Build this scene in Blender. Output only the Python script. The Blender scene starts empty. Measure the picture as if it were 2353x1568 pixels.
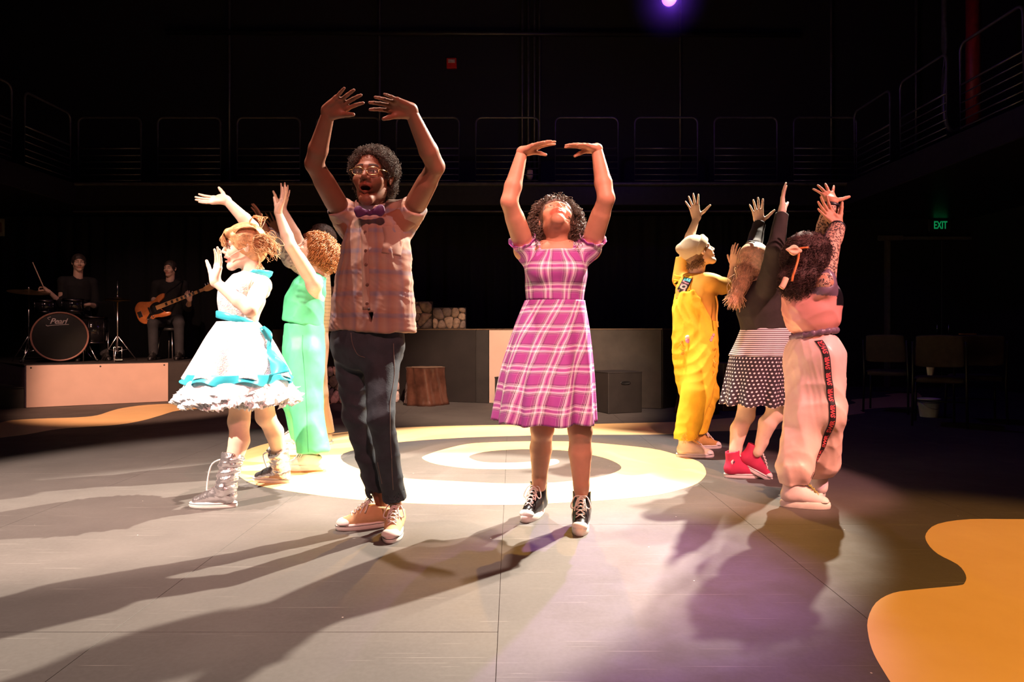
import bpy, math, random
import numpy as np
from mathutils import Vector, Matrix
from mathutils.bvhtree import BVHTree

# ------------------------------------------------------------------ camera, world, lights, exposure
SC = bpy.context.scene
COL = SC.collection
H, F, CX, CY = 0.95, 1569.0, 1176.5, 765.0      # camera height, focal length and horizon of the photograph (2353 x 1568)
cam = bpy.data.cameras.new('camera'); cam.sensor_width = 36.0; cam.lens = 36.0*F/2353.0
cam.shift_y = -(784.0-CY)/2353.0; cam.clip_start = 0.05; cam.clip_end = 100
camo = bpy.data.objects.new('camera', cam); COL.objects.link(camo)
camo.location = (0, 0, H); camo.rotation_euler = (math.pi/2, 0, 0)
SC.camera = camo
vs = SC.view_settings
vs.view_transform = 'Standard'; vs.look = 'None'; vs.gamma = 1.0; vs.use_curve_mapping = False; vs.exposure = 0.0
wd = bpy.data.worlds.new('world'); SC.world = wd; wd.use_nodes = True
wd.node_tree.nodes['Background'].inputs[0].default_value = (0.9, 0.75, 0.7, 1)
wd.node_tree.nodes['Background'].inputs[1].default_value = 0.002

def spot(name, loc, aim, power, color, angle, blend=0.25, radius=0.06):
    l = bpy.data.lights.new(name, 'SPOT'); l.energy = power; l.color = color
    l.spot_size = math.radians(angle); l.spot_blend = blend; l.shadow_soft_size = radius
    o = bpy.data.objects.new(name, l); COL.objects.link(o); o.location = loc
    d = Vector(aim)-Vector(loc); o.rotation_euler = d.to_track_quat('-Z', 'Y').to_euler()
    return o
# theatre lanterns hung from the grid above the playing area
LIGHTS = [
 ('key_spotlight',   (3.75, 7.1, 5.5), (-1.05, 3.40, 0.0), 12000, (1.0, 0.88, 0.71), 28, 0.2),
 ('front_pink_spotlight', (0.6, -2.6, 5.2), (-0.3, 3.5, 1.1), 1250, (1.0, 0.36, 0.31), 34, 0.5),
 ('woman_spotlight', (0.9, -1.8, 5.6), (0.25, 3.35, 1.35), 3000, (1.0, 0.47, 0.40), 15, 0.5),
 ('left_pink_spotlight', (-4.6, 0.2, 5.4), (-2.45, 3.95, 0.3), 6000, (1.0, 0.75, 0.62), 30, 0.5),
 ('right_pink_spotlight', (4.8, -0.2, 5.2), (1.72, 4.0, 0.9), 3400, (1.0, 0.42, 0.39), 17, 0.3),
 ('right_back_spotlight', (4.2, 8.2, 5.6), (1.68, 4.65, 1.55), 4200, (1.0, 0.86, 0.68), 14, 0.4),
 ('amber_spotlight', (0.3, 10.0, 6.3), (0.25, 5.3, 0.9), 2500, (1.0, 0.50, 0.08), 23, 0.4),
 ('spiral_spotlight', (-0.2, 5.5, 7.4), (-0.1, 5.1, 0.0), 5600, (1.0, 0.88, 0.80), 31, 0.3),
 ('purple_spotlight', (1.9, 8.1, 5.0), (0.42, 2.60, 0.0), 2600, (0.60, 0.25, 0.92), 14, 0.8),
 ('foreground_amber_spotlight', (3.9, -0.3, 5.8), (2.15, 1.9, 0.0), 1800, (1.0, 0.47, 0.10), 35, 0.4),
 ('overhead_wash', (-1.7, 3.0, 7.4), (-1.7, 2.8, 0.0), 3300, (1.0, 0.72, 0.60), 46, 0.9),
 ('band_panel_spotlight', (-3.0, 2.0, 5.4), (-4.6, 8.9, 0.2), 4800, (1.0, 0.53, 0.36), 22, 0.5),
 ('band_spotlight', (-4.0, 4.5, 6.0), (-5.7, 9.9, 1.2), 420, (1.0, 0.55, 0.45), 30, 0.6),
 ('backdrop_spotlight', (0.5, 2.0, 5.6), (0.0, 8.6, 0.0), 5600, (1.0, 0.68, 0.48), 27, 0.7),
]
for L in LIGHTS: spot(*L)

# ------------------------------------------------------------------ helpers
def W(px, py, Y): return np.array([(px-CX)/F*Y, Y, H-(py-CY)/F*Y])
def G(px, py): return W(px, py, H*F/(py-CY))
def N(v):
    v = np.asarray(v, float); return v/np.linalg.norm(v)
def reach(a, px, py, L, sgn=-1):
    """end of a limb of length L from a that is seen at (px, py); sgn -1 nearer, +1 farther from the camera"""
    o = np.array([0, 0, H]); d = N(W(px, py, 1.0)-o); m = np.dot(a-o, d); c = o+d*m
    h2 = L*L-np.dot(a-c, a-c)
    return c+d*(sgn*math.sqrt(h2) if h2 > 0 else 0)

def prop(o, label=None, cat=None, group=None, kind=None):
    if label: o['label'] = label
    if cat: o['category'] = cat
    if group: o['group'] = group
    if kind: o['kind'] = kind
    return o
def empty(name, loc, label=None, cat=None, group=None):
    o = bpy.data.objects.new(name, None); COL.objects.link(o); o.location = Vector(loc); o.empty_display_size = 0.1
    return prop(o, label, cat, group)
BASE = {}
def base_of(o):
    b = np.zeros(3)
    while o is not None: b = b+np.array(o.location); o = o.parent
    return b
def mk(name, verts, faces, mat, parent=None, smooth=True, attr=None, col=None, loc=None):
    """mesh object from world-space vertices; its origin sits at loc (default: at its parent's origin)"""
    verts = np.asarray(verts, np.float32).reshape(-1, 3)
    org = base_of(parent) if parent is not None else np.zeros(3)
    own = np.zeros(3) if loc is None else np.asarray(loc, float)-org
    me = bpy.data.meshes.new(name)
    if isinstance(faces, np.ndarray):
        nf, k = faces.shape
        me.vertices.add(len(verts)); me.vertices.foreach_set('co', (verts-org-own).astype(np.float32).ravel())
        me.loops.add(nf*k); me.loops.foreach_set('vertex_index', faces.astype(np.int32).ravel())
        me.polygons.add(nf); me.polygons.foreach_set('loop_start', np.arange(0, nf*k, k, dtype=np.int32))
        me.update(calc_edges=True)
    else:
        me.from_pydata((verts-org-own).tolist(), [], faces); me.update()
    if smooth: me.polygons.foreach_set('use_smooth', np.ones(len(me.polygons), bool))
    if attr is not None:
        a = me.attributes.new('pat', 'FLOAT_VECTOR', 'POINT'); a.data.foreach_set('vector', np.asarray(attr, np.float32).ravel())
    if col is not None:
        a = me.attributes.new('tint', 'FLOAT_COLOR', 'POINT')
        c = np.ones((len(verts), 4), np.float32); c[:, :3] = col; a.data.foreach_set('color', c.ravel())
    me.validate()
    if mat is not None: me.materials.append(mat)
    o = bpy.data.objects.new(name, me); COL.objects.link(o)
    if parent is not None: o.parent = parent
    o.location = Vector(own)
    return o
def join(parts):
    """[(verts, faces ndarray of quads)] -> one"""
    vs_, fs_, n = [], [], 0
    for v, f in parts:
        if len(v) == 0: continue
        vs_.append(np.asarray(v)); fs_.append(np.asarray(f)+n); n += len(v)
    return np.concatenate(vs_), np.concatenate(fs_)

# ---- implicit surfaces: smooth unions of tapered limbs and ellipsoids, meshed with surface nets
class Sdf:
    def __init__(s): s.ops = []; s.lo = np.full(3, 1e9); s.hi = np.full(3, -1e9)
    def _b(s, lo, hi): s.lo = np.minimum(s.lo, lo); s.hi = np.maximum(s.hi, hi)
    def rc(s, a, b, ra, rb=None, k=0.02, sub=False, flat=None):
        rb = ra if rb is None else rb; a = np.asarray(a, float); b = np.asarray(b, float); r = max(ra, rb)
        lo = np.minimum(a, b)-r; hi = np.maximum(a, b)+r
        ab = b-a; L2 = float(np.dot(ab, ab))+1e-12
        def f(X, Y, Z):
            px, py, pz = X-a[0], Y-a[1], Z-a[2]
            t = np.clip((px*ab[0]+py*ab[1]+pz*ab[2])/L2, 0, 1)
            qx, qy, qz = px-t*ab[0], py-t*ab[1], pz-t*ab[2]
            if flat is not None:
                n, fac = flat; dd = (qx*n[0]+qy*n[1]+qz*n[2])*(fac-1)
                qx, qy, qz = qx+n[0]*dd, qy+n[1]*dd, qz+n[2]*dd
            return np.sqrt(qx*qx+qy*qy+qz*qz)-(ra+(rb-ra)*t)
        s.ops.append(('sub' if sub else 'add', f, lo, hi, k))
        if not sub: s._b(lo, hi)
    def el(s, c, r, R=None, k=0.02, sub=False):
        c = np.asarray(c, float); r = np.asarray(r, float)*np.ones(3); R = np.eye(3) if R is None else R
        ext = np.sqrt(((R*r)**2).sum(1)); lo, hi = c-ext, c+ext
        def f(X, Y, Z):
            x, y, z = X-c[0], Y-c[1], Z-c[2]
            q = [(x*R[0, i]+y*R[1, i]+z*R[2, i])/r[i] for i in range(3)]
            k0 = np.sqrt(q[0]**2+q[1]**2+q[2]**2)+1e-9
            k1 = np.sqrt((q[0]/r[0])**2+(q[1]/r[1])**2+(q[2]/r[2])**2)+1e-9
            return k0*(k0-1)/k1
        s.ops.append(('sub' if sub else 'add', f, lo, hi, k))
        if not sub: s._b(lo, hi)
    def ec(s, a, b, wa, wb, xa, k=0.02, rnd=0.02, sub=False, pw=2.0):
        """elliptical cone from a to b; wa, wb = (half width along xa, half depth)"""
        a = np.asarray(a, float); b = np.asarray(b, float); L = np.linalg.norm(b-a); z = (b-a)/L
        x = N(np.asarray(xa, float)-np.dot(xa, z)*z); y = np.cross(z, x); m = max(wa+wb)
        lo = np.minimum(a, b)-m; hi = np.maximum(a, b)+m
        def f(X, Y, Z):
            px, py, pz = X-a[0], Y-a[1], Z-a[2]
            t = px*z[0]+py*z[1]+pz*z[2]; u = np.clip(t/L, 0, 1)
            wx = wa[0]+(wb[0]-wa[0])*u; wy = wa[1]+(wb[1]-wa[1])*u
            qx = np.abs(px*x[0]+py*x[1]+pz*x[2])/wx; qy = np.abs(px*y[0]+py*y[1]+pz*y[2])/wy
            rr = np.sqrt(qx*qx+qy*qy) if pw == 2.0 else (qx**pw+qy**pw)**(1/pw)
            d = (rr-1)*np.minimum(wx, wy)
            e = np.abs(t-L/2)-L/2
            h = np.clip(0.5+0.5*(d-e)/rnd, 0, 1)
            return e+(d-e)*h+rnd*h*(1-h)
        s.ops.append(('sub' if sub else 'add', f, lo, hi, k))
        if not sub: s._b(lo, hi)
    def tor(s, st_, xa, k=0.02, rnd=0.02, sub=False, pw=2.0):
        """torso-like body: stations (centre, half width along xa, half depth) along one axis"""
        C = np.array([q[0] for q in st_], float); a, b = C[0], C[-1]; L = np.linalg.norm(b-a); z = (b-a)/L
        x = N(np.asarray(xa, float)-np.dot(xa, z)*z); y = np.cross(z, x); T = (C-a)@z; OX = (C-a)@x; OY = (C-a)@y
        n = 41; tt = np.linspace(0, L, n); g = lambda q: np.convolve(np.pad(np.interp(tt, T, q), 3, 'edge'), np.array([1, 2, 3, 4, 3, 2, 1])/16.0, 'valid')
        WX, WY, OXs, OYs = g([q[1] for q in st_]), g([q[2] for q in st_]), g(OX), g(OY); m = max(WX.max(), WY.max())
        lo = C.min(0)-m; hi = C.max(0)+m
        def f(X, Y, Z):
            px, py, pz = X-a[0], Y-a[1], Z-a[2]; t = px*z[0]+py*z[1]+pz*z[2]; tc = np.clip(t, 0, L)
            wx, wy = np.interp(tc, tt, WX), np.interp(tc, tt, WY)
            qx = np.abs(px*x[0]+py*x[1]+pz*x[2]-np.interp(tc, tt, OXs))/wx; qy = np.abs(px*y[0]+py*y[1]+pz*y[2]-np.interp(tc, tt, OYs))/wy
            rr = np.sqrt(qx*qx+qy*qy) if pw == 2.0 else (qx**pw+qy**pw)**(1/pw)
            d = (rr-1)*np.minimum(wx, wy); e = np.abs(t-L/2)-L/2; h = np.clip(0.5+0.5*(d-e)/rnd, 0, 1)
            return e+(d-e)*h+rnd*h*(1-h)
        s.ops.append(('sub' if sub else 'add', f, lo, hi, k))
        if not sub: s._b(lo, hi)
    def cut(s, p, n, c, rad):
        """remove what lies on the side n points to, within a box round c"""
        p = np.asarray(p, float); n = N(n); c = np.asarray(c, float)
        s.ops.append(('max', lambda X, Y, Z: (X-p[0])*n[0]+(Y-p[1])*n[1]+(Z-p[2])*n[2], c-rad, c+rad, 0))
    def wedge(s, planes, c, rad):
        c = np.asarray(c, float)
        def f(X, Y, Z):
            d = None
            for p, n in planes:
                n = N(n); e = (X-p[0])*n[0]+(Y-p[1])*n[1]+(Z-p[2])*n[2]
                d = e if d is None else np.maximum(d, e)
            return d
        s.ops.append(('sub', f, c-rad, c+rad, 0.004))
    def disp(s, f, lo=None, hi=None): s.ops.append(('disp', f, lo, hi, 0))
    def mesh(s, res, smooth=1):
        lo = s.lo-3*res; hi = s.hi+3*res
        ax = [np.arange(lo[i], hi[i]+res, res, dtype=np.float32) for i in range(3)]
        V = np.full([len(a) for a in ax], 0.5, np.float32)
        for typ, f, l, h, k in s.ops:
            if l is None: sl = [slice(None)]*3
            else:
                m = k+3*res if typ != 'max' else 0
                sl = [slice(max(0, int((l[i]-m-lo[i])/res)), max(0, int((h[i]+m-lo[i])/res)+2)) for i in range(3)]
            X = ax[0][sl[0]][:, None, None]; Y = ax[1][sl[1]][None, :, None]; Z = ax[2][sl[2]][None, None, :]
            sl = tuple(sl); v = V[sl]
            if v.size == 0: continue
            d = f(X, Y, Z)
            if typ == 'add':
                if k > 0: t = np.clip(0.5+0.5*(v-d)/k, 0, 1); V[sl] = v+(d-v)*t-k*t*(1-t)
                else: V[sl] = np.minimum(v, d)
            elif typ == 'sub':
                d = -d; t = np.clip(0.5-0.5*(v-d)/max(k, 1e-4), 0, 1); V[sl] = v+(d-v)*t+k*t*(1-t)
            elif typ == 'max': V[sl] = np.maximum(v, d)
            else: V[sl] = v+d
        return surfnet(V, lo, res, smooth)
def surfnet(V, lo, res, smooth=1):
    S = V < 0
    nx, ny, nz = V.shape
    cnt = np.zeros((nx-1, ny-1, nz-1), np.int8)
    offs = [(i, j, k) for i in (0, 1) for j in (0, 1) for k in (0, 1)]
    for i, j, k in offs: cnt += S[i:nx-1+i, j:ny-1+j, k:nz-1+k]
    act = np.argwhere((cnt > 0) & (cnt < 8))
    if len(act) == 0: return np.zeros((0, 3)), np.zeros((0, 4), int)
    ind = np.full(cnt.shape, -1, np.int32); ind[act[:, 0], act[:, 1], act[:, 2]] = np.arange(len(act))
    val = {o: V[act[:, 0]+o[0], act[:, 1]+o[1], act[:, 2]+o[2]] for o in offs}
    pos = np.zeros((len(act), 3)); n = np.zeros(len(act))
    for o in offs:
        for a in range(3):
            if o[a] == 0:
                q = list(o); q[a] = 1; q = tuple(q); va, vb = val[o], val[q]
                m = (va < 0) != (vb < 0); t = np.where(m, va/np.where(m, va-vb, 1), 0)
                p = np.zeros((len(act), 3)); p[:] = o; p[:, a] = t; pos += p*m[:, None]; n += m
    P = lo+(act+pos/n[:, None])*res
    fs = []
    for a in range(3):
        b, c = (a+1) % 3, (a+2) % 3
        s0 = [slice(None)]*3; s1 = [slice(None)]*3; s0[a] = slice(0, -1); s1[a] = slice(1, None)
        A, B = S[tuple(s0)], S[tuple(s1)]; e = np.argwhere(A != B)
        e = e[(e[:, b] > 0) & (e[:, c] > 0) & (e[:, b] < V.shape[b]-1) & (e[:, c] < V.shape[c]-1)]
        if len(e) == 0: continue
        def cell(db, dc):
            q = e.copy(); q[:, b] -= db; q[:, c] -= dc; return ind[q[:, 0], q[:, 1], q[:, 2]]
        f = np.stack([cell(1, 1), cell(0, 1), cell(0, 0), cell(1, 0)], 1)
        inside = A[e[:, 0], e[:, 1], e[:, 2]]
        fs.append(np.where(inside[:, None], f, f[:, ::-1]))
    Fq = np.concatenate(fs); Fq = Fq[(Fq >= 0).all(1)]
    for _ in range(smooth):
        acc = np.zeros_like(P); w = np.zeros(len(P))
        for i in range(4):
            a, b = Fq[:, i], Fq[:, (i+1) % 4]
            np.add.at(acc, a, P[b]); np.add.at(w, a, 1)
        P = 0.5*P+0.5*acc/np.maximum(w, 1)[:, None]
    return P, Fq
def folds(amp, freq, seed, stretch=(1, 1, 0.4), n=4):
    rs = np.random.RandomState(seed); D = [(N(rs.randn(3))*np.array(stretch), N(rs.randn(3)), rs.rand()*6.28, freq*(0.6+0.9*rs.rand())) for _ in range(n)]
    def f(X, Y, Z):
        t = 0
        for d, e, p, w in D:
            t = t+np.sin(w*(X*d[0]+Y*d[1]+Z*d[2])+p+1.6*np.sin(w*0.4*(X*e[0]+Y*e[1]+Z*e[2])+2*p))
        return (amp/n*t).astype(np.float32)
    return f

def creases(amp, freq, seed, stretch=(1, 1, 0.4), n=3):
    """sharper cloth creases"""
    rs = np.random.RandomState(seed); D = [(N(rs.randn(3))*np.array(stretch), N(rs.randn(3)), rs.rand()*6.28, freq*(0.6+0.9*rs.rand())) for _ in range(n)]
    def f(X, Y, Z):
        t = 0
        for d, e, p, w in D:
            u = w*(X*d[0]+Y*d[1]+Z*d[2])+p+2.2*np.sin(w*0.35*(X*e[0]+Y*e[1]+Z*e[2])+2*p); m = 0.5+0.5*np.sin(w*0.23*(X*e[1]+Y*e[2]+Z*e[0])+p*3)
            t = t+(np.abs(np.sin(u))**0.7-0.6)*m
        return (amp/n*1.6*t).astype(np.float32)
    return f

# ---- tubes, lofts, boxes
def tubes(P, rad, sides=4, cap=False):
    """P (S, n, 3) strands, rad (n,) or (S, n) -> verts, quads"""
    P = np.asarray(P, float); S, n, _ = P.shape; rad = np.broadcast_to(np.asarray(rad, float), (S, n))
    T = np.gradient(P, axis=1); T /= np.linalg.norm(T, axis=2, keepdims=True)+1e-9
    ref = np.where(np.abs(T[..., 2:3]) < 0.85, np.array([0, 0, 1.0]), np.array([1.0, 0, 0]))
    if n > 2:
        r0 = np.where(np.abs(T.mean(1, keepdims=True)[..., 2:3]) < 0.7, np.array([0, 0, 1.0]), np.array([1.0, 0.13, 0]))
        ref = np.broadcast_to(r0, T.shape)
    A = np.cross(T, ref); A /= np.linalg.norm(A, axis=2, keepdims=True)+1e-9; B = np.cross(T, A)
    th = np.arange(sides)/sides*2*np.pi
    V = P[:, :, None, :]+rad[:, :, None, None]*(np.cos(th)[None, None, :, None]*A[:, :, None, :]+np.sin(th)[None, None, :, None]*B[:, :, None, :])
    idx = np.arange(S*n*sides).reshape(S, n, sides)
    a = idx[:, :-1, :]; b = idx[:, 1:, :]
    Fq = np.stack([a, np.roll(a, -1, 2), np.roll(b, -1, 2), b], -1).reshape(-1, 4)
    V = V.reshape(-1, 3)
    if cap and sides >= 4:
        ex = []
        for s_ in range(S):
            for e, fl in ((0, 1), (n-1, 0)):
                r = idx[s_, e]
                for q in range(1, sides-2, 2): t = [r[0], r[q], r[q+1], r[min(q+2, sides-1)]]; ex.append(t[::-1] if fl else t)
        Fq = np.concatenate([Fq, np.array(ex)])
    return V, Fq
def tube(pts, r, sides=8, cap=True):
    pts = np.asarray(pts, float); return tubes(pts[None], np.asarray(r, float)*np.ones(len(pts)), sides, cap)
def rod(a, b, r, sides=8): return tube([a, b], r, sides)
def smoothpath(pts, n=24):
    pts = np.asarray(pts, float); m = len(pts); t = np.linspace(0, m-1, n); out = []
    for q in t:
        i = min(int(q), m-2); u = q-i; p0 = pts[max(i-1, 0)]; p1 = pts[i]; p2 = pts[i+1]; p3 = pts[min(i+2, m-1)]
        out.append(0.5*((2*p1)+(-p0+p2)*u+(2*p0-5*p1+4*p2-p3)*u*u+(-p0+3*p1-3*p2+p3)*u**3))
    return np.array(out)
def loft(R, capA=True, capB=True):
    """rings (m, n, 3) closed round n"""
    R = np.asarray(R, float); m, n, _ = R.shape; idx = np.arange(m*n).reshape(m, n); a, b = idx[:-1], idx[1:]
    Fq = np.stack([a, np.roll(a, -1, 1), np.roll(b, -1, 1), b], -1).reshape(-1, 4); V = R.reshape(-1, 3)
    f = Fq.tolist()
    if capA: f.append(idx[0][::-1].tolist())
    if capB: f.append(idx[-1].tolist())
    return V, f
def lathe(c, prof, n=32, axis=(0, 0, 1), capA=True, capB=True):
    """prof [(radius, height)] round axis"""
    z = N(axis); x = N(np.cross(z, [0.3, 1, 0.1])); y = np.cross(z, x); th = np.arange(n)/n*2*np.pi
    R = [[np.asarray(c)+z*h+r*(x*math.cos(t)+y*math.sin(t)) for t in th] for r, h in prof]
    return loft(R, capA, capB)
def boxv(c, sz, ax=None, bev=0.0):
    """box centred at c; ax columns = axes; bevelled along all edges when bev"""
    c = np.asarray(c, float); h = np.asarray(sz, float)/2; ax = np.eye(3) if ax is None else np.asarray(ax, float)
    if bev <= 0:
        v = np.array([[i, j, k] for i in (-1, 1) for j in (-1, 1) for k in (-1, 1)])*h
        f = [[0, 1, 3, 2], [4, 6, 7, 5], [0, 4, 5, 1], [2, 3, 7, 6], [0, 2, 6, 4], [1, 5, 7, 3]]
        return v@ax.T+c, f
    b = min(bev, min(h)*0.9); v = []; ids = {}
    for i in (-1, 1):
        for j in (-1, 1):
            for k in (-1, 1):
                sg = np.array([i, j, k])
                for a in range(3):
                    p = h-b; p[a] = h[a]; ids[(i, j, k, a)] = len(v); v.append(sg*p)
    f = []
    for a in range(3):
        o1, o2 = (a+1) % 3, (a+2) % 3
        for sgn in (-1, 1):
            q = []
            for u, w in ((-1, -1), (1, -1), (1, 1), (-1, 1)):
                t = [0, 0, 0]; t[a] = sgn; t[o1] = u; t[o2] = w; q.append(ids[(*t, a)])
            f.append(q if sgn > 0 else q[::-1])
        for u in (-1, 1):
            for w in (-1, 1):
                t0 = [0, 0, 0]; t1 = [0, 0, 0]; t0[a] = -1; t1[a] = 1
                for t in (t0, t1): t[o1] = u; t[o2] = w
                q = [ids[(*t0, o1)], ids[(*t1, o1)], ids[(*t1, o2)], ids[(*t0, o2)]]
                f.append(q if u*w > 0 else q[::-1])
    for i in (-1, 1):
        for j in (-1, 1):
            for k in (-1, 1):
                q = [ids[(i, j, k, a)] for a in range(3)]; f.append(q if i*j*k > 0 else q[::-1])
    return np.array(v)@ax.T+c, f
def mbox(name, c, sz, mat, parent=None, ax=None, bev=0.004, **kw):
    v, f = boxv(c, sz, ax, bev); return mk(name, v, f, mat, parent, smooth=False, **kw)
def jl(parts):
    """join (verts, list faces)"""
    V, Fl, n = [], [], 0
    for v, f in parts:
        V.append(np.asarray(v)); Fl += [[int(i)+n for i in q] for q in f]; n += len(v)
    return np.concatenate(V), Fl
def mtube(name, pts, r, mat, parent=None, sides=8, **kw):
    v, f = tube(pts, r, sides); return mk(name, v, f, mat, parent, **kw)
def prism(poly, z0, z1):
    """polygon (n,2) in world xy extruded"""
    p = np.asarray(poly, float); n = len(p)
    v = np.concatenate([np.c_[p, np.full(n, z0)], np.c_[p, np.full(n, z1)]])
    f = [[i, (i+1) % n, n+(i+1) % n, n+i] for i in range(n)]+[list(range(n))[::-1], list(range(n, 2*n))]
    return v, f
def textmesh(body, size=1.0, extrude=0.0, shear=0.0, bold=0.0, space=1.0):
    c = bpy.data.curves.new('lettering', 'FONT'); c.body = body; c.size = size; c.extrude = extrude; c.shear = shear
    c.offset = bold; c.space_character = space; c.align_x = 'CENTER'; c.align_y = 'CENTER'; c.resolution_u = 3
    o = bpy.data.objects.new('lettering', c); COL.objects.link(o)
    me = bpy.data.meshes.new_from_object(o.evaluated_get(bpy.context.evaluated_depsgraph_get()))
    v = np.array([q.co[:] for q in me.vertices]); f = [list(p.vertices) for p in me.polygons]
    bpy.data.objects.remove(o); bpy.data.curves.remove(c); bpy.data.meshes.remove(me)
    return v, f

# ------------------------------------------------------------------ materials
MATS = {}
class Nd:
    def __init__(s, m): s.t = m.node_tree; s.n = s.t.nodes; s.l = s.t.links
    def new(s, typ, **kw):
        n = s.n.new(typ)
        for a, b in kw.items(): setattr(n, a, b)
        return n
    def link(s, a, b): s.l.new(a, b)
    def math(s, op, a, b=None, clamp=False):
        n = s.new('ShaderNodeMath', operation=op, use_clamp=clamp)
        for i, q in enumerate((a, b)):
            if q is None: continue
            if isinstance(q, (int, float)): n.inputs[i].default_value = q
            else: s.link(q, n.inputs[i])
        return n.outputs[0]
    def mix(s, fac, a, b, typ='MIX'):
        n = s.new('ShaderNodeMix', data_type='RGBA', blend_type=typ)
        for i, q in ((0, fac), (6, a), (7, b)):
            if isinstance(q, (int, float)): n.inputs[i].default_value = q
            elif isinstance(q, tuple): n.inputs[i].default_value = (*q, 1)
            else: s.link(q, n.inputs[i])
        return n.outputs[2]
    def ramp(s, fac, stops, interp='LINEAR'):
        n = s.new('ShaderNodeValToRGB'); n.color_ramp.interpolation = interp; e = n.color_ramp.elements
        while len(e) < len(stops): e.new(0.5)
        for q, (p, c) in zip(e, stops):
            q.position = p; q.color = (*c, 1) if isinstance(c, tuple) else (c, c, c, 1)
        s.link(fac, n.inputs[0]); return n.outputs[0]
    def noise(s, vec, scale, detail=3, rough=0.6):
        n = s.new('ShaderNodeTexNoise'); n.inputs['Scale'].default_value = scale; n.inputs['Detail'].default_value = detail
        n.inputs['Roughness'].default_value = rough
        if vec is not None: s.link(vec, n.inputs['Vector'])
        return n.outputs['Fac']
    def voro(s, vec, scale, feature='F1'):
        n = s.new('ShaderNodeTexVoronoi', feature=feature); n.inputs['Scale'].default_value = scale
        if vec is not None: s.link(vec, n.inputs['Vector'])
        return n
    def pat(s):
        a = s.new('ShaderNodeAttribute', attribute_name='pat'); x = s.new('ShaderNodeSeparateXYZ'); s.link(a.outputs['Vector'], x.inputs[0])
        return a.outputs['Vector'], x.outputs[0], x.outputs[1], x.outputs[2]
    def obj(s):
        t = s.new('ShaderNodeTexCoord'); x = s.new('ShaderNodeSeparateXYZ'); s.link(t.outputs['Object'], x.inputs[0])
        return t.outputs['Object'], x.outputs[0], x.outputs[1], x.outputs[2]
    def bump(s, hgt, strength=0.3, dist=0.01):
        b = s.new('ShaderNodeBump'); b.inputs['Strength'].default_value = strength; b.inputs['Distance'].default_value = dist
        s.link(hgt, b.inputs['Height']); s.link(b.outputs[0], s.P.inputs['Normal'])
def newmat(name, color=(0.5, 0.5, 0.5), rough=0.6, metal=0.0, spec=0.5):
    m = bpy.data.materials.new(name); m.use_nodes = True; nd = Nd(m); p = nd.n['Principled BSDF']; nd.P = p
    p.inputs['Base Color'].default_value = (*color, 1); p.inputs['Roughness'].default_value = rough
    p.inputs['Metallic'].default_value = metal; p.inputs['Specular IOR Level'].default_value = spec
    MATS[name] = m; return m, nd
def mat(name, color=(0.5, 0.5, 0.5), rough=0.6, metal=0.0, var=0.25, scale=14.0, bump=0.0, spec=0.5, emit=None):
    """one colour with procedural unevenness"""
    if name in MATS: return MATS[name]
    m, nd = newmat(name, color, rough, metal, spec); v = nd.obj()[0]; n = nd.noise(v, scale)
    lo = tuple(c*(1-var) for c in color); hi = tuple(min(1, c*(1+var)) for c in color)
    nd.link(nd.ramp(n, [(0.3, lo), (0.7, hi)]), nd.P.inputs['Base Color'])
    if bump: nd.bump(nd.noise(v, scale*6, 4), bump)
    if emit:
        nd.P.inputs['Emission Color'].default_value = (*emit[0], 1); nd.P.inputs['Emission Strength'].default_value = emit[1]
    return m
# ------------------------------------------------------------------ setting materials
def floor_mat():
    m, nd = newmat('floor_black_paint', (0.05, 0.045, 0.042), 0.7, 0.0, 0.25)
    v, x, y, z = nd.obj()
    g = nd.new('ShaderNodeNewGeometry'); gp = g.outputs['Position']
    big = nd.noise(gp, 0.9, 4); c0 = nd.ramp(big, [(0.3, (0.070, 0.062, 0.058)), (0.7, (0.105, 0.094, 0.087))])
    fine = nd.noise(gp, 60, 3); c1 = nd.mix(0.10, c0, nd.ramp(fine, [(0.35, 0.05), (0.65, 0.13)]))
    def scr(rot, sc, th):
        mp = nd.new('ShaderNodeMapping'); mp.inputs['Rotation'].default_value = (0, 0, rot); mp.inputs['Scale'].default_value = sc
        nd.link(gp, mp.inputs[0]); return nd.ramp(nd.noise(mp.outputs[0], 1.0, 2), [(th, 0.0), (th+0.02, 1.0)])
    s1 = scr(0.35, (1.2, 130, 1), 0.70); s2 = scr(-0.5, (1.6, 150, 1), 0.71); s3 = scr(1.3, (1.4, 140, 1), 0.725)
    s = nd.math('MAXIMUM', nd.math('MAXIMUM', s1, s2), s3)
    c2 = nd.mix(nd.math('MULTIPLY', s, 0.45), c1, (0.32, 0.29, 0.27))
    vo = nd.voro(gp, 9.0); chip = nd.ramp(vo.outputs['Distance'], [(0.02, 1.0), (0.035, 0.0)])
    wn = nd.new('ShaderNodeTexWhiteNoise'); nd.link(vo.outputs['Color'], wn.inputs['Vector'])
    chip = nd.math('MULTIPLY', chip, nd.ramp(wn.outputs['Value'], [(0.82, 0.0), (0.83, 1.0)]))
    c3 = nd.mix(chip, c2, (0.6, 0.56, 0.5))
    nd.link(c3, nd.P.inputs['Base Color'])
    nd.link(nd.ramp(nd.noise(gp, 5.0, 4), [(0.3, 0.62), (0.7, 0.78)]), nd.P.inputs['Roughness'])
    nd.bump(nd.noise(gp, 14, 3), 0.05, 0.003)
    return m
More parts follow.
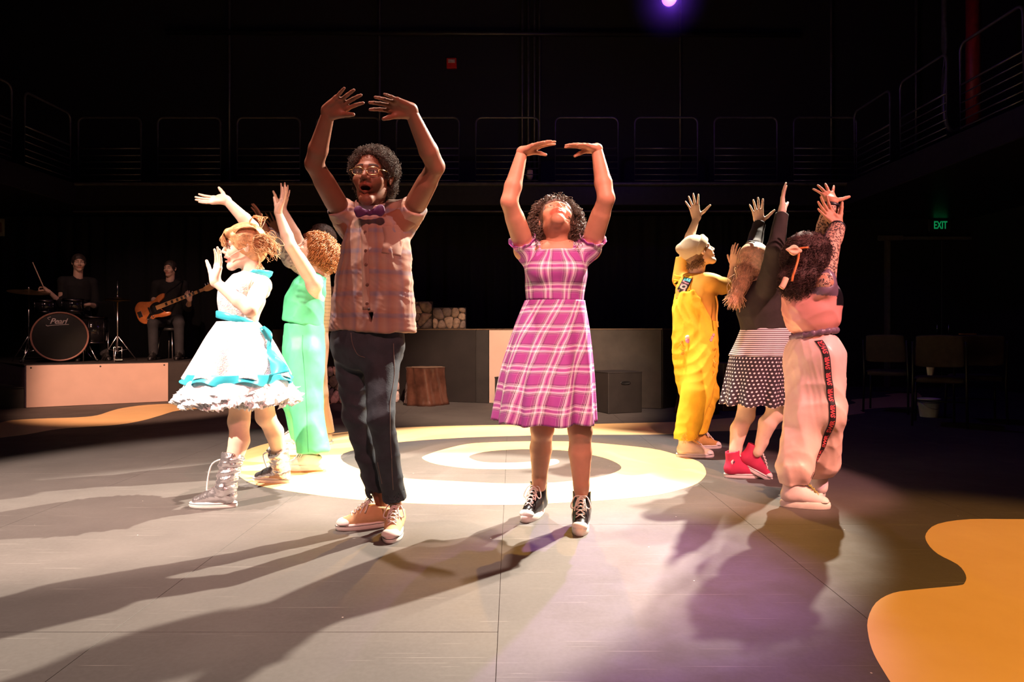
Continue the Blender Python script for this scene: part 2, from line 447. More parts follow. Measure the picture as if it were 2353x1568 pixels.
def paint_mat():
    m, nd = newmat('yellow_road_paint', (0.9, 0.5, 0.12), 0.5)
    g = nd.new('ShaderNodeNewGeometry'); gp = g.outputs['Position']
    c = nd.ramp(nd.noise(gp, 3.0, 4), [(0.25, (0.85, 0.56, 0.24)), (0.75, (0.93, 0.64, 0.30))])
    sp = nd.ramp(nd.noise(gp, 55, 2), [(0.76, 0.0), (0.79, 1.0)])
    nd.link(nd.mix(nd.math('MULTIPLY', sp, 0.35), c, (0.35, 0.2, 0.08)), nd.P.inputs['Base Color']); return m
M_FLOOR = floor_mat(); M_PAINT = paint_mat()
M_BLACK = mat('black_wall_paint', (0.008, 0.007, 0.007), 0.7, bump=0.1)
M_BLACKBOX = mat('black_plywood_paint', (0.022, 0.018, 0.017), 0.6, scale=5, bump=0.12)
M_TAN = mat('tan_panel_paint', (0.60, 0.42, 0.34), 0.6, var=0.06, scale=3, bump=0.05)
M_STEEL = mat('dark_gallery_steel', (0.026, 0.024, 0.022), 0.4, 0.4)
M_RAIL = mat('grey_railing_tube', (0.10, 0.09, 0.08), 0.4, 0.5)
M_CURT = mat('black_curtain_velour', (0.003, 0.0026, 0.0026), 0.95, bump=0.2)
M_METAL = mat('chrome_metal', (0.75, 0.73, 0.72), 0.25, 1.0, var=0.08)
M_DARKM = mat('black_metal', (0.02, 0.02, 0.021), 0.4, 0.3)

def st(o): o['kind'] = 'structure'; return o
# ------------------------------------------------------------------ floor: hardboard sheets and the painted road
floor = st(mbox('floor', (-0.5, 5.0, -0.056), (19, 15.0, 0.10), mat('sub_floor', (0.10, 0.09, 0.08), 0.9), bev=0))
PX, PY, GAP = 1.225, 2.44, 0.0016
_sheet = {}
for i in range(-7, 7):
    x0 = -0.045+PX*i
    off = 2.166 if i < 0 else 3.386
    for j in range(-2, 5):
        y0 = off+PY*(j-1); y1 = y0+PY
        y0c, y1c = max(y0, -2.4), min(y1, 12.0)
        if y1c-y0c < 0.05: continue
        key = (round(y1c-y0c, 3)); c = np.array([x0+PX/2, (y0c+y1c)/2, -0.003])
        if key not in _sheet:
            o = mbox('floor_panel', c, (PX-GAP, (y1c-y0c)-GAP, 0.006), M_FLOOR, floor, bev=0.0008, loc=c); _sheet[key] = o
        else:
            o = _sheet[key].copy(); COL.objects.link(o); o.parent = floor; o.location = Vector(c-np.array(floor.location))
def gpoly(pts): return np.array([G(*p)[:2] for p in pts])
def painted(name, poly, label=None):
    v, f = prism(poly, 0.0001, 0.0012); o = mk(name, v, f, M_PAINT, floor, smooth=False)
    if label: o['label'] = label
    return o
def csmooth(poly, n=4):
    p = np.asarray(poly, float); m = len(p); out = []
    for i in range(m):
        p0, p1, p2, p3 = p[i-1], p[i], p[(i+1) % m], p[(i+2) % m]
        for q in range(n):
            u = q/n; out.append(0.5*((2*p1)+(-p0+p2)*u+(2*p0-5*p1+4*p2-p3)*u*u+(-p0+3*p1-3*p2+p3)*u**3))
    return np.array(out)
outer = [(1200, 976.5), (1050, 979), (914, 983.5), (820, 991), (746, 999), (650, 1012), (579, 1030), (540, 1053), (537, 1080), (564, 1105), (607, 1119.5), (700, 1135),
 (820, 1149), (916, 1156), (1017, 1160), (1110, 1161), (1200, 1160.8), (1280, 1157), (1369, 1152), (1450, 1145), (1521, 1136), (1591, 1117), (1616, 1100), (1622, 1083), (1605, 1061),
 (1549, 1044), (1493, 1031), (1369, 1018.5), (1296, 1015), (1198, 1015), (1130, 1017), (1073, 1021), (1017, 1034), (978, 1047), (971, 1055), (1003, 1067.6), (1073, 1077),
 (1130, 1079), (1184, 1079), (1226, 1076.6), (1268, 1070), (1285, 1063)]
inner = [(1274, 1055.6), (1221, 1061.5), (1170, 1064), (1110, 1062.5), (1079, 1053), (1087, 1045), (1129, 1037), (1200, 1033), (1250, 1034), (1307, 1037), (1369, 1048), (1408, 1060),
 (1428, 1074), (1414, 1086), (1369, 1098), (1274, 1109.7), (1162, 1111.7), (1073, 1108), (975, 1103), (917, 1097.6), (820, 1077), (783, 1054), (806, 1037), (916, 1017), (1073, 1006),
 (1200, 1002), (1268, 1000), (1369, 999.7), (1465, 999.5), (1554, 997.5), (1633, 992), (1689, 990.5), (1760, 988), (1816, 985), (1900, 978), (1940, 971), (1953, 966), (1940, 961), (1935, 958),
 (1955, 953.7), (1988, 949), (1976, 943.5), (2003, 940), (2050, 936), (2110, 932), (2110, 903), (2034, 907), (2050, 910), (2010, 915), (1956, 919), (1967, 926), (1942, 931), (1870, 935), (1773, 943), (1759, 950),
 (1745, 955), (1640, 964), (1554, 970), (1437, 973), (1358, 975), (1280, 976)]
painted('painted_spiral_road', csmooth(gpoly(outer+inner), 3), 'yellow painted spiral on the black floor with a wavy road leaving to the right')
lu = [(-60, 985), (0, 972), (30, 966), (89, 962.7), (178, 959.7), (223, 955), (253, 945.5), (283, 938), (342, 930.6), (446, 926.5), (518, 925.5), (640, 924), (750, 923.5)]
ll = [(750, 931), (640, 932), (518, 936), (416, 943), (372, 954.4), (327, 967), (268, 976.7), (167, 983.5), (119, 988.6), (60, 999), (0, 1006.5), (-60, 1018)]
painted('painted_wavy_road', csmooth(gpoly(lu+ll), 3), 'narrow wavy yellow road painted along the left platform')
painted('painted_road_bend', csmooth(gpoly([(2500, 1190), (2353, 1194), (2229, 1194), (2155, 1205), (2128, 1227), (2131, 1249), (2155, 1274), (2200, 1298), (2219, 1322), (2217, 1340), (2200, 1347),
 (2106, 1356), (2052, 1364), (2013, 1386), (1994, 1425), (1996, 1465), (2008, 1504), (2033, 1548), (2060, 1590), (2120, 1680), (2300, 1850), (2700, 1850), (2700, 1300)]), 3), 'broad orange-yellow bend of the painted road at the lower right')

# ------------------------------------------------------------------ walls, ceiling, curtain, gallery
st(mbox('wall_back', (-0.5, 12.1, 3.9), (19, 0.2, 8.0), M_BLACK, bev=0))
st(mbox('wall_left', (-9.1, 5.0, 3.9), (0.2, 14.4, 8.0), M_BLACK, bev=0))
st(mbox('wall_right', (8.1, 5.0, 3.9), (0.2, 14.4, 8.0), M_BLACK, bev=0))
st(mbox('ceiling', (-0.5, 5.0, 7.95), (19, 14.4, 0.1), M_BLACK, bev=0))
def curtain(name, x0, x1, y, z0, z1, label, seed, parent=None):
    rs = np.random.RandomState(seed); n = int((x1-x0)/0.03); x = np.linspace(x0, x1, n)
    w = 0.05*np.sin(x*21+1.5*np.sin(x*3+seed))+0.02*np.sin(x*47+seed)
    R = []
    for z in np.linspace(z0, z1, 6): R.append(np.c_[x, y+w*(1-0.4*(z-z0)/(z1-z0)), np.full(n, z)])
    R = np.array(R); idx = np.arange(6*n).reshape(6, n); a, b = idx[:-1], idx[1:]
    Fq = np.stack([a[:, :-1], a[:, 1:], b[:, 1:], b[:, :-1]], -1).reshape(-1, 4)
    o = mk(name, R.reshape(-1, 3), Fq, M_CURT, parent, loc=(0.5*(x0+x1), y, z0)); o.modifiers.new('thickness', 'SOLIDIFY').thickness = 0.006
    return prop(o, label, 'curtain')
curtain('stage_curtain', -8.9, -3.2, 11.45, 0.02, 2.9, 'black velour curtain hanging behind the drummer and the bass player', 3)
curtain('stage_curtain', -3.0, 4.2, 11.4, 0.02, 2.9, 'wide black velour curtain behind the tall centre platform', 5)
def slab(name, c, sz): return st(mbox(name, c, sz, M_STEEL, bev=0.01))
GZ = 3.28
slab('trim_gallery_back', (-0.78, 11.32, GZ-0.17), (12.1, 1.35, 0.34))
slab('trim_gallery_right', (6.6, 7.0, GZ-0.17), (2.8, 10.0, 0.34))
slab('trim_gallery_left', (-7.9, 7.0, GZ-0.17), (2.2, 10.0, 0.34))
for nm, c, sz in (('trim_gallery_pipe_back', (-0.78, 10.62, 2.84), (12.1, 0.03, 0.03)), ('trim_gallery_lip_back', (-0.78, 10.63, 3.27), (12.1, 0.05, 0.05))):
    st(mbox(nm, c, sz, M_RAIL, bev=0.012))
def rail_frame(parent, a, d, w=0.98, h=1.03):
    """one rounded tube frame with five bars, from foot a along d"""
    a = np.asarray(a, float); d = np.asarray(d, float); z = np.array([0, 0, 1.0]); r = 0.09; pts = [a]
    for t in np.linspace(0, math.pi/2, 5): pts.append(a+d*(r-r*math.cos(t))+z*(h-r+r*math.sin(t)))
    for t in np.linspace(math.pi/2, 0, 5): pts.append(a+d*(w-r+r*math.cos(t))+z*(h-r+r*math.sin(t)))
    pts.append(a+d*w)
    fr = mtube('railing_frame', pts, 0.017, M_RAIL, parent, 8)
    for zz, rr in ((0.55, 0.013), (0.44, 0.008), (0.34, 0.008), (0.235, 0.008), (0.14, 0.008), (0.05, 0.008)):
        mtube('railing_bar', [a+d*0.005+z*zz, a+d*(w-0.005)+z*zz], rr, M_RAIL, fr, 6)
rb = empty('gallery_railing', (-0.8, 10.66, GZ), 'row of grey tube guard rails along the back gallery', 'railing')
for k in range(10):
    x = (545+182.7*(k-2)-CX)/F*10.66
    rail_frame(rb, (x, 10.66, GZ), (1, 0, 0))
rr_ = empty('gallery_railing', (5.2, 7.0, GZ), 'sloping dim guard rails of the right-hand side gallery', 'railing')
for k in range(5): rail_frame(rr_, (5.22, 9.43-1.23*k, GZ), (0, 1, 0))
rl_ = empty('gallery_railing', (-6.78, 8.0, GZ), 'dim guard rails of the left-hand side gallery', 'railing')
for k in range(2): rail_frame(rl_, (-6.78, 9.5-1.23*k, GZ), (0, 1, 0))
for k, px in enumerate((872, 1200, 1214, 1228, 1240, 527, 1563, 2105, 1910)):
    st(mtube('trim_wall_conduit_%d' % (k+1), [W(px, 430, 11.9), W(px, -160, 11.9)], 0.022, M_RAIL))
st(mtube('trim_wall_pipe', [(-6.0, 11.85, 6.17), (5.0, 11.85, 6.12)], 0.045, M_STEEL))
st(mtube('trim_red_standpipe', [W(2236, 300, 10.2), W(2236, -60, 10.2)], 0.10, mat('dim_red_pipe', (0.30, 0.02, 0.015), 0.5)))
st(mtube('trim_grey_conduit_bend', smoothpath([W(2170, -20, 9.8), W(2170, 200, 9.8), W(2172, 270, 9.8), W(2185, 300, 9.8), W(2215, 295, 9.8), W(2240, 285, 9.8)], 18), 0.04, M_RAIL))
# fire alarm box
fa = empty('fire_alarm_box', W(1038, 157, 11.98), 'small red fire alarm box high on the back wall', 'alarm')
c = W(1038, 146, 11.96); mbox('case', c, (0.175, 0.08, 0.175), mat('alarm_red', (0.55, 0.02, 0.015), 0.4), fa, bev=0.01)
mbox('strobe_window', c+np.array([0, -0.045, 0.025]), (0.12, 0.02, 0.06), mat('alarm_window', (0.55, 0.42, 0.32), 0.3), fa)
v, f = textmesh('FIRE', 0.04, 0.001); v = v[:, [0, 2, 1]]*[1, -1, 1]; mk('lettering', v+c+np.array([0, -0.057, 0.025]), f, mat('alarm_white', (0.8, 0.75, 0.7), 0.5), fa, smooth=False)
# exit sign and double door below it
ex = empty('exit_sign', W(2158, 532, 11.9), 'green lit EXIT sign above the dark double door', 'sign')
c = W(2158, 519, 11.95); mbox('housing', c, (0.40, 0.07, 0.22), mat('exit_housing', (0.012, 0.012, 0.012), 0.6), ex, bev=0.01)
m_ex, nd = newmat('exit_green_letters', (0.0, 0.1, 0.03)); nd.P.inputs['Emission Color'].default_value = (0.01, 0.55, 0.16, 1); nd.P.inputs['Emission Strength'].default_value = 0.32
v, f = textmesh('EXIT', 0.185, 0.002, 0, 0.004); v = v[:, [0, 2, 1]]*[0.62, -1, 1]; mk('letters', v+c+np.array([0, -0.038, 0]), f, m_ex, ex, smooth=False)
M_DOOR = mat('dark_door_paint', (0.014, 0.013, 0.013), 0.45); M_FRAME = mat('door_frame_grey', (0.10, 0.085, 0.065), 0.5)
dl, dr_, dt = W(2042, 700, 11.95)[0], W(2282, 700, 11.95)[0], W(0, 552, 11.95)[2]
d1 = st(empty('door_1', ((dl+dr_)/2, 11.95, 0)))
for s_ in (0, 1):
    w_ = (dr_-dl)/2; mbox('door_leaf', (dl+w_*(s_+0.5), 11.96, dt/2), (w_-0.01, 0.05, dt-0.01), M_DOOR, d1)
    hx = dl+w_+(0.1 if s_ else -0.1)
    mtube('door_handle', [(hx, 11.90, 0.95), (hx, 11.89, 1.10)], 0.012, M_METAL, d1)
    mbox('door_closer', W(2046 if s_ == 0 else 2268, 547, 11.88), (0.42, 0.07, 0.09), M_FRAME, d1, bev=0.01)
for x in (dl-0.03, dr_+0.03): mbox('door_jamb', (x, 11.94, dt/2), (0.05, 0.12, dt), M_FRAME, d1)
mbox('door_header', ((dl+dr_)/2, 11.94, dt+0.03), (dr_-dl+0.1, 0.12, 0.05), M_FRAME, d1)
# sign at the left edge
sg = empty('wall_sign', W(2, 545, 11.3), 'cream sign board cut off by the left edge', 'sign')
c = W(-25, 523, 11.3); mbox('board', c, (0.5, 0.03, 0.29), mat('sign_cream', (0.30, 0.25, 0.18), 0.6), sg)
mbox('stroke', c+np.array([0.21, -0.02, -0.01]), (0.015, 0.006, 0.15), mat('sign_red', (0.18, 0.03, 0.02), 0.6), sg, bev=0)
mbox('stroke', c+np.array([0.19, -0.02, 0.07]), (0.05, 0.006, 0.02), MATS['sign_red'], sg, bev=0)
# hung lanterns in view at the top edge
def lantern(name, lens, aim, lab, mlens, sc=1.0):
    lens = np.asarray(lens, float); d = N(np.asarray(aim)-lens); e = empty(name, lens-d*0.2*sc+np.array([0, 0, 0.4]), lab, 'stage light')
    v, f = lathe(lens, [(0.075*sc, 0.0), (0.10*sc, 0.002), (0.11*sc, -0.06*sc), (0.10*sc, -0.22*sc), (0.07*sc, -0.34*sc), (0.04*sc, -0.36*sc)], 24, d); mk('barrel', v, f, M_DARKM, e)
    v, f = lathe(lens+d*0.004, [(0.09*sc, 0.0), (0.07*sc, 0.012*sc), (0.03*sc, 0.02*sc)], 24, d); mk('lens', v, f, mlens, e)
    s = N(np.cross(d, [0, 0, 1])); q = lens-d*0.17*sc
    mtube('yoke', [q+s*0.13*sc, q+s*0.13*sc+np.array([0, 0, 0.25]), q-s*0.13*sc+np.array([0, 0, 0.25]), q-s*0.13*sc], 0.012, M_DARKM, e)
    mtube('hanger', [q+np.array([0, 0, 0.25]), q+np.array([0, 0, 7.85-q[2]])], 0.02, M_DARKM, e)
    return e
m_pl, nd = newmat('purple_lens', (0.2, 0.05, 0.6)); nd.P.inputs['Emission Color'].default_value = (0.22, 0.04, 1.0, 1); nd.P.inputs['Emission Strength'].default_value = 9.0
lantern('purple_lantern', W(1538, -4, 8.2), (1.0, 1.0, 0.5), 'stage lantern glowing purple at the top edge', m_pl)
lantern('unlit_lantern', W(1190, -12, 8.6), (0.3, 6.0, 0.0), 'unlit lantern with a brassy rim at the top edge', mat('brass_lens', (0.6, 0.42, 0.2), 0.25, 0.9), 0.8)
hz = W(1538, -4, 8.2); v, f = lathe(hz-np.array([0, 0, 0.55]), [(0.02, 0.0), (0.30, 0.09), (0.47, 0.27), (0.55, 0.55), (0.47, 0.83), (0.30, 1.01), (0.02, 1.10)], 24); hzo = mk('lamp_halo', v, f, None, loc=hz-np.array([0, 0, 0.55]))  # added scattering ball that imitates the glow round the lens
m_hz = bpy.data.materials.new('halo_scatter'); m_hz.use_nodes = True; nn = m_hz.node_tree.nodes; nn.clear(); vo_ = nn.new('ShaderNodeVolumeScatter'); tc = nn.new('ShaderNodeTexCoord'); sb_ = nn.new('ShaderNodeVectorMath'); sb_.operation = 'DISTANCE'; sb_.inputs[1].default_value = (0, 0, 0.55); m_hz.node_tree.links.new(tc.outputs['Object'], sb_.inputs[0]); rp = nn.new('ShaderNodeMapRange'); rp.interpolation_type = 'SMOOTHSTEP'; rp.inputs['From Min'].default_value = 0.0; rp.inputs['From Max'].default_value = 0.53; rp.inputs['To Min'].default_value = 0.16; rp.inputs['To Max'].default_value = 0.0; m_hz.node_tree.links.new(sb_.outputs['Value'], rp.inputs['Value']); m_hz.node_tree.links.new(rp.outputs[0], vo_.inputs['Density']); vo_.inputs['Anisotropy'].default_value = 0.3; ou = nn.new('ShaderNodeOutputMaterial'); m_hz.node_tree.links.new(vo_.outputs[0], ou.inputs['Volume']); hzo.data.materials.append(m_hz)
prop(hzo, 'added haze glowing purple round the lit lantern', 'halo', kind='stuff')
pl_ = bpy.data.lights.new('purple_lamp', 'POINT'); pl_.energy = 34; pl_.color = (0.22, 0.05, 1.0); pl_.shadow_soft_size = 0.08; plo = bpy.data.objects.new('purple_lamp', pl_); COL.objects.link(plo); plo.location = Vector(hz+N(np.array([1.0, 1.0, 0.5])-hz)*0.14)
v, f = lathe(W(1217, 405, 10.9), [(0.01, 0.10), (0.05, 0.09), (0.055, 0.0), (0.04, -0.05), (0.01, -0.06)], 16)
prop(mk('gallery_bulb', v, f, mat('frosted_bulb', (0.7, 0.5, 0.35), 0.3), loc=W(1217, 420, 10.9)), 'small frosted work light on the gallery rail above the plaid dress', 'light')
mtube('stem', [W(1217, 380, 10.9), W(1217, 428, 10.9)], 0.012, M_RAIL, bpy.data.objects['gallery_bulb'])

# ------------------------------------------------------------------ platforms
PZ = 0.549
lp = empty('band_platform', (-6.5, 10.0, 0), 'low black band platform with a tan front panel under the drums', 'platform')
A, B = np.array([-6.13, 8.62]), np.array([-4.75, 9.43]); C_ = B+(B-A)*0.62; D_ = np.array([-7.04, 9.39])
v, f = prism([A, B, C_, (-3.3, 11.3), (-8.8, 11.3), (-8.8, 9.9), D_], 0.0, PZ-0.012); mk('platform_body', v, f, M_BLACKBOX, lp, smooth=False)
v, f = prism([A+[-0.02, -0.015], B+[-0.02, -0.015], C_+[0, -0.015], (-3.3, 11.3), (-8.8, 11.3), (-8.8, 9.9), D_+[-0.02, 0]], PZ-0.012, PZ); mk('platform_top', v, f, M_BLACKBOX, lp, smooth=False)
def facing(name, a, b, z0, z1, m, parent, th=0.014, screws=0):
    a = np.append(np.asarray(a, float), 0); b = np.append(np.asarray(b, float), 0); x = N(b-a); n = np.cross(x, [0, 0, 1.0])
    if n[1] > 0: n = -n
    c = (a+b)/2+n*th/2+np.array([0, 0, (z0+z1)/2]); ax = np.stack([x, -n, [0, 0, 1.0]], 1)
    o = mbox(name, c, (np.linalg.norm(b-a), th, z1-z0), m, parent, ax, bev=0.0015)
    for q in range(screws):
        p = a+(b-a)*(0.03+0.94*q/(screws-1))+n*(th)+np.array([0, 0, z1-0.03]); v, f = lathe(p, [(0.011, 0), (0.009, 0.003), (0.002, 0.003)], 10, n); mk('screw', v, f, M_DARKM, o)
    return o
facing('front_panel', A, B, 0.004, PZ-0.013, M_TAN, lp, screws=3); facing('side_panel', B+(B-A)*0.004, C_, 0.004, PZ-0.013, M_BLACKBOX, lp)
facing('side_panel', D_, A-[0.004, -0.004], 0.004, PZ-0.013, mat('purple_lit_side', (0.06, 0.04, 0.06), 0.6), lp)  # purple light on this side is put into its base colour
sp = empty('platform_step', (-6.6, 8.5, 0), 'low black step beside the band platform at the left edge', 'step')
v, f = prism([A+[-0.03, 0.0], A+[-0.9, -0.33], A+[-1.4, 0.5], D_+[-0.05, 0.0]], 0, 0.25); mk('step_body', v, f, M_BLACKBOX, sp, smooth=False)
v, f = prism([A+[-0.025, -0.012], A+[-0.9, -0.345], A+[-1.41, 0.5], D_+[-0.05, 0.0]], 0.25, 0.263); mk('step_top', v, f, M_BLACKBOX, sp, smooth=False)
CZ = 1.0
cp = empty('centre_platform', (0, 10, 0), 'tall black platform across the back with a tan panel behind the plaid dress', 'platform')
a0, b0 = np.array([-1.56, 9.62]), np.array([1.86, 8.52]); d0 = (b0-a0)/np.linalg.norm(b0-a0); e0 = np.array([2.65, 9.45])
v, f = prism([a0-d0*1.2, a0, b0, e0, (2.65, 11.2), (-2.7, 11.2)], 0, CZ-0.012); mk('platform_body', v, f, M_BLACKBOX, cp, smooth=False)
v, f = prism([a0-d0*1.2+[0, -0.02], a0+[0, -0.02], b0+[0.01, -0.02], e0+[0.02, 0], (2.67, 11.2), (-2.72, 11.2)], CZ-0.012, CZ+0.004); mk('platform_top', v, f, mat('brown_platform_top', (0.10, 0.06, 0.035), 0.5), cp, smooth=False)  # top in a paler brown than the platform body
def online(px):
    k = (px-CX)/F; t = (k*a0[1]-a0[0])/(d0[0]-k*d0[1]); return a0+d0*t
M_BROWN = mat('brown_black_panel', (0.014, 0.010, 0.0095), 0.55, scale=4, bump=0.08)
for p0, p1, m_, nm in ((905, 1094, M_BROWN, 'front_panel'), (1096, 1123, M_BLACKBOX, 'front_panel'), (1125, 1250, M_TAN, 'front_panel'), (1252, 1520, mat('olive_black_panel', (0.045, 0.035, 0.030), 0.55, scale=4, bump=0.08), 'front_panel')):
    facing(nm, online(p0), online(p1), 0.004, CZ-0.015, m_, cp)
facing('side_panel', b0+[0.01, 0.0], e0, 0.004, CZ-0.015, M_BLACKBOX, cp)
# painted steps where the road climbs
su = empty('stair_unit', (-2.5, 9.7, 0), 'black steps with the orange road painted on them behind the green outfit', 'stairs')
M_OR = mat('orange_road_paint', (0.85, 0.42, 0.06), 0.5, var=0.1)
for k, (z, y) in enumerate(((0.50, 9.32), (0.76, 9.62), (1.0, 9.92))):
    mbox('step', (-3.10, y+0.35, z/2), (0.76, 0.7, z), M_BLACKBOX, su, bev=0.004)
    if k: mbox('painted_riser', (-2.80, y-0.003, z-0.13), (0.14, 0.006, 0.22), M_OR, su, bev=0.002)
    if k < 2: mbox('painted_tread', (-2.84, y+0.15, z+0.002), (0.24, 0.27, 0.004), M_OR, su, bev=0.001)

# ------------------------------------------------------------------ stone-faced scenery
STONE = []
for q, cc in enumerate(((0.34, 0.22, 0.15), (0.26, 0.17, 0.12), (0.42, 0.28, 0.19), (0.20, 0.14, 0.11))): STONE.append(mat('painted_stone_%s' % 'abcd'[q], cc, 0.6, var=0.45, scale=18, bump=0.25))
M_MORT = mat('stone_mortar', (0.045, 0.032, 0.026), 0.8)
def stone_block(name, a, b, z0, z1, th, lab, seed, cell=0.115, mats=STONE):
    """block whose front face is set with irregular cobbles, each its own piece"""
    a = np.append(np.asarray(a, float), 0); b = np.append(np.asarray(b, float), 0); L = np.linalg.norm(b-a); x = (b-a)/L; n = np.cross(x, [0, 0, 1.0])
    e = empty(name, (a+b)/2+np.array([0, 0, z0]), lab, 'scenery'); ax = np.stack([x, -n, [0, 0, 1.0]], 1)
    mbox('wall_block', (a+b)/2-n*th/2+np.array([0, 0, (z0+z1)/2]), (L, th, z1-z0), M_MORT, e, ax, bev=0.003)
    rs = np.random.RandomState(seed); Hh = z1-z0; n_ = max(6, int(L*Hh/(cell*cell)))
    pts = np.c_[rs.rand(n_)*L, rs.rand(n_)*Hh]
    def cell_of(i, P_):
        poly = [(0.002, 0.002), (L-0.002, 0.002), (L-0.002, Hh-0.002), (0.002, Hh-0.002)]
        for j in range(len(P_)):
            if j == i: continue
            mid = (P_[i]+P_[j])/2; d = P_[j]-P_[i]; out = []
            for q in range(len(poly)):
                a1, b1 = np.array(poly[q]), np.array(poly[(q+1) % len(poly)]); da, db = np.dot(a1-mid, d), np.dot(b1-mid, d)
                if da <= 0: out.append(tuple(a1))
                if da*db < 0: out.append(tuple(a1+(b1-a1)*da/(da-db)))
            poly = out
            if len(poly) < 3: break
        return poly
    for _ in range(2): pts = np.array([np.mean(cell_of(i, pts), 0) if len(cell_of(i, pts)) > 2 else pts[i] for i in range(n_)])*0.7+pts*0.3
    for i in range(n_):
        poly = cell_of(i, pts)
        if len(poly) < 3: continue
        c_ = np.mean(poly, 0); q = np.array([p for p in poly]); q = np.concatenate([np.stack([0.75*q+0.25*np.roll(q, -1, 0), 0.25*q+0.75*np.roll(q, -1, 0)], 1).reshape(-1, 2)]); up_ = 0.010+0.014*rs.rand()
        rings = [[a+x*(c_[0]+(p[0]-c_[0])*sc)+np.array([0, 0, z0+c_[1]+(p[1]-c_[1])*sc])+n*(hh+0.001) for p in q] for sc, hh in ((0.96, 0.0), (0.88, up_*0.75), (0.5, up_))]
        v, f = loft(rings, False, True); mk('stone', v, f, mats[rs.randint(len(mats))], e)
    return e
def yl(px, Y): return np.array([(px-CX)/F*Y, Y])
stone_block('stone_wall', yl(994, 9.75), yl(1070, 9.75), CZ+0.005, CZ+0.31, 0.12, 'lower end of the cobbled stone wall standing on the tall platform', 4)
stone_block('stone_wall', yl(852, 9.78), yl(993, 9.78), CZ+0.005, CZ+0.40, 0.12, 'middle piece of the cobbled stone wall beside the checked shirt hem', 5)
stone_block('stone_wall', yl(748, 9.8), yl(851, 9.8), CZ+0.005, CZ+0.62, 0.12, 'tallest piece of the cobbled stone wall between the green outfit and the checked shirt', 6)
LIL = [mat('lilac_lit_stone_%s' % 'ab'[q], cc, 0.6, var=0.4, scale=22, bump=0.25) for q, cc in enumerate(((0.62, 0.46, 0.44), (0.48, 0.36, 0.36)))]  # lilac light on these stones is put into their colours
stone_block('stone_riser', np.array([-2.60, 9.13]), np.array([-1.53, 9.30]), 0.0, 0.50, 0.14, 'lilac-lit cobbled stone block standing on the floor behind the dark jeans', 7, 0.10, LIL)

# ------------------------------------------------------------------ stumps, crates
def stump(name, c, h, r0, r1, lab, seed, m):
    rs = np.random.RandomState(seed); e = empty(name, c, lab, 'stump'); R = []; n = 48; th = np.arange(n)/n*2*np.pi
    for q in np.linspace(0, 1, 14):
        r = (r0+(r1-r0)*q)*(1+0.10*(1-q)**6)+0.018*np.sin(5*th+seed+1.2*q)+0.014*np.sin(11*th+2*q*2+seed)+0.007*np.sin(23*th+6*q)
        if q > 0.93: r = r*1.03
        R.append(np.c_[c[0]+r*np.cos(th), c[1]+r*np.sin(th), np.full(n, c[2]+h*q)])
    v, f = loft(R, True, False); mk('bark', v, f, m, e)
    top = R[-1]; ctr = top.mean(0); R2 = [ctr+(top-ctr)*s_+np.array([0, 0, 0.004+0.006*(1-s_)]) for s_ in (1.0, 0.9, 0.5, 0.08)]
    v, f = loft(R2, False, True); mk('cut_top', v, f, mat('stump_top', (0.24, 0.15, 0.10), 0.5, scale=30), e)
    return e
M_BARK = mat('glossy_brown_bark', (0.075, 0.030, 0.020), 0.2, var=0.5, scale=4, bump=0.35)
stump('tree_stump', np.array([(979-CX)/F*9.08, 9.08, 0.0]), 0.49, 0.262, 0.245, 'glossy brown tree stump seat in front of the tall platform', 2, M_BARK)
stump('tree_stump', np.array([(1600-CX)/F*8.05, 8.05, 0.0]), 0.45, 0.22, 0.205, 'dim tree stump half hidden behind the yellow overalls', 8, M_BARK)
def crate(name, corner, s, h, ang, lab, m, hole=True):
    """cube whose nearest upright edge stands at corner"""
    e = empty(name, (*corner, 0), lab, 'box'); d1, d2 = np.array([math.cos(ang), math.sin(ang), 0]), np.array([-math.sin(ang), math.cos(ang), 0]); c0 = np.array([*corner, 0.0])
    ax = np.stack([d1, d2, [0, 0, 1.0]], 1); mbox('box_body', c0+(d1+d2)*s/2+np.array([0, 0, h/2]), (s, s, h), m, e, ax, bev=0.006)
    mbox('box_lid', c0+(d1+d2)*s/2+np.array([0, 0, h-0.006]), (s+0.006, s+0.006, 0.016), m, e, ax, bev=0.004)
    if hole:
        c = c0+d1*s*0.5+np.array([0, 0, h*0.74])-d2*0.004; R = []
        for sc, up in ((1.0, 0.0), (0.9, -0.006), (0.8, -0.003)):
            R.append([c+d1*(0.05*sc*math.cos(t)+0.02*np.sign(math.cos(t)))+np.array([0, 0, 0.02*sc*math.sin(t)])+d2*up for t in np.arange(20)/20*2*math.pi])
        v, f = loft(R, False, True); mk('hand_hole', v, f, M_DARKM, e)
    return e
crate('black_crate', G(1398, 952)[:2], 0.46, 0.485, math.radians(22), 'black cube box with a hand hole to the right of the plaid dress', M_BLACKBOX)
crate('black_crate', G(1180, 944)[:2], 0.27, 0.40, math.radians(60), 'black box peeking out left of the plaid skirt', M_BLACKBOX, False)
crate('wooden_crate', np.array([(1662-CX)/F*8.25, 8.25]), 0.30, 0.58, math.radians(12), 'small dark wooden crate left of the polka dot skirt', mat('dark_red_wood', (0.09, 0.05, 0.045), 0.6, scale=6), False)

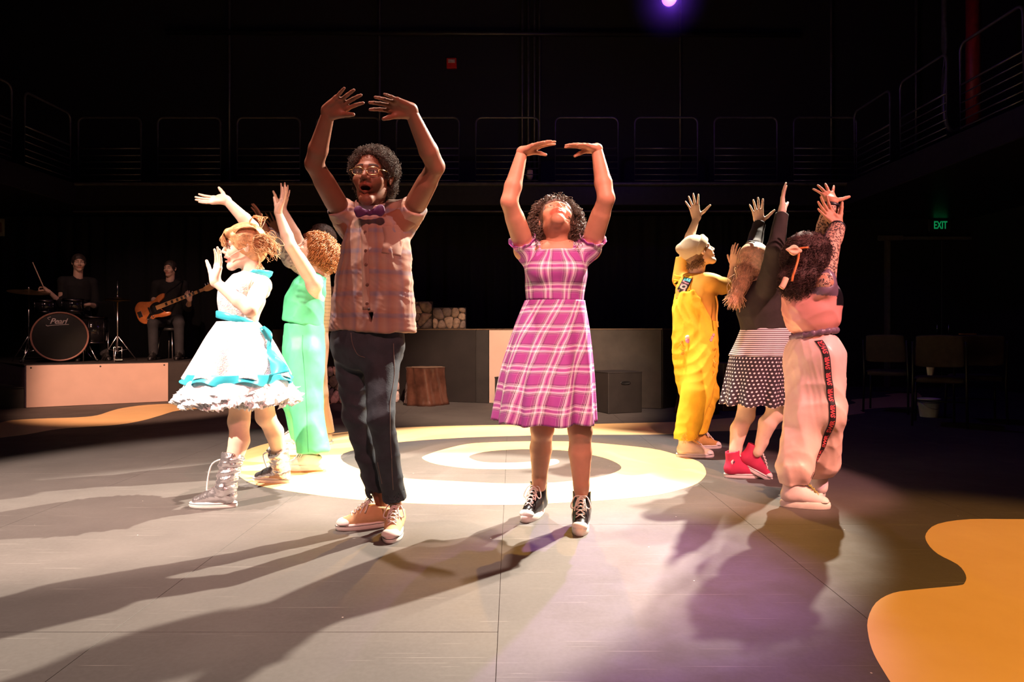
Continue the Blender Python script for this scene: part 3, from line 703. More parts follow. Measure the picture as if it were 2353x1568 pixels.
# ------------------------------------------------------------------ chairs, cup and bucket in the dark on the right
M_FAB = mat('dark_chair_fabric', (0.045, 0.032, 0.028), 0.9, bump=0.2)
def chair(pos, yaw, lab):
    e = empty('stacking_chair', (pos[0], pos[1], 0), lab, 'chair', 'dark stacking chairs at the right')
    R = np.array([[math.cos(yaw), -math.sin(yaw), 0], [math.sin(yaw), math.cos(yaw), 0], [0, 0, 1]]); P = lambda x, y, z: R@np.array([x, y, z])+np.array([pos[0], pos[1], 0])
    s = Sdf(); s.ec(P(0, 0, 0.44), P(0, 0, 0.50), (0.235, 0.225), (0.23, 0.22), R[:, 0], rnd=0.03, pw=5.0); v, f = s.mesh(0.014); mk('seat', v, f, M_FAB, e)
    s = Sdf(); s.ec(P(0, 0.20, 0.60), P(0, 0.30, 0.93), (0.22, 0.022), (0.20, 0.02), R[:, 0], rnd=0.02, pw=4.0); v, f = s.mesh(0.012); mk('backrest', v, f, M_FAB, e)
    for sx in (-1, 1):
        mtube('leg', [P(sx*0.225, -0.20, 0.45), P(sx*0.235, -0.23, 0.0)], 0.0125, M_DARKM, e)
        mtube('leg', [P(sx*0.225, 0.30, 0.86), P(sx*0.23, 0.21, 0.45), P(sx*0.235, 0.25, 0.0)], 0.0125, M_DARKM, e)
        mtube('side_rail', [P(sx*0.225, -0.20, 0.44), P(sx*0.228, 0.21, 0.44)], 0.011, M_DARKM, e)
    mtube('crossbar', [P(-0.23, -0.215, 0.22), P(0.23, -0.215, 0.22)], 0.008, M_DARKM, e)
    return e
chair((4.55, 8.25), 2.5, 'leftmost of the dark chairs at the right, standing on the yellow road')
chair((4.42, 7.05), 2.55, 'dark chair with a white cup on its seat')
chair((4.98, 7.35), 2.75, 'dark chair with an orange slip on top of its backrest')
chair((5.55, 5.75), 2.2, 'dark chair cut off by the right edge')
bk = empty('white_bucket', (4.70, 7.70, 0), 'white plastic bucket under the dark chairs', 'bucket'); c = np.array([4.70, 7.70, 0])
M_WP = mat('white_plastic', (0.72, 0.70, 0.66), 0.4, var=0.06)
v, f = lathe(c, [(0.085, 0.0), (0.09, 0.01), (0.115, 0.20), (0.12, 0.20), (0.12, 0.21), (0.108, 0.21), (0.085, 0.012)], 28); mk('pail', v, f, M_WP, bk)
v, f = lathe(c, [(0.118, 0.165), (0.122, 0.165), (0.122, 0.172), (0.118, 0.172)], 28, capA=False, capB=False); mk('rim_band', v, f, M_DARKM, bk)
mtube('bail_handle', smoothpath([c+[-0.12, 0, 0.19], c+[-0.09, -0.1, 0.13], c+[0.0, -0.135, 0.10], c+[0.09, -0.1, 0.13], c+[0.12, 0, 0.19]], 14), 0.003, M_METAL, bk)
cu = np.array([4.37, 7.13, 0.505]); v, f = lathe(cu, [(0.028, 0.0), (0.030, 0.004), (0.042, 0.12), (0.045, 0.121), (0.045, 0.126), (0.039, 0.126), (0.027, 0.006)], 24)
prop(mk('paper_cup', v, f, M_WP, loc=cu), 'white paper cup on the seat of a dark chair', 'cup')
slip = mbox('paper_slip', (5.11, 7.66, 0.936), (0.17, 0.05, 0.01), mat('orange_slip', (0.7, 0.22, 0.05), 0.6), bev=0.002, loc=(5.11, 7.66, 0.93)); prop(slip, 'small orange slip lying on a chair backrest', 'paper')
# ------------------------------------------------------------------ people: builders
def skin_mat(name, color, rough=0.45):
    m, nd = newmat(name, color, rough+0.1, 0.0, 0.3); v = nd.obj()[0]
    a = nd.new('ShaderNodeAttribute', attribute_name='tint')
    n = nd.ramp(nd.noise(v, 9, 4), [(0.3, tuple(c*0.88 for c in color)), (0.7, tuple(min(1, c*1.1) for c in color))])
    nd.link(nd.mix(1.0, n, a.outputs['Color'], 'MULTIPLY'), nd.P.inputs['Base Color'])
    nd.bump(nd.noise(v, 220, 2), 0.05, 0.002); return m
def frame(fwd, up=(0, 0, 1)):
    """columns: right, forward, up"""
    f = N(fwd); u = np.asarray(up, float); u = N(u-np.dot(u, f)*f); return np.stack([np.cross(f, u), f, u], 1)

FING = [((0.030, 0.088, 0.003), (0.043, 0.027, 0.022), 0.0090, (0.018, 0.004, 0)), ((0.0095, 0.093, 0.006), (0.047, 0.031, 0.023), 0.0092, (0.006, 0.0, 0.001)),
        ((-0.0115, 0.089, 0.004), (0.043, 0.029, 0.022), 0.0088, (-0.006, 0.0, 0.001)), ((-0.031, 0.079, -0.001), (0.034, 0.022, 0.019), 0.0078, (-0.018, 0.004, 0))]
def hand(wr, fdir, pnorm, side, sc=1.0, spread=8, curl=(8, 10, 8), thumb=(45, 15), fore=None, res=0.0026, fcurl=None):
    """hand mesh at wrist wr: fingers point along fdir, palm faces pnorm; side 'R'/'L'; thumb = (angle out, bend towards palm)"""
    f = N(fdir); p = np.asarray(pnorm, float); p = N(p-np.dot(p, f)*f); d = -p
    t = np.cross(d, f) if side == 'R' else np.cross(f, d)
    B = np.stack([t, f, d], 1); L = lambda q: wr+B@(np.asarray(q, float)*sc)
    s = Sdf()
    for kn, seg, r, st_ in FING: s.rc(L(st_), L(kn), 0.0135*sc, 0.0112*sc, k=0.012*sc)
    s.rc(L((0.0, 0.0, 0)), L((0.0, 0.05, 0)), 0.022*sc, 0.016*sc, k=0.014*sc, flat=(d, 1.35))
    s.el(L((0.024, 0.034, -0.010)), np.array((0.015, 0.030, 0.014))*sc, B, k=0.012*sc)
    s.el(L((-0.026, 0.034, -0.008)), np.array((0.012, 0.032, 0.012))*sc, B, k=0.012*sc)
    if fore is not None: s.rc(wr+N(fore-wr)*0.06, wr, 0.0285*sc, 0.0255*sc, k=0.02*sc, flat=(d, 1.2)); s.rc(wr, L((0, 0.02, 0)), 0.0255*sc, 0.022*sc, k=0.02*sc, flat=(d, 1.35))
    sp = (1.0, 0.28, -0.45, -1.25)
    for i, (kn, seg, r, st_) in enumerate(FING):
        a = math.radians(spread*sp[i]); b = 0.0; q = np.array(kn); cs = curl if fcurl is None else fcurl[i]
        for j in range(3):
            b += math.radians(cs[j]); dr = np.array([math.sin(a)*math.cos(b), math.cos(a)*math.cos(b), -math.sin(b)])
            q2 = q+dr*seg[j]; s.rc(L(q), L(q2), r*sc*(1-0.10*j), r*sc*(0.92-0.12*j), k=(0.006 if j == 0 else 0.003)*sc); q = q2
    a, b = math.radians(thumb[0]), math.radians(thumb[1]); q = np.array((0.022, 0.014, -0.006))
    for j, (sl, r0, r1) in enumerate(((0.047, 0.0150, 0.0125), (0.036, 0.0115, 0.0105), (0.030, 0.0105, 0.0080))):
        aa = a*(1.0 if j == 0 else 0.85); bb = b*(0.6 if j == 0 else 1.0+0.2*j)
        dr = np.array([math.sin(aa)*math.cos(bb), math.cos(aa)*math.cos(bb), -math.sin(bb)]); q2 = q+dr*sl
        s.rc(L(q), L(q2), r0*sc, r1*sc, k=(0.010 if j == 0 else 0.004)*sc); q = q2
    return s.mesh(res, 1)

def head(o, R, hs=1.0, res=0.0028, jaw=0.0, smile=0.0, male=True, thick_lips=0.0, brow=(0.25, 0.2, 0.18), lip=(1.0, 0.62, 0.6), neck=None, nr=0.058, lids=1.0):
    """head mesh; o = centre at eye level, R = frame (right, forward, up)"""
    s = Sdf(); P = lambda x, y, z: o+R@(np.array([x, y, z])*hs)
    def el(c, r, k=0.02, sub=False): s.el(P(*c), np.array(r)*hs, R, k*hs, sub)
    def rc(a, b, ra, rb=None, k=0.02, sub=False): s.rc(P(*a), P(*b), ra*hs, (ra if rb is None else rb)*hs, k*hs, sub)
    J = jaw
    el((0, -0.012, 0.030), (0.0755, 0.097, 0.088)); el((0, 0.020, -0.031-J*0.3), (0.057, 0.068, 0.078+J*0.3), 0.03)
    w = 0.043 if male else 0.041; ns = 1.0 if male else 0.84
    for sx in (-1, 1):
        rc((sx*w, -0.002, -0.060-J*0.4), (sx*0.013, 0.068, -0.100-J), 0.017 if male else 0.014, 0.014, 0.035)
        el((sx*0.038, 0.060, -0.030), (0.025, 0.022, 0.022), 0.03)
        rc((sx*0.010, 0.086, 0.022), (sx*0.046, 0.070, 0.021), 0.0115 if male else 0.009, 0.010, 0.016)
        el((sx*0.0775, -0.006, -0.004), (0.007, 0.018, 0.031), 0.008); el((sx*0.083, -0.010, 0.004), (0.007, 0.014, 0.024), 0.006)
        el((sx*0.087, 0.002, 0.0), (0.006, 0.008, 0.014), 0.003, True)
    el((0, 0.074, -0.102-J), (0.020 if male else 0.016, 0.016, 0.015), 0.025)
    for sx in (-1, 1): el((sx*0.033, 0.098, -0.001), (0.019, 0.016, 0.011), 0.014, True)
    rc((0, 0.088, 0.012), (0, 0.112-0.004*(1-ns)*6, -0.026), 0.0075*ns, 0.0115*ns, 0.012)
    for sx in (-1, 1):
        el((sx*0.0135*ns, 0.101-0.003*(1-ns)*6, -0.033), (0.0098*ns, 0.012*ns, 0.0085*ns), 0.006)
        el((sx*0.0075*ns, 0.107-0.003*(1-ns)*6, -0.041), (0.0042*ns, 0.006, 0.005), 0.002, True)
    el((0, 0.080, -0.058), (0.030, 0.022, 0.022), 0.016)
    tl = 0.0065+thick_lips; up = -0.058; lo = -0.072-J*0.85; sm = 0.010*smile
    for sx in (-1, 1):
        rc((0, 0.0985, up), (sx*0.024*(1+0.25*smile), 0.084-0.006*smile, -0.064-J*0.4+sm), tl, 0.004, 0.004)
        rc((0, 0.0955-J*0.25, lo), (sx*0.024*(1+0.25*smile), 0.083-0.006*smile, -0.065-J*0.45+sm), tl*1.1, 0.004, 0.004)
    if J > 0.004: el((0, 0.094, (up+lo)/2-0.001), (0.0215, 0.032, max(0.004, (up-lo)/2-tl*0.40)), 0.003, True)
    else: rc((-0.022*(1+0.25*smile), 0.090, -0.0645+sm*0.8), (0, 0.1035, -0.0655), 0.0012, 0.0016, 0.003, True); rc((0.022*(1+0.25*smile), 0.090, -0.0645+sm*0.8), (0, 0.1035, -0.0655), 0.0012, 0.0016, 0.003, True)
    for sx in (-1, 1):
        el((sx*0.0315, 0.0735, 0.0), (0.0150, 0.0150, 0.0145), 0.003)
        if lids > 0: el((sx*0.0315, 0.090, -0.0003), (0.0130, 0.014, 0.0056*lids), 0.002, True)
    if neck is not None: rc_ = s.rc(o+R@(np.array([0, -0.022, -0.045])*hs), neck, nr, nr*1.08, 0.02)
    v, f = s.mesh(res, 1)
    q = ((v-o)@R)/hs; x, y, z = np.abs(q[:, 0]), q[:, 1], q[:, 2]
    col = np.ones((len(v), 3))
    ml = np.clip(1.4-np.sqrt((x/(0.026*(1+0.25*smile)))**2+((z-(up+lo)/2)/((up-lo)/2+0.0095))**2)*1.1, 0, 1)*(y > 0.075); ml = np.clip(ml*4, 0, 1)
    col = col*(1-ml[:, None])+np.array(lip)*ml[:, None]
    if J > 0.004:
        inm = (np.sqrt((x/0.021)**2+((z-(up+lo)/2)/max(0.004, (up-lo)/2-tl*0.45))**2) < 1) & (y < 0.093) & (y > 0.03); col[inm] = np.array((0.25, 0.08, 0.08))
    bz = 0.0245+0.004*np.sin(np.clip((x-0.012)/0.036, 0, 1)*3.1)-0.10*np.clip(x-0.040, 0, 1)
    bm = np.clip(2.2-np.abs(z-bz)/0.0028, 0, 1)*(x > 0.011)*(x < 0.050)*(y > 0.045)
    col = col*(1-bm[:, None])+np.array(brow)*bm[:, None]
    lash = np.clip(1.5-np.abs(np.sqrt(((x-0.0315)/0.0142)**2+((z)/0.0068)**2)-1)/0.16, 0, 1)*(y > 0.07)*(z > -0.001); col = col*(1-0.75*lash[:, None])
    return v, f, col
def eyes(root, o, R, hs, look=(0, 1, 0), iris=(0.06, 0.03, 0.015)):
    M = mat('eye_white', (0.80, 0.76, 0.72), 0.15, var=0.04); I = mat('iris_%d' % int(iris[0]*1000+iris[2]*77777), iris, 0.15)
    for sx in (-1, 1):
        c = o+R@(np.array([sx*0.0315, 0.0735, 0.0])*hs); d = R@N(look)
        v, f = lathe(c, [(0.0128*hs*math.sin(t), 0.0128*hs*math.cos(t)) for t in np.linspace(0.02, 3.12, 10)], 16, d); e = mk('eye', v, f, M, root)
        v, f = lathe(c, [(0.0131*hs*math.sin(t), 0.0131*hs*math.cos(t)) for t in np.linspace(0.46, 0.0, 5)], 14, d, False, True); mk('iris', v, f, I, e)

def arm_ops(s, sh, el_, wr, r=1.0, k=0.010, hand_r=0.026):
    sh, el_, wr = map(np.asarray, (sh, el_, wr))
    s.rc(sh, el_, 0.050*r, 0.0405*r, k); s.el(sh, 0.055*r, None, 0.02); m = sh+(el_-sh)*0.5
    s.rc(sh+(el_-sh)*0.3, sh+(el_-sh)*0.68, 0.050*r, 0.046*r, k)
    s.rc(el_, el_+(wr-el_)*0.30, 0.0405*r, 0.0415*r, k); s.rc(el_+(wr-el_)*0.30, wr, 0.0415*r, hand_r*r, k)
def leg_ops(s, hp, kn, an, back, r=1.0, k=0.010):
    hp, kn, an, back = map(np.asarray, (hp, kn, an, back)); back = N(back)
    s.rc(hp, kn, 0.088*r, 0.056*r, k); s.el(kn-back*0.008, 0.053*r, None, 0.02)
    c = kn+(an-kn)*0.30+back*0.020; s.rc(kn, c, 0.052*r, 0.056*r, 0.02); s.rc(c, an+(kn-an)*0.25+back*0.006, 0.057*r, 0.038*r, k); s.rc(an+(kn-an)*0.28, an, 0.039*r, 0.033*r, k)
def person(name_label, base): return empty('person', base, name_label, 'person')
def finish_body(root, blocks, mat_):
    """blocks [(v, f, col or None)] -> one body mesh"""
    V, Fq, C, n = [], [], [], 0
    for b in blocks:
        v, f = b[0], b[1]; V.append(v); Fq.append(f+n); n += len(v); C.append(b[2] if len(b) > 2 and b[2] is not None else np.ones((len(v), 3)))
    return mk('body', np.concatenate(V), np.concatenate(Fq), mat_, root, col=np.concatenate(C))
def garment(root, name, s, mat_, res=0.007, smooth=1, pat=None, label=None):
    v, f = s.mesh(res, smooth); o = mk(name, v, f, mat_, root, attr=pat(v) if pat else None)
    if label: o['label'] = label
    return o
def wrap_pat(c, xa):
    """pattern coordinates wrapped round an upright axis through c"""
    xa = N(xa); ya = np.cross([0, 0, 1.0], xa)
    def f(v):
        q = v-c; a = np.arctan2(q@xa, -(q@ya)); r = np.sqrt((q@xa)**2+(q@ya)**2); return np.c_[a*0.145, q[:, 2], r]
    return f
def skirt(root, name, rows, xa, ya, mat_, nf=11, amp=0.02, seed=1, n=160, m=30, wave=0.0, th=0.003, label=None, ruff=0, ruffamp=0.0):
    """rows [(centre, rx, ry)] from waist to hem with growing folds"""
    rs = np.random.RandomState(seed); C = smoothpath([r[0] for r in rows], m); RX = smoothpath([[r[1]] for r in rows], m)[:, 0]; RY = smoothpath([[r[2]] for r in rows], m)[:, 0]
    t = np.arange(n)/n*2*np.pi; ph = rs.rand(4)*6.28; xa, ya = N(xa), N(ya); R, U = [], []; vacc = 0.0
    g = np.sin(nf*t+ph[0]+0.9*np.sin(2*t+ph[1]))+0.5*np.sin((nf*2-3)*t+ph[2]+np.sin(3*t)); 
    if ruff:
        FR = np.array([np.sin(int(ruff*q)*t+rs.rand()*6.28+2.5*np.sin(int(3+9*rs.rand())*t+rs.rand()*6)) for q in (0.5, 1.0, 1.6, 2.3)]); FR = np.stack([(FR*np.array([0.6, 0.8, 0.6, 0.5])[:, None]*np.cos(i*0.35*np.array([1, 1.7, 2.6, 3.1])+rs.rand(4)*0.6)[:, None]).sum(0) for i in range(m)], 1)
    for i in range(m):
        u = i/(m-1); a = amp*u**1.3; fr = ruffamp*u**2*FR[:, i] if ruff else 0
        rr = a*g+fr
        p = C[i]+np.outer((RX[i]+rr)*np.cos(t), xa)+np.outer((RY[i]+rr)*np.sin(t), ya)
        p[:, 2] += wave*u**2*np.sin(nf*t+ph[3])+(0.5*fr if ruff else 0)
        if i: vacc += np.linalg.norm(C[i]-C[i-1])*1.05
        R.append(p); U.append(np.c_[t*(RX[-1]*0.42+RX[i]*0.42+0.02), np.full(n, -vacc), np.full(n, u)])
    R = np.array(R); idx = np.arange(m*n).reshape(m, n); a, b = idx[:-1], idx[1:]
    Fq = np.stack([a, np.roll(a, -1, 1), np.roll(b, -1, 1), b], -1).reshape(-1, 4)
    o = mk(name, R.reshape(-1, 3), Fq, mat_, root, attr=np.concatenate(U)); md = o.modifiers.new('cloth', 'SOLIDIFY'); md.thickness = th; md.offset = -1
    if label: o['label'] = label
    return o

# ---- shoes
def foot(toe_px, d, L, up=0.10):
    """heel ground point, direction and ankle joint of a shoe whose toe tip is seen at toe_px"""
    d = N(np.append(np.asarray(d, float)[:2], 0)); t = G(*toe_px); h = t-d*L; return h, d, h+d*0.062*L/0.275+np.array([0, 0, up])
def sole_ring(L, Wd, sc=1.0, n=44):
    out = []
    for q in range(n):
        t = q/n*2*math.pi; y = -math.cos(t); x = math.sin(t)
        w = Wd/2*(0.80+0.20*math.sin((y+0.25)*1.5)) if y > -1 else 0
        yy = (y*0.5+0.5)*L; xx = math.copysign(abs(x)**0.72, x)*w
        if y > 0.3: xx *= 1-0.18*((y-0.3)/0.7)**2
        out.append((xx*sc, (yy-L*0.45)*sc+L*0.45))
    return np.array(out)
def shoe(root, heel, toe_dir, m_up, m_sole, m_toe, m_lace, L=0.275, high=True, pitch=0.0, ank=None, star=None, chunky=0.0, label=None, sole_h=0.028, ank_h=0.150, capped=True, stripe=True, loops=True):
    """canvas shoe; heel = ground point under the back of the heel; pitch raises the heel (deg)"""
    d = N(np.append(np.asarray(toe_dir, float)[:2], 0)); p = math.radians(pitch)
    f = N(d*math.cos(p)-np.array([0, 0, math.sin(p)])); r = np.cross(d, [0, 0, 1.0]); u = np.cross(r, f); B = np.stack([r, f, u], 1)
    heel = np.asarray(heel, float); Wd = 0.098*L/0.275*(1+0.1*chunky); K = L/0.275
    if pitch: heel = heel+np.array([0, 0, math.sin(p)*L*0.80])
    P = lambda x, y, z: heel+B@np.array([x, y, z])
    s = Sdf(); h = sole_h
    s.rc(P(0, 0.045*K, h+0.028), P(0, 0.12*K, h+0.030), 0.036, 0.037, 0.03); s.rc(P(0, 0.12*K, h+0.022), P(0, L-0.048, h+0.006), 0.039, 0.035, 0.03, flat=(u, 1.25))
    s.rc(P(0, 0.052*K, h+0.03), P(0, 0.075*K, h+0.075), 0.037, 0.038, 0.03); s.rc(P(0, 0.085*K, h+0.065), P(0, 0.175*K, h+0.028), 0.034, 0.030, 0.03)
    top = P(0, 0.060*K, h+(ank_h if high else 0.062))
    if high: s.rc(P(0, 0.062*K, h+0.05), top+u*0.01, 0.041, 0.047, 0.02)
    s.cut(P(0, 0, h-0.004), -u, P(0, L/2, 0), 0.25)
    if high:
        s.cut(top-u*0.004, u+0.18*f*-1, top, 0.07); s.rc(top-u*0.035, top+u*0.03, 0.037, 0.041, 0.004, True)
    else:
        s.cut(P(0, 0.05*K, h+0.072), N(u-0.10*f), P(0, 0.05*K, h+0.09), 0.085); s.rc(P(0, 0.05*K, h+0.065), P(0, 0.06*K, h+0.10), 0.029, 0.032, 0.004, True)
    v, fq = s.mesh(0.0045, 1); sh = mk('shoe', v, fq, m_up, root)
    if label: sh['label'] = label
    R = []
    for sc, z in ((0.97, 0.0), (1.0, 0.003), (1.02, h*0.55), (1.0, h), (0.955, h+0.003)):
        R.append([P(x, y, z) for x, y in sole_ring(L, Wd, sc)])
    v, fl = loft(R); mk('sole', v, fl, m_sole, sh, smooth=True)
    if stripe:
        q = sole_ring(L, Wd, 1.022); loop = np.array([P(x, y, h*0.80) for x, y in np.vstack([q, q[:1]])]); v, fl = tube(loop, 0.0013, 5); mk('sole_stripe', v, fl, M_DARKM if stripe is True else stripe, sh)
    if capped:
        s = Sdf(); s.el(P(0, L-0.040, h+0.002), (0.0425*K, 0.038*K, 0.029), B, 0.01); s.cut(P(0, 0, h), -u, P(0, L, 0), 0.2); s.cut(P(0, L-0.058, h), -f, P(0, L-0.06, h), 0.1)
        v, fq = s.mesh(0.004, 1); mk('toe_cap', v, fq, m_toe, sh)
    # laces: crossing bars up the vamp, knot loops
    if m_lace is not None:
        parts = []; a = np.array([0.205*K, h+0.040]); b = np.array([0.105*K, h+0.098]) if not high else np.array([0.108*K, h+min(0.115, ank_h-0.01)])
        nn = 6
        for i in range(nn):
            t0, t1 = i/nn, (i+0.8)/nn; q0 = a+(b-a)*t0; q1 = a+(b-a)*t1; w0 = 0.020
            bump_ = lambda t: 0.010*math.sin(math.pi*t)+0.002
            for sx in (-1, 1):
                pts = [P(sx*w0, q0[0], q0[1]-0.004+bump_(t0)), P(0, (q0[0]+q1[0])/2+0.004, (q0[1]+q1[1])/2+0.007+bump_(t0)), P(-sx*w0, q1[0], q1[1]-0.004+bump_(t1))]
                parts.append(tube(smoothpath(pts, 7), 0.0032, 5))
        if loops:
            k0 = P(0, b[0]+0.012, b[1]+0.010)
            for sx in (-1, 1):
                pts = [k0, k0+r*sx*0.03+f*0.012-u*0.002, k0+r*sx*0.048+f*0.03-u*0.045, k0+r*sx*0.030+f*0.03-u*0.05, k0+f*0.008]
                parts.append(tube(smoothpath(pts, 16), 0.0032, 5)); pts = [k0, k0+r*sx*0.02+f*0.03-u*0.02, k0+r*sx*0.028+f*0.055-u*0.06]; parts.append(tube(smoothpath(pts, 9), 0.003, 5))
        v, fq = join(parts); mk('laces', v, fq, m_lace, sh)
    if star is not None:
        c = P(star*0.0415, 0.062*K, h+0.078); n = r*star; x = f; y = u
        v, fl = lathe(c-n*0.004, [(0.021, 0), (0.021, 0.006), (0.018, 0.007)], 20, n); mk('ankle_patch', v, fl, m_sole, sh)
        pts = [c+n*0.004+(x*math.sin(i*math.pi/5)+y*math.cos(i*math.pi/5))*(0.013 if i % 2 == 0 else 0.0055) for i in range(10)]; top_ = [q+n*0.001 for q in pts]
        v, fl = loft([pts, top_], False, True); mk('star', v, fl, mat('navy_star', (0.02, 0.025, 0.08), 0.5), sh, smooth=False)
    return sh, P

# ---- hair
def hair_mat(name, color, rough=0.45, var=0.5):
    m, nd = newmat(name, color, rough, 0.0, 0.6); v = nd.obj()[0]
    nd.link(nd.ramp(nd.noise(v, 45, 4), [(0.3, tuple(c*(1-var) for c in color)), (0.7, tuple(min(1, c*(1+var)) for c in color))]), nd.P.inputs['Base Color'])
    nd.bump(nd.noise(v, 160, 3), 0.5, 0.004); return m
def scalp_cap(o, R, hs, grow=0.010, face=True, low=-0.06, hairline=0.055, extra=None):
    """hair mass close to the skull, cut away round the face"""
    s = Sdf(); P = lambda x, y, z: o+R@(np.array([x, y, z])*hs)
    s.el(P(0, -0.014, 0.032), (np.array((0.0755, 0.097, 0.088))+grow)*hs, R, 0.02)
    s.el(P(0, -0.045, -0.012), (np.array((0.066, 0.062, 0.075))+grow)*hs, R, 0.03)
    if extra: extra(s, P)
    if face: s.el(P(0, 0.100, hairline-0.100), np.array((0.078, 0.085, 0.105))*hs, R, 0.012*hs, True)
    return s, P
def scalp_points(n, rs, back=True, front=0.62, low=-0.45):
    """unit directions on the hair-bearing part of the skull (local frame)"""
    out = []
    while len(out) < n:
        d = N(rs.randn(3))
        if d[2] < low or (d[1] > front and d[2] < 0.55) or (d[1] > 0.25 and d[2] < -0.05): continue
        out.append(d)
    return np.array(out)
def frizz(pos, size, rs, sides=3, r=0.0012, turns=1.6, n=10):
    """small curls scattered at pos (N,3)"""
    Np = len(pos); t = np.linspace(0, 1, n); A = rs.randn(Np, 3); A /= np.linalg.norm(A, axis=1, keepdims=True); Bv = rs.randn(Np, 3); Bv -= (Bv*A).sum(1, keepdims=True)*A; Bv /= np.linalg.norm(Bv, axis=1, keepdims=True); Cv = np.cross(A, Bv)
    ph = rs.rand(Np, 1)*6.28; s = size*(0.6+0.8*rs.rand(Np, 1)); a = 2*np.pi*turns*t[None]+ph
    P = pos[:, None]+A[:, None]*((t[None]-0.5)*s*1.6)[..., None]+Bv[:, None]*(np.cos(a)*s*0.5)[..., None]+Cv[:, None]*(np.sin(a)*s*0.5)[..., None]
    return tubes(P, r, sides)
def strands(roots, dirs, length, rs, curl_r=0.008, curl_turns=5, n=26, droop=0.9, r=0.0022, sides=3, spread=0.3, grav=(0, 0, -1), lenvar=0.3):
    """locks from roots: leave along dirs, then bend along grav, spiralling"""
    S = len(roots); t = np.linspace(0, 1, n); Ln = length*(1-lenvar+2*lenvar*rs.rand(S, 1))
    d0 = dirs+spread*rs.randn(S, 3); d0 /= np.linalg.norm(d0, axis=1, keepdims=True); g = np.asarray(grav, float)
    P = np.zeros((S, n, 3)); P[:, 0] = roots
    for i in range(1, n):
        w = np.clip(t[i]*2.2*droop, 0, 1); d = d0*(1-w)+g*w; d /= np.linalg.norm(d, axis=1, keepdims=True)+1e-9; P[:, i] = P[:, i-1]+d*Ln/(n-1)
    A = np.cross(P[:, -1]-P[:, 0], rs.randn(S, 3)); A /= np.linalg.norm(A, axis=1, keepdims=True)+1e-9; Bv = np.cross(N(g)[None]*np.ones((S, 1)), A)
    a = 2*np.pi*curl_turns*t[None]*(0.8+0.4*rs.rand(S, 1))+rs.rand(S, 1)*6.28; cr = curl_r*(0.6+0.8*rs.rand(S, 1))*np.clip(t*4, 0, 1)[None]
    P = P+A[:, None]*(np.cos(a)*cr)[..., None]+Bv[:, None]*(np.sin(a)*cr)[..., None]
    return tubes(P, r*np.clip(1.15-0.6*t, 0.3, 1), sides)

# ---- patterned cloth
def cloth_mat(name, color, rough=0.75, bump=0.15, scale=60, var=0.12, metal=0.0, spec=0.4):
    m, nd = newmat(name, color, rough, metal, spec); v = nd.obj()[0]
    nd.link(nd.ramp(nd.noise(v, 8, 4), [(0.3, tuple(c*(1-var) for c in color)), (0.7, tuple(min(1, c*(1+var)) for c in color))]), nd.P.inputs['Base Color'])
    if bump: nd.bump(nd.noise(v, scale, 3), bump, 0.004)
    return m
def plaid_mat(name, ru, rv, period, rough=0.8, use='pat', mode='MIX', grime=None):
    """warp and weft stripe sets (position, colour) blended as a woven check"""
    m, nd = newmat(name, rough=rough); v, x, y, z = nd.pat() if use == 'pat' else nd.obj()
    if use == 'obj': y = z
    wob = nd.math('MULTIPLY', nd.math('SUBTRACT', nd.noise(v, 5, 2), 0.5), 0.02)
    fx = nd.math('FRACT', nd.math('MULTIPLY', nd.math('ADD', x, wob), 1/period[0])); fy = nd.math('FRACT', nd.math('MULTIPLY', nd.math('ADD', y, wob), 1/period[1]))
    a, b = nd.ramp(fx, ru, 'CONSTANT' if mode != 'SOFT' else 'LINEAR'), nd.ramp(fy, rv, 'CONSTANT' if mode != 'SOFT' else 'LINEAR')
    c = nd.mix(0.5, a, b)
    if grime: c = nd.mix(nd.math('MULTIPLY', nd.noise(v, 4, 4), 0.5), c, grime)
    nd.link(c, nd.P.inputs['Base Color']); nd.bump(nd.noise(v, 90, 3), 0.12, 0.003); return m
def leopard_mat(name, base, dark, mid, scale=70):
    m, nd = newmat(name, base, 0.7); v = nd.obj()[0]; vo = nd.voro(v, scale); d = vo.outputs['Distance']; n = nd.noise(v, scale*1.3, 2)
    dd = nd.math('ADD', d, nd.math('MULTIPLY', nd.math('SUBTRACT', n, 0.5), 0.5))
    nd.link(nd.ramp(dd, [(0.0, mid), (0.22, dark), (0.46, base)], 'CONSTANT'), nd.P.inputs['Base Color']); return m
def surface_map(ob):
    """BVH of a mesh object in world space"""
    b = base_of(ob.parent)+np.array(ob.location); me = ob.data
    return BVHTree.FromPolygons([Vector(np.array(q.co)+b) for q in me.vertices], [list(p.vertices) for p in me.polygons])
def on_surface(bvh, p, toward, lift=0.003):
    """drop a point on the cloth along direction toward (from outside)"""
    d = Vector(N(toward)); hit = bvh.ray_cast(Vector(p)-d*0.35, d)
    if hit[0] is None: hit = bvh.find_nearest(Vector(p))
    return np.array(hit[0])-np.array(d)*lift

def panel_mat(name, rough=0.3, spec=0.7):
    """cloth whose panels carry their own colour"""
    m, nd = newmat(name, (0.8, 0.4, 0.35), rough, 0.0, spec); a = nd.new('ShaderNodeAttribute', attribute_name='tint'); nd.link(a.outputs['Color'], nd.P.inputs['Base Color']); nd.bump(nd.noise(nd.obj()[0], 30, 3), 0.1, 0.004); return m
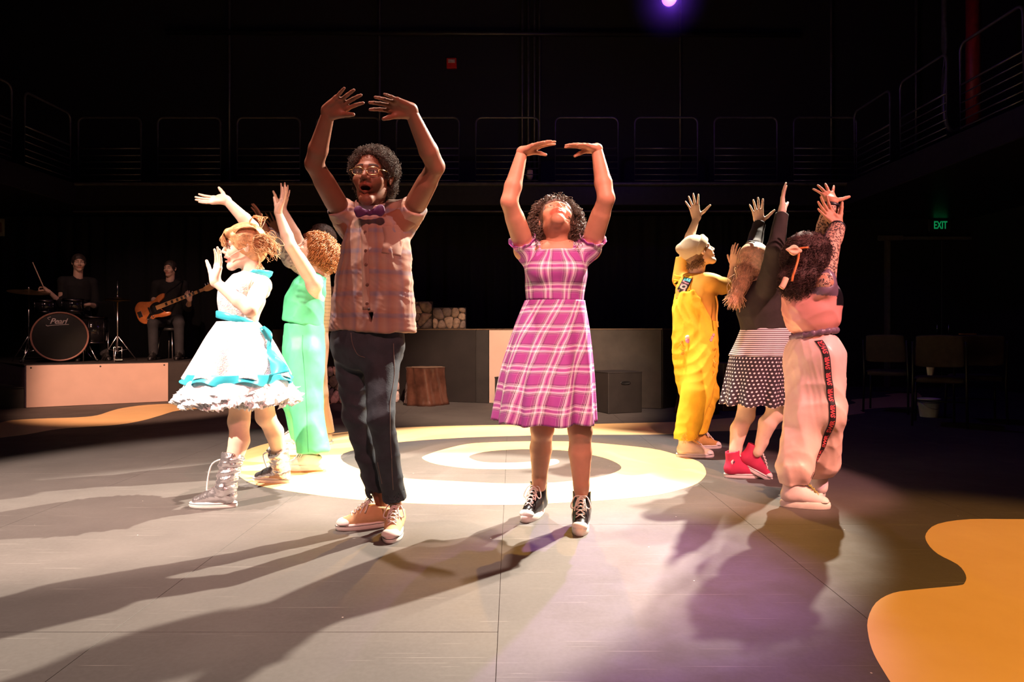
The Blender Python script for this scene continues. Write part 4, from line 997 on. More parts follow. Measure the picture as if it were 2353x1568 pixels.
# ------------------------------------------------------------------ people: the cast
def core_ops(s, neck, pelvis, shR, shL, hpR, hpL, wd=0.10, dp=0.075):
    """inner torso that joins neck, shoulders and hips below the clothes"""
    ch = neck+(pelvis-neck)*0.35; xa = N(shL-shR)
    s.ec(pelvis, ch, (wd, dp), (wd*1.1, dp), xa, 0.05); s.rc(ch, neck, 0.075, 0.052, 0.05)
    for q in (shR, shL): s.rc(q, ch+(q-ch)*0.25, 0.045, 0.06, 0.05); s.rc(neck+(ch-neck)*0.15, q, 0.04, 0.045, 0.05)
    for q in (hpR, hpL): s.rc(pelvis, q, 0.08, 0.075, 0.05)
BROWN = skin_mat('dark_brown_skin', (0.23, 0.090, 0.052), 0.42); TAN = skin_mat('warm_tan_skin', (0.58, 0.28, 0.175), 0.42)
FAIR = skin_mat('fair_skin', (0.78, 0.54, 0.42), 0.5); FAIR2 = skin_mat('light_skin', (0.72, 0.46, 0.34), 0.5)
WHITE_R = mat('white_rubber', (0.78, 0.74, 0.70), 0.5, var=0.08); WHITE_L = mat('white_lace_cotton', (0.80, 0.74, 0.70), 0.8, var=0.06)

# ================= man in the checked sleeveless shirt
root = person('man in a sleeveless checked shirt and purple bow tie, singing with both arms curved overhead', (-0.68, 3.22, 0))
neck, pelvis = W(851, 500, 3.23), W(846, 778, 3.23); fw = N([-0.06, -1, 0]); xr = np.cross(fw, [0, 0, 1.0])
shR, shL = W(790, 497, 3.23), W(942, 494, 3.21)
elR = reach(shR, 722, 377, 0.30, -1); wrR = reach(elR, 755, 258, 0.265, -1); elL = reach(shL, 1001, 383, 0.30, -1); wrL = reach(elL, 943, 254, 0.29, -1)
hpR, hpL = W(806, 782, 3.27), W(878, 782, 3.22); knR, knL = W(818, 958, 3.26), W(876, 962, 3.08); hlR, dR, anR = foot((772, 1219), (-0.93, -0.36), 0.285); hlL, dL, anL = foot((895, 1251), (0.03, -1), 0.285)
s = Sdf(); core_ops(s, neck, pelvis, shR, shL, hpR, hpL, 0.12, 0.08); arm_ops(s, shR, elR, wrR, 1.0); arm_ops(s, shL, elL, wrL, 1.0)
for h_, k_, a_ in ((hpR, knR, anR), (hpL, knL, anL)): leg_ops(s, h_, k_, a_, -fw, 0.85)
ho = W(856, 407, 3.2); HR = frame((-0.10, -1.0, 0.05), (0.03, 0, 1)); hs = 1.08
hv, hf, hc = head(ho, HR, hs, 0.0026, jaw=0.016, male=True, thick_lips=0.002, brow=(0.12, 0.1, 0.1), lip=(1.15, 0.7, 0.72), neck=neck, nr=0.060)
q = ((hv-ho)@HR)/hs; st_ = np.clip(1.6-np.abs(q[:, 2]+0.0475)/0.0035, 0, 1)*(np.abs(q[:, 0]) < 0.026)*(np.abs(q[:, 0]) > 0.003)*(q[:, 1] > 0.08); hc *= (1-0.6*st_)[:, None]
hdR = hand(wrR, W(828, 207, 2.92)-W(756, 256, 3.02), (0.25, -0.86, -0.45), 'R', 0.97, 9, (4, 8, 8), (20, 16), elR)
hdL = hand(wrL, W(856, 224, 2.90)-W(942, 250, 3.02), (-0.2, -0.80, -0.55), 'L', 0.96, 8, (4, 7, 7), (18, 16), elL)
palm = lambda b, w, nrm: (b[0], b[1], None)
sv, sf = s.mesh(0.0065, 1); finish_body(root, [(sv, sf, None), (hv, hf, hc), hdR, hdL], BROWN); eyes(root, ho, HR, hs, (0.05, 1, 0.02))
# shirt
m_shirt = plaid_mat('faded_check_cotton', [(0.0, (0.34, 0.19, 0.13)), (0.22, (0.42, 0.29, 0.22)), (0.40, (0.17, 0.17, 0.24)), (0.52, (0.40, 0.19, 0.11)), (0.70, (0.46, 0.33, 0.24)), (0.86, (0.26, 0.16, 0.16)), (1.0, (0.34, 0.19, 0.13))],
    [(0.0, (0.42, 0.27, 0.20)), (0.2, (0.38, 0.20, 0.13)), (0.30, (0.13, 0.15, 0.25)), (0.42, (0.19, 0.19, 0.27)), (0.50, (0.42, 0.20, 0.11)), (0.8, (0.46, 0.30, 0.21)), (1.0, (0.42, 0.27, 0.20))], (0.10, 0.098), 0.85, mode='SOFT', grime=(0.20, 0.13, 0.12))
s = Sdf(); hemc, chc = W(857, 764, 3.22), W(866, 590, 3.22); upc = W(862, 500, 3.23)
s.tor([(hemc, 0.205, 0.140), (W(860, 700, 3.22), 0.200, 0.140), (W(864, 620, 3.22), 0.180, 0.135), (chc, 0.168, 0.130), (W(864, 530, 3.23), 0.155, 0.11), (upc, 0.135, 0.075)], xr, 0.04, 0.012)
for q_, e_ in ((W(806, 492, 3.23), W(838, 486, 3.24)), (W(928, 486, 3.22), W(872, 484, 3.23))): s.rc(q_, e_, 0.048, 0.056, 0.04)
for a_, b_ in ((shR, elR), (shL, elL)): s.rc(a_+(a_-b_)*0.30, a_+(b_-a_)*0.26, 0.066, 0.064, 0.03); s.cut(a_+(b_-a_)*0.20, b_-a_, a_+(b_-a_)*0.42, 0.09)
s.rc(neck, ho-HR[:, 2]*0.05, 0.064, 0.075, 0.01, True)
s.disp(folds(0.009, 30, 3, (1, 1, 0.15))); s.disp(creases(0.012, 38, 5, (1, 1, 0.3))); s.disp(creases(0.006, 95, 6, (1, 1, 0.6)))
s.wedge([(W(838, 716, 3.0), (-1, 0, -0.16)), (W(850, 716, 3.0), (1, 0, -0.20)), (W(846, 716, 3.0), (0, 0, 1)), (W(846, 716, 3.21), (0, 1, 0))], W(846, 745, 3.1), 0.16)
shirt = garment(root, 'shirt', s, m_shirt, 0.0062, 1, wrap_pat(W(860, 600, 3.23), (1, 0, 0)), 'faded peach and blue checked sleeveless shirt')
bv = surface_map(shirt); M_BTN = mat('brown_button', (0.16, 0.08, 0.06), 0.35)
for px, py in ((837, 532), (841, 577), (843, 609), (846, 655), (846, 698)):
    p = on_surface(bv, W(px, py, 3.1), (0, 1, 0), 0.001); v, f = lathe(p, [(0.0075, 0), (0.0075, 0.003), (0.005, 0.004), (0.001, 0.003)], 14, (0, -1, 0)); mk('button', v, f, M_BTN, shirt)
def strip_on(bvh, path, wdt, lift, mat_, parent, name, view=(0, 1, 0), n=26, th=0.004):
    """cloth strip laid on a garment along a pixel path at depth"""
    P_ = smoothpath(path, n); out = []
    T = np.gradient(P_, axis=0); 
    for p, t in zip(P_, T):
        sd = N(np.cross(t, view)); out.append([on_surface(bvh, p+sd*wdt/2*q, view, lift) for q in (-1, -0.4, 0.4, 1)])
    R = np.array(out); vv = N(view); R2 = np.concatenate([R, (R+vv*th)[:, ::-1]], 1); v, f = loft(R2); return mk(name, v, f, mat_, parent)
strip_on(bv, [W(834, 505, 3.1), W(838, 560, 3.1), W(841, 620, 3.1), W(844, 712, 3.1)], 0.034, 0.0022, m_shirt, shirt, 'placket')
strip_on(bv, [W(896, 515, 3.1), W(902, 545, 3.1), W(898, 585, 3.1)], 0.080, 0.0018, m_shirt, shirt, 'chest_pocket', n=12, th=0.002)
strip_on(bv, [W(850, 708, 3.1), W(853, 722, 3.1), W(856, 732, 3.1)], 0.011, 0.004, mat('dark_woven_tag', (0.05, 0.03, 0.03), 0.7), shirt, 'hem_tag', n=6)
# collar, bow tie, glasses
m_col = cloth_mat('pale_collar_cotton', (0.62, 0.50, 0.44), 0.8); nc = neck+np.array([0, -0.005, 0.03]); ax_ = N(ho-HR[:, 2]*0.06-neck); R_ = []
X_, Y_ = N(np.cross([0, 1, 0], ax_)), None; Y_ = np.cross(ax_, X_)
for rr, hh in ((0.080, -0.015), (0.074, 0.018), (0.074, 0.042), (0.068, 0.046), (0.067, 0.018), (0.070, -0.01)): R_.append([nc+ax_*(hh-0.012*math.cos(t+1.57))+X_*rr*math.cos(t)*0.97+Y_*rr*math.sin(t) for t in np.arange(40)/40*2*math.pi])
v, f = loft(R_, False, False); mk('collar', v, f, m_col, root)
bc = W(848, 489, 3.09); s = Sdf()
for sx, tip in ((-1, W(824, 486, 3.08)), (1, W(874, 484, 3.08))):
    s.rc(bc, tip, 0.010, 0.022, 0.012, flat=(np.array([0, 1.0, 0]), 1.9)); s.rc(tip+[0, 0, 0.014], tip-[0, 0, 0.014], 0.0125, 0.0125, 0.01, flat=(np.array([0, 1.0, 0]), 1.6))
s.el(bc-[0, 0.006, 0], (0.012, 0.012, 0.015), None, 0.006); s.disp(folds(0.003, 160, 8)); garment(root, 'bow_tie', s, cloth_mat('purple_velvet', (0.085, 0.016, 0.085), 0.7, 0.3, 90), 0.0032, 1, label='purple velvet bow tie')
GP = lambda x, y, z: ho+HR@(np.array([x, y, z])*hs)
g_parts = []
for sx in (-1, 1):
    loop = [GP(sx*0.033+0.0245*math.cos(t), 0.101-0.35*(0.0245*math.cos(t)*sx)**1*0.3-(0.006 if True else 0)*abs(math.cos(t))*0, 0.0165*math.copysign(abs(math.sin(t))**0.7, math.sin(t))-0.002) for t in np.linspace(0, 2*math.pi, 29)]
    g_parts.append(tube(loop, 0.0013, 6)); g_parts.append(tube(smoothpath([GP(sx*0.057, 0.099, 0.004), GP(sx*0.074, 0.085, 0.006), GP(sx*0.084, 0.01, 0.012), GP(sx*0.085, -0.01, 0.006)], 12), 0.0015, 6))
g_parts.append(tube(smoothpath([GP(-0.010, 0.102, 0.003), GP(0, 0.106, 0.006), GP(0.010, 0.102, 0.003)], 8), 0.0013, 6))
v, f = join(g_parts); gl = mk('glasses', v, f, mat('gold_wire', (0.75, 0.52, 0.25), 0.25, 1.0), root); gl['label'] = 'thin gold-rimmed glasses'
m_gl, nd = newmat('clear_lens', (1, 1, 1), 0.02); nd.P.inputs['Alpha'].default_value = 0.05
for sx in (-1, 1):
    rg = [GP(sx*0.033+0.0240*math.cos(t), 0.101-0.105*(0.0245*math.cos(t)*sx), 0.016*math.copysign(abs(math.sin(t))**0.7, math.sin(t))-0.002) for t in np.arange(24)/24*2*math.pi]; c_ = np.mean(rg, 0)
    v, f = loft([rg, [c_+(np.array(p)-c_)*0.5+HR[:, 1]*0.001 for p in rg]], False, True); mk('lens', v, f, m_gl, gl)
# afro
m_afro = hair_mat('dark_afro_hair', (0.050, 0.030, 0.020), 0.9); s = Sdf(); P_ = GP
s.el(GP(0, -0.022, 0.040), np.array((0.106, 0.112, 0.098))*hs, HR, 0.02); s.el(GP(0, -0.050, -0.030), np.array((0.092, 0.070, 0.075))*hs, HR, 0.03)
s.el(GP(0, 0.128, -0.008), np.array((0.080, 0.108, 0.108))*hs, HR, 0.012, True); s.rc(GP(-0.1, 0.004, -0.02), GP(0.1, 0.004, -0.02), 0.026, 0.026, 0.02, True)
s.disp(folds(0.005, 190, 4, (1, 1, 1), 5)); v, f = s.mesh(0.005, 0); hair = mk('hair', v, f, m_afro, root)
rs = np.random.RandomState(1); idx = rs.randint(0, len(v), 5200); cv, cf = frizz(v[idx]+rs.randn(5200, 3)*0.003, 0.011, rs, 3, 0.0008, 1.3, 8); mk('curls', cv, cf, m_afro, hair)
# jeans
m_jean = cloth_mat('dark_denim', (0.030, 0.038, 0.050), 0.8, 0.25, 160, 0.35)
s = Sdf(); s.tor([(W(846, 850, 3.23), 0.10, 0.085), (W(846, 825, 3.23), 0.155, 0.115), (W(846, 795, 3.22), 0.176, 0.128), (W(846, 740, 3.22), 0.165, 0.125)], xr, 0.04, 0.03)
for h_, k_, a_ in ((hpR, knR, anR), (hpL, knL, anL)):
    hm = a_+(k_-a_)*0.13; s.rc(h_+[0, 0, -0.02], k_, 0.090, 0.062, 0.035); s.rc(k_, hm+(a_-hm)*0.4, 0.058, 0.057, 0.02)
for a_, k_ in ((anR, knR), (anL, knL)):
    hm = a_+(k_-a_)*0.13; s.cut(hm, (a_-k_)+np.array([0, 0, -0.1]), a_, 0.105); s.rc(hm+(k_-hm)*0.10, hm-(k_-hm)*0.1, 0.047, 0.050, 0.003, True)
s.disp(folds(0.004, 45, 11, (1, 1, 1.2))); s.disp(creases(0.010, 42, 12, (0.6, 0.6, 1.3))); s.disp(creases(0.004, 100, 13, (0.6, 0.6, 1.3)))
jeans = garment(root, 'jeans', s, m_jean, 0.0065, 1, label='dark blue-black straight jeans'); bj = surface_map(jeans)
m_st = mat('tan_stitching', (0.16, 0.13, 0.11), 0.8)
def seam(bvh, path, r, mat_, parent, name, view=(0, 1, 0), n=40):
    pts = [on_surface(bvh, p, view, 0.0005) for p in smoothpath(path, n)]; v, f = tube(pts, r, 5); return mk(name, v, f, mat_, parent)
seam(bj, [W(907, 790, 3.1), W(908, 860, 3.1), W(900, 950, 3.0), W(905, 1060, 3.05), W(910, 1135, 3.1)], 0.0018, m_st, jeans, 'side_seam', (-0.35, 1, 0))
seam(bj, [W(806, 765, 3.1), W(810, 790, 3.1), W(822, 815, 3.1), W(838, 822, 3.1)], 0.0016, m_st, jeans, 'fly_seam')
seam(bj, [W(856, 1075, 3.0), W(857, 1100, 3.0), W(861, 1132, 3.0)], 0.0016, m_st, jeans, 'inner_seam')
# sneakers
m_tan = cloth_mat('tan_canvas', (0.62, 0.38, 0.20), 0.85, 0.2, 200)
shoe(root, hlR, dR, m_tan, WHITE_R, WHITE_R, WHITE_L, 0.285, False, label='tan canvas low sneaker turned sideways')
shoe(root, hlL, dL, m_tan, WHITE_R, WHITE_R, WHITE_L, 0.285, False, label='tan canvas low sneaker pointing forward')

# ================= woman in the plaid dress
root = person('woman in a magenta plaid dress looking up with both arms arched overhead', (0.22, 3.33, 0))
neck, pelvis = W(1279, 572, 3.32), W(1272, 775, 3.33); fw = np.array([0, -1.0, 0]); xr = np.array([-1.0, 0, 0])
shR, shL = W(1208, 574, 3.33), W(1354, 572, 3.32)
elR = reach(shR, 1170, 464, 0.275, -1); wrR = reach(elR, 1200, 348, 0.255, +1); elL = reach(shL, 1393, 456, 0.275, -1); wrL = reach(elL, 1371, 341, 0.255, +1)
hpR, hpL = W(1245, 800, 3.36), W(1310, 800, 3.3); knR, knL = W(1246, 985, 3.42), W(1333, 988, 3.28); hlR, dR, anR = foot((1203, 1203), (-0.42, -0.9), 0.25); hlL, dL, anL = foot((1331, 1234), (-0.16, -0.98), 0.25)
s = Sdf(); core_ops(s, neck, pelvis, shR, shL, hpR, hpL, 0.10, 0.075); arm_ops(s, shR, elR, wrR, 0.98); arm_ops(s, shL, elL, wrL, 0.98); s.el(W(1278, 578, 3.29), (0.12, 0.05, 0.05), None, 0.04)
for h_, k_, a_ in ((hpR, knR, anR), (hpL, knL, anL)): leg_ops(s, h_, k_, a_, -fw, 1.0)
pt = math.radians(52); ho = W(1278, 511, 3.32); HR = frame((0.03, -math.cos(pt), math.sin(pt)), (0.04, 0.5, 1)); hs = 1.04
hv, hf, hc = head(ho, HR, hs, 0.0027, smile=0.8, male=False, thick_lips=0.001, brow=(0.3, 0.22, 0.2), lip=(1.0, 0.62, 0.62), neck=neck, nr=0.056, lids=0.8)
hdR = hand(wrR, W(1276, 317, 3.14)-W(1200, 345, 3.22), (0.15, -0.12, -0.95), 'R', 0.86, 6, (3, 6, 6), (10, 22), elR)
hdL = hand(wrL, W(1291, 320, 3.13)-W(1371, 333, 3.22), (-0.1, -0.05, -0.98), 'L', 0.86, 5, (3, 6, 6), (10, 22), elL)
sv, sf = s.mesh(0.0065, 1); finish_body(root, [(sv, sf, None), (hv, hf, hc), hdR, hdL], TAN); eyes(root, ho, HR, hs, (0, 1, 0.15))
w_, p1, p2, b_ = (1.0, 0.95, 1.0), (0.36, 0.06, 0.32), (0.60, 0.25, 0.56), (0.0, 0.0, 0.0)
stripes = [(0.0, p1), (0.20, p2), (0.225, b_), (0.25, p2), (0.27, b_), (0.295, w_), (0.315, b_), (0.34, w_), (0.42, p2), (0.47, p1), (0.53, p2), (0.58, w_), (0.65, b_), (0.675, w_), (0.70, b_), (0.725, p2), (0.745, b_), (0.77, p1), (0.999, p1)]
m_plaid = plaid_mat('magenta_plaid_cotton', stripes, stripes, (0.118, 0.098), 0.75)
wst = W(1275, 693, 3.31); s = Sdf(); s.tor([(wst, 0.140, 0.108), (W(1276, 660, 3.31), 0.148, 0.110), (W(1277, 625, 3.31), 0.156, 0.115), (W(1278, 595, 3.31), 0.146, 0.100), (W(1279, 560, 3.32), 0.125, 0.075)], xr, 0.03, 0.008)
for sx in (-1, 1): s.el(W(1278+sx*33, 622, 3.225), (0.064, 0.055, 0.060), None, 0.04)
for a_, b_2 in ((shR, elR), (shL, elL)): s.rc(a_+[0, 0, -0.03]+N(neck-a_)*0.02, a_+(b_2-a_)*0.26, 0.050, 0.060, 0.03); s.rc(a_, neck+(a_-neck)*0.52, 0.050, 0.040, 0.03); s.cut(a_+(b_2-a_)*0.20, b_2-a_, a_+(b_2-a_)*0.42, 0.09)
s.cut(W(1279, 572, 3.3), (0, -0.12, 1), W(1279, 552, 3.3), np.array([0.070, 0.2, 0.12]))
s.disp(folds(0.004, 50, 21)); bod = garment(root, 'dress_bodice', s, m_plaid, 0.006, 1, wrap_pat(W(1277, 640, 3.31), (1, 0, 0)), 'magenta plaid bodice with cap sleeves')
for sx, q_ in ((-1, W(1237, 568, 3.27)), (1, W(1318, 566, 3.26))):      # frilled straps beside the neck
    R_ = []
    for t in np.linspace(0, 1, 22):
        p = q_+np.array([sx*0.03*(1-t), 0.02*t, 0.03-0.07*t]); wv = 0.009*math.sin(t*26); R_.append([p+np.array([sx*(0.020)+0, wv, 0.022]), p+np.array([sx*0.0, wv*0.4, -0.012]), p+np.array([sx*-0.004, wv*0.4+0.006, -0.012]), p+np.array([sx*0.016, wv+0.006, 0.022])])
    v, f = loft(R_); mk('strap_frill', v, f, m_plaid, bod, attr=np.c_[v[:, 0], v[:, 2], v[:, 1]])
for a_, b_2 in ((shR, elR), (shL, elL)):
    d_ = N(b_2-a_); x_ = N(np.cross(d_, [0, 1, 0])); y_ = np.cross(d_, x_); c_ = a_+(b_2-a_)*0.19; R_ = []
    for rr, hh in ((0.058, -0.012), (0.066, 0.006), (0.069, 0.014), (0.065, 0.014), (0.056, -0.006)): R_.append([c_+d_*(hh+0.004*math.sin(9*t))+x_*rr*math.cos(t)+y_*rr*math.sin(t) for t in np.arange(40)/40*2*math.pi])
    v, f = loft(R_, False, False); mk('sleeve_cuff', v, f, m_plaid, bod, attr=np.c_[v[:, 0], v[:, 2], v[:, 1]])
skirt(root, 'dress_skirt', [(wst+[0, 0, 0.004], 0.143, 0.112), (W(1268, 760, 3.31), 0.182, 0.150), (W(1259, 860, 3.31), 0.220, 0.185), (W(1253, 968, 3.31), 0.243, 0.215)], (1, 0, 0), (0, 1, 0), m_plaid, 9, 0.016, 4, 180, 34, 0.006, label='flared magenta plaid skirt')
v, f = lathe(wst, [(0.9, 0)], 4) if False else (None, None)
# curly hair
m_curl = hair_mat('dark_brown_curls', (0.085, 0.048, 0.030), 0.45); s, GP = scalp_cap(ho, HR, hs, 0.012, True, hairline=0.062)
v, f = s.mesh(0.005, 1); hair = mk('hair', v, f, m_curl, root); rs = np.random.RandomState(4)
dd = scalp_points(2700, rs, front=0.62, low=-0.75); rts = np.array([GP(*(np.array((0.078, 0.10, 0.090))*d+np.array((0, -0.012, 0.03)))) for d in dd]); dw = dd@HR.T
cv, cf = strands(rts, dw*np.array([1.5, 0.9, 0.9]), 0.15, rs, 0.0060, 7.0, 34, 0.8, 0.0011, 3, 0.35); 
side_ = np.concatenate([np.array([W(1228, 520, 3.36)]*260)+rs.randn(260, 3)*[0.022, 0.03, 0.018], np.array([W(1326, 520, 3.33)]*360)+rs.randn(360, 3)*[0.020, 0.03, 0.018]])
cv2, cf2 = strands(side_, np.tile([0, 0.0, -1.0], (620, 1)), 0.12, rs, 0.008, 5, 32, 1.0, 0.0012, 3, 0.45)
v, f = join([(cv, cf), (cv2, cf2)]); mk('ringlets', v, f, m_curl, hair)
m_bkshoe = mat('black_shiny_canvas', (0.014, 0.012, 0.013), 0.25, var=0.3); 
shoe(root, hlR, dR, m_bkshoe, WHITE_R, WHITE_R, WHITE_L, 0.25, True, sole_h=0.032, ank_h=0.140, stripe=False, label='black high-top sneaker turned out')
shoe(root, hlL, dL, m_bkshoe, WHITE_R, WHITE_R, WHITE_L, 0.25, True, sole_h=0.032, ank_h=0.140, stripe=False, label='black high-top sneaker pointing forward')
mtube('headset_microphone', smoothpath([GP(-0.078, -0.01, -0.01), GP(-0.07, 0.03, -0.04), GP(-0.05, 0.068, -0.066)], 10), 0.0016, M_DARKM, root)
# ================= girl in the white sequinned dress
root = person('girl in a white sequinned dress and silver boots with one bent arm', (-1.58, 3.97, 0))
neck, pelvis = W(584, 640, 3.97), W(552, 775, 3.96); fw = N([-0.93, -0.36, 0]); xr = np.cross(fw, [0, 0, 1.0])
shR, shL = W(572, 645, 4.10), W(600, 657, 3.83)
elR = reach(shR, 580, 522, 0.29, +1); wrR = reach(elR, 519, 460, 0.245, +1); elL = reach(shL, 575, 712, 0.27, -1); wrL = reach(elL, 494, 647, 0.265, +1)
hpR, hpL = W(585, 805, 4.02), W(562, 805, 3.88); knR, knL = W(611, 958, 4.14), W(550, 968, 3.80)
hlL, dL, anL = foot((432, 1165), (-1, 0.02), 0.27); hlR, dR, anR = foot((585, 1106), (-1, 0.22), 0.25)
s = Sdf(); core_ops(s, neck, pelvis, shR, shL, hpR, hpL, 0.10, 0.075); arm_ops(s, shR, elR, wrR, 0.92); arm_ops(s, shL, elL, wrL, 0.92)
for h_, k_, a_ in ((hpR, knR, anR), (hpL, knL, anL)): leg_ops(s, h_, k_, a_, -fw, 0.98)
ho = W(561, 567, 3.95); HR = frame((-0.90, -0.42, -0.06), (0.16, 0.0, 1)); hs = 1.05
hv, hf, hc = head(ho, HR, hs, 0.0028, jaw=0.006, smile=1.0, male=False, brow=(0.75, 0.5, 0.4), lip=(1.0, 0.5, 0.52), neck=neck, nr=0.053)
hdR = hand(wrR, (-1.0, 0.0, 0.02), (0, -0.75, 0.65), 'R', 0.95, 6, (4, 6, 6), (62, 0), elR)
hdL = hand(wrL, W(507, 577, 3.7)-W(494, 645, 3.7), (-0.62, -0.78, 0), 'L', 0.95, 5, (6, 10, 8), (38, 10), elL)
sv, sf = s.mesh(0.0065, 1); finish_body(root, [(sv, sf, None), (hv, hf, hc), hdR, hdL], FAIR); eyes(root, ho, HR, hs, (0, 1, 0), (0.08, 0.12, 0.16))
def sequin_mat():
    m, nd = newmat('white_sequins', (0.85, 0.82, 0.86), 0.35, 0.0, 0.8); v = nd.obj()[0]; vo = nd.voro(v, 130); hsv = nd.new('ShaderNodeHueSaturation'); hsv.inputs['Saturation'].default_value = 0.45; hsv.inputs['Value'].default_value = 1.0
    nd.link(vo.outputs['Color'], hsv.inputs['Color']); nd.link(nd.mix(0.55, hsv.outputs[0], (0.70, 0.67, 0.74)), nd.P.inputs['Base Color']); nd.bump(vo.outputs['Distance'], 0.5, 0.004); return m
m_seq = sequin_mat(); m_blue = cloth_mat('turquoise_satin', (0.05, 0.52, 0.66), 0.3, 0.1, 40, 0.15); m_tul = cloth_mat('white_tulle', (0.84, 0.84, 0.86), 0.9, 0.4, 50, 0.05)
wst = W(546, 735, 3.95); s = Sdf(); s.tor([(wst, 0.118, 0.105), (W(549, 705, 3.95), 0.128, 0.125), (W(556, 680, 3.95), 0.135, 0.130), (W(570, 652, 3.96), 0.140, 0.110), (W(579, 630, 3.97), 0.120, 0.075)], xr, 0.03, 0.008)
s.cut(W(584, 640, 3.97)+np.array([0, 0, 0.012]), N(np.array([0.25, 0, 1.0])), neck+[0, 0, 0.05], 0.08); s.rc(neck-[0, 0, 0.02]+fw*0.03, neck+[0, 0, 0.08]+fw*0.04, 0.072, 0.085, 0.008, True)
for a_ in (shR, shL): s.rc(a_-[0, 0, 0.03], neck+(a_-neck)*0.6, 0.05, 0.045, 0.03)
s.disp(folds(0.004, 55, 31)); bod = garment(root, 'dress_bodice', s, m_seq, 0.006, 1, label='white sequinned bodice')
R_ = []
for rr, hh in ((0.077, 0.010), (0.098, 0.030), (0.106, 0.052), (0.101, 0.054), (0.080, 0.028)): R_.append([neck+np.array([0.01, 0, -0.012])+xr*rr*1.12*math.cos(t)+fw*rr*0.9*math.sin(t)+np.array([0, 0, hh-0.03*(math.sin(t) > 0.3)*math.sin(t)]) for t in np.arange(48)/48*2*math.pi])
v, f = loft(R_, False, False); mk('collar', v, f, m_blue, bod)
R_ = []; bx, bz = N(np.array([-1, 0, 0.28])), None
for rr, hh in ((1.0, -0.022), (1.06, -0.016), (1.06, 0.016), (1.0, 0.022)): R_.append([wst+np.array([0, 0, hh])+xr*0.121*rr*math.cos(t)+fw*0.110*rr*math.sin(t)+np.array([0, 0, 0.030*math.sin(t)]) for t in np.arange(56)/56*2*math.pi])
v, f = loft(R_, False, False); mk('sash', v, f, m_blue, root)['label'] = 'turquoise satin sash'
hem = W(549, 868, 3.95)
skirt(root, 'dress_skirt', [(wst-[0, 0, 0.012], 0.122, 0.110), (W(549, 775, 3.95), 0.185, 0.170), (W(550, 820, 3.95), 0.240, 0.225), (hem, 0.292, 0.28)], xr, fw, m_seq, 8, 0.022, 9, 160, 26, 0.014, label='flared white sequinned skirt')
skirt(root, 'skirt_trim', [(hem+[0, 0, 0.028], 0.288, 0.276), (hem+[0, 0, 0.0], 0.298, 0.286), (hem-[0, 0, 0.022], 0.302, 0.290)], xr, fw, m_blue, 8, 0.024, 9, 160, 8, 0.016, label='turquoise hem trim')
for q, (r1, zz, sd, am) in enumerate(((0.318, 0.085, 2, 0.012), (0.340, 0.110, 5, 0.015), (0.352, 0.128, 8, 0.016), (0.338, 0.142, 11, 0.015), (0.315, 0.150, 13, 0.014))):
    skirt(root, 'petticoat_ruffle', [(hem+[0, 0, 0.03], 0.26-0.012*q, 0.25-0.012*q), (hem-[0, 0, zz*0.35], 0.295-0.008*q, 0.285-0.008*q), (hem-[0, 0, zz*0.75], r1*0.96, r1*0.93), (hem-[0, 0, zz], r1, r1*0.97)], xr, fw, m_tul, 9, 0.012, sd, 420, 18, 0.012, 0.0015, ruff=34+5*q, ruffamp=am)
sb = W(598, 742, 3.92); R_ = []
for t in np.linspace(0, 1, 26):
    c_ = sb+np.array([0.125*t+0.02*math.sin(t*9), -0.10*t, -0.03-0.26*t]); w2 = 0.022+0.040*t; wv = 0.012*math.sin(t*14); R_.append([c_+np.array([-w2, wv, -0.01]), c_+np.array([0, -0.012-wv, 0]), c_+np.array([w2, wv, 0.012]), c_+np.array([w2, wv+0.004, 0.012]), c_+np.array([0, -0.008-wv, 0]), c_+np.array([-w2, wv+0.004, -0.01])])
v, f = loft(R_); mk('sash_tail', v, f, m_blue, root)
# silver boots
m_sil, nd = newmat('silver_foil_leather', (0.74, 0.70, 0.72), 0.24, 0.85); vv = nd.obj()[0]; nd.bump(nd.noise(vv, 16, 3), 0.45, 0.02)
def slouch_boot(heel, d, an, kn, top, lab):
    sh, P = shoe(root, heel, d, m_sil, WHITE_R, m_sil, None, 0.26, True, capped=False, ank_h=0.12, label=lab, stripe=True)
    s = Sdf(); n = 9; ax = N(kn-an)
    for i in range(n):
        q = i/(n-1); c = an-ax*0.02+ax*(top*q); j = 0.006*math.sin(i*2.4); s.rc(c+d*j, c+ax*0.012, 0.050+0.006*math.sin(i*2.1)+0.006*q, 0.052+0.005*math.cos(i*3), 0.016)
    c = an-ax*0.02+ax*top; s.cut(c, ax, c+ax*0.03, 0.08); s.rc(c-ax*0.05, c+ax*0.03, 0.046, 0.050, 0.004, True); s.disp(folds(0.007, 95, int(abs(heel[0]*100)), (0.5, 0.5, 1.6))); v, f = s.mesh(0.0045, 1); mk('boot_shaft', v, f, m_sil, sh)
    r = np.cross(d, [0, 0, 1.0]); k0 = c+d*0.055-ax*0.03
    pts = smoothpath([k0, k0+d*0.05-ax*0.03, k0+d*0.055-ax*0.12, k0+d*0.04-ax*0.20, k0+d*0.02-ax*0.17], 18); v, f = tube(pts, 0.0045, 6); mk('lace_loop', v, f, WHITE_L, sh)
slouch_boot(hlL, dL, anL, knL, 0.21, 'silver slouch boot stepping forward'); slouch_boot(hlR, dR, anR, knR, 0.17, 'silver slouch boot behind, lit gold')
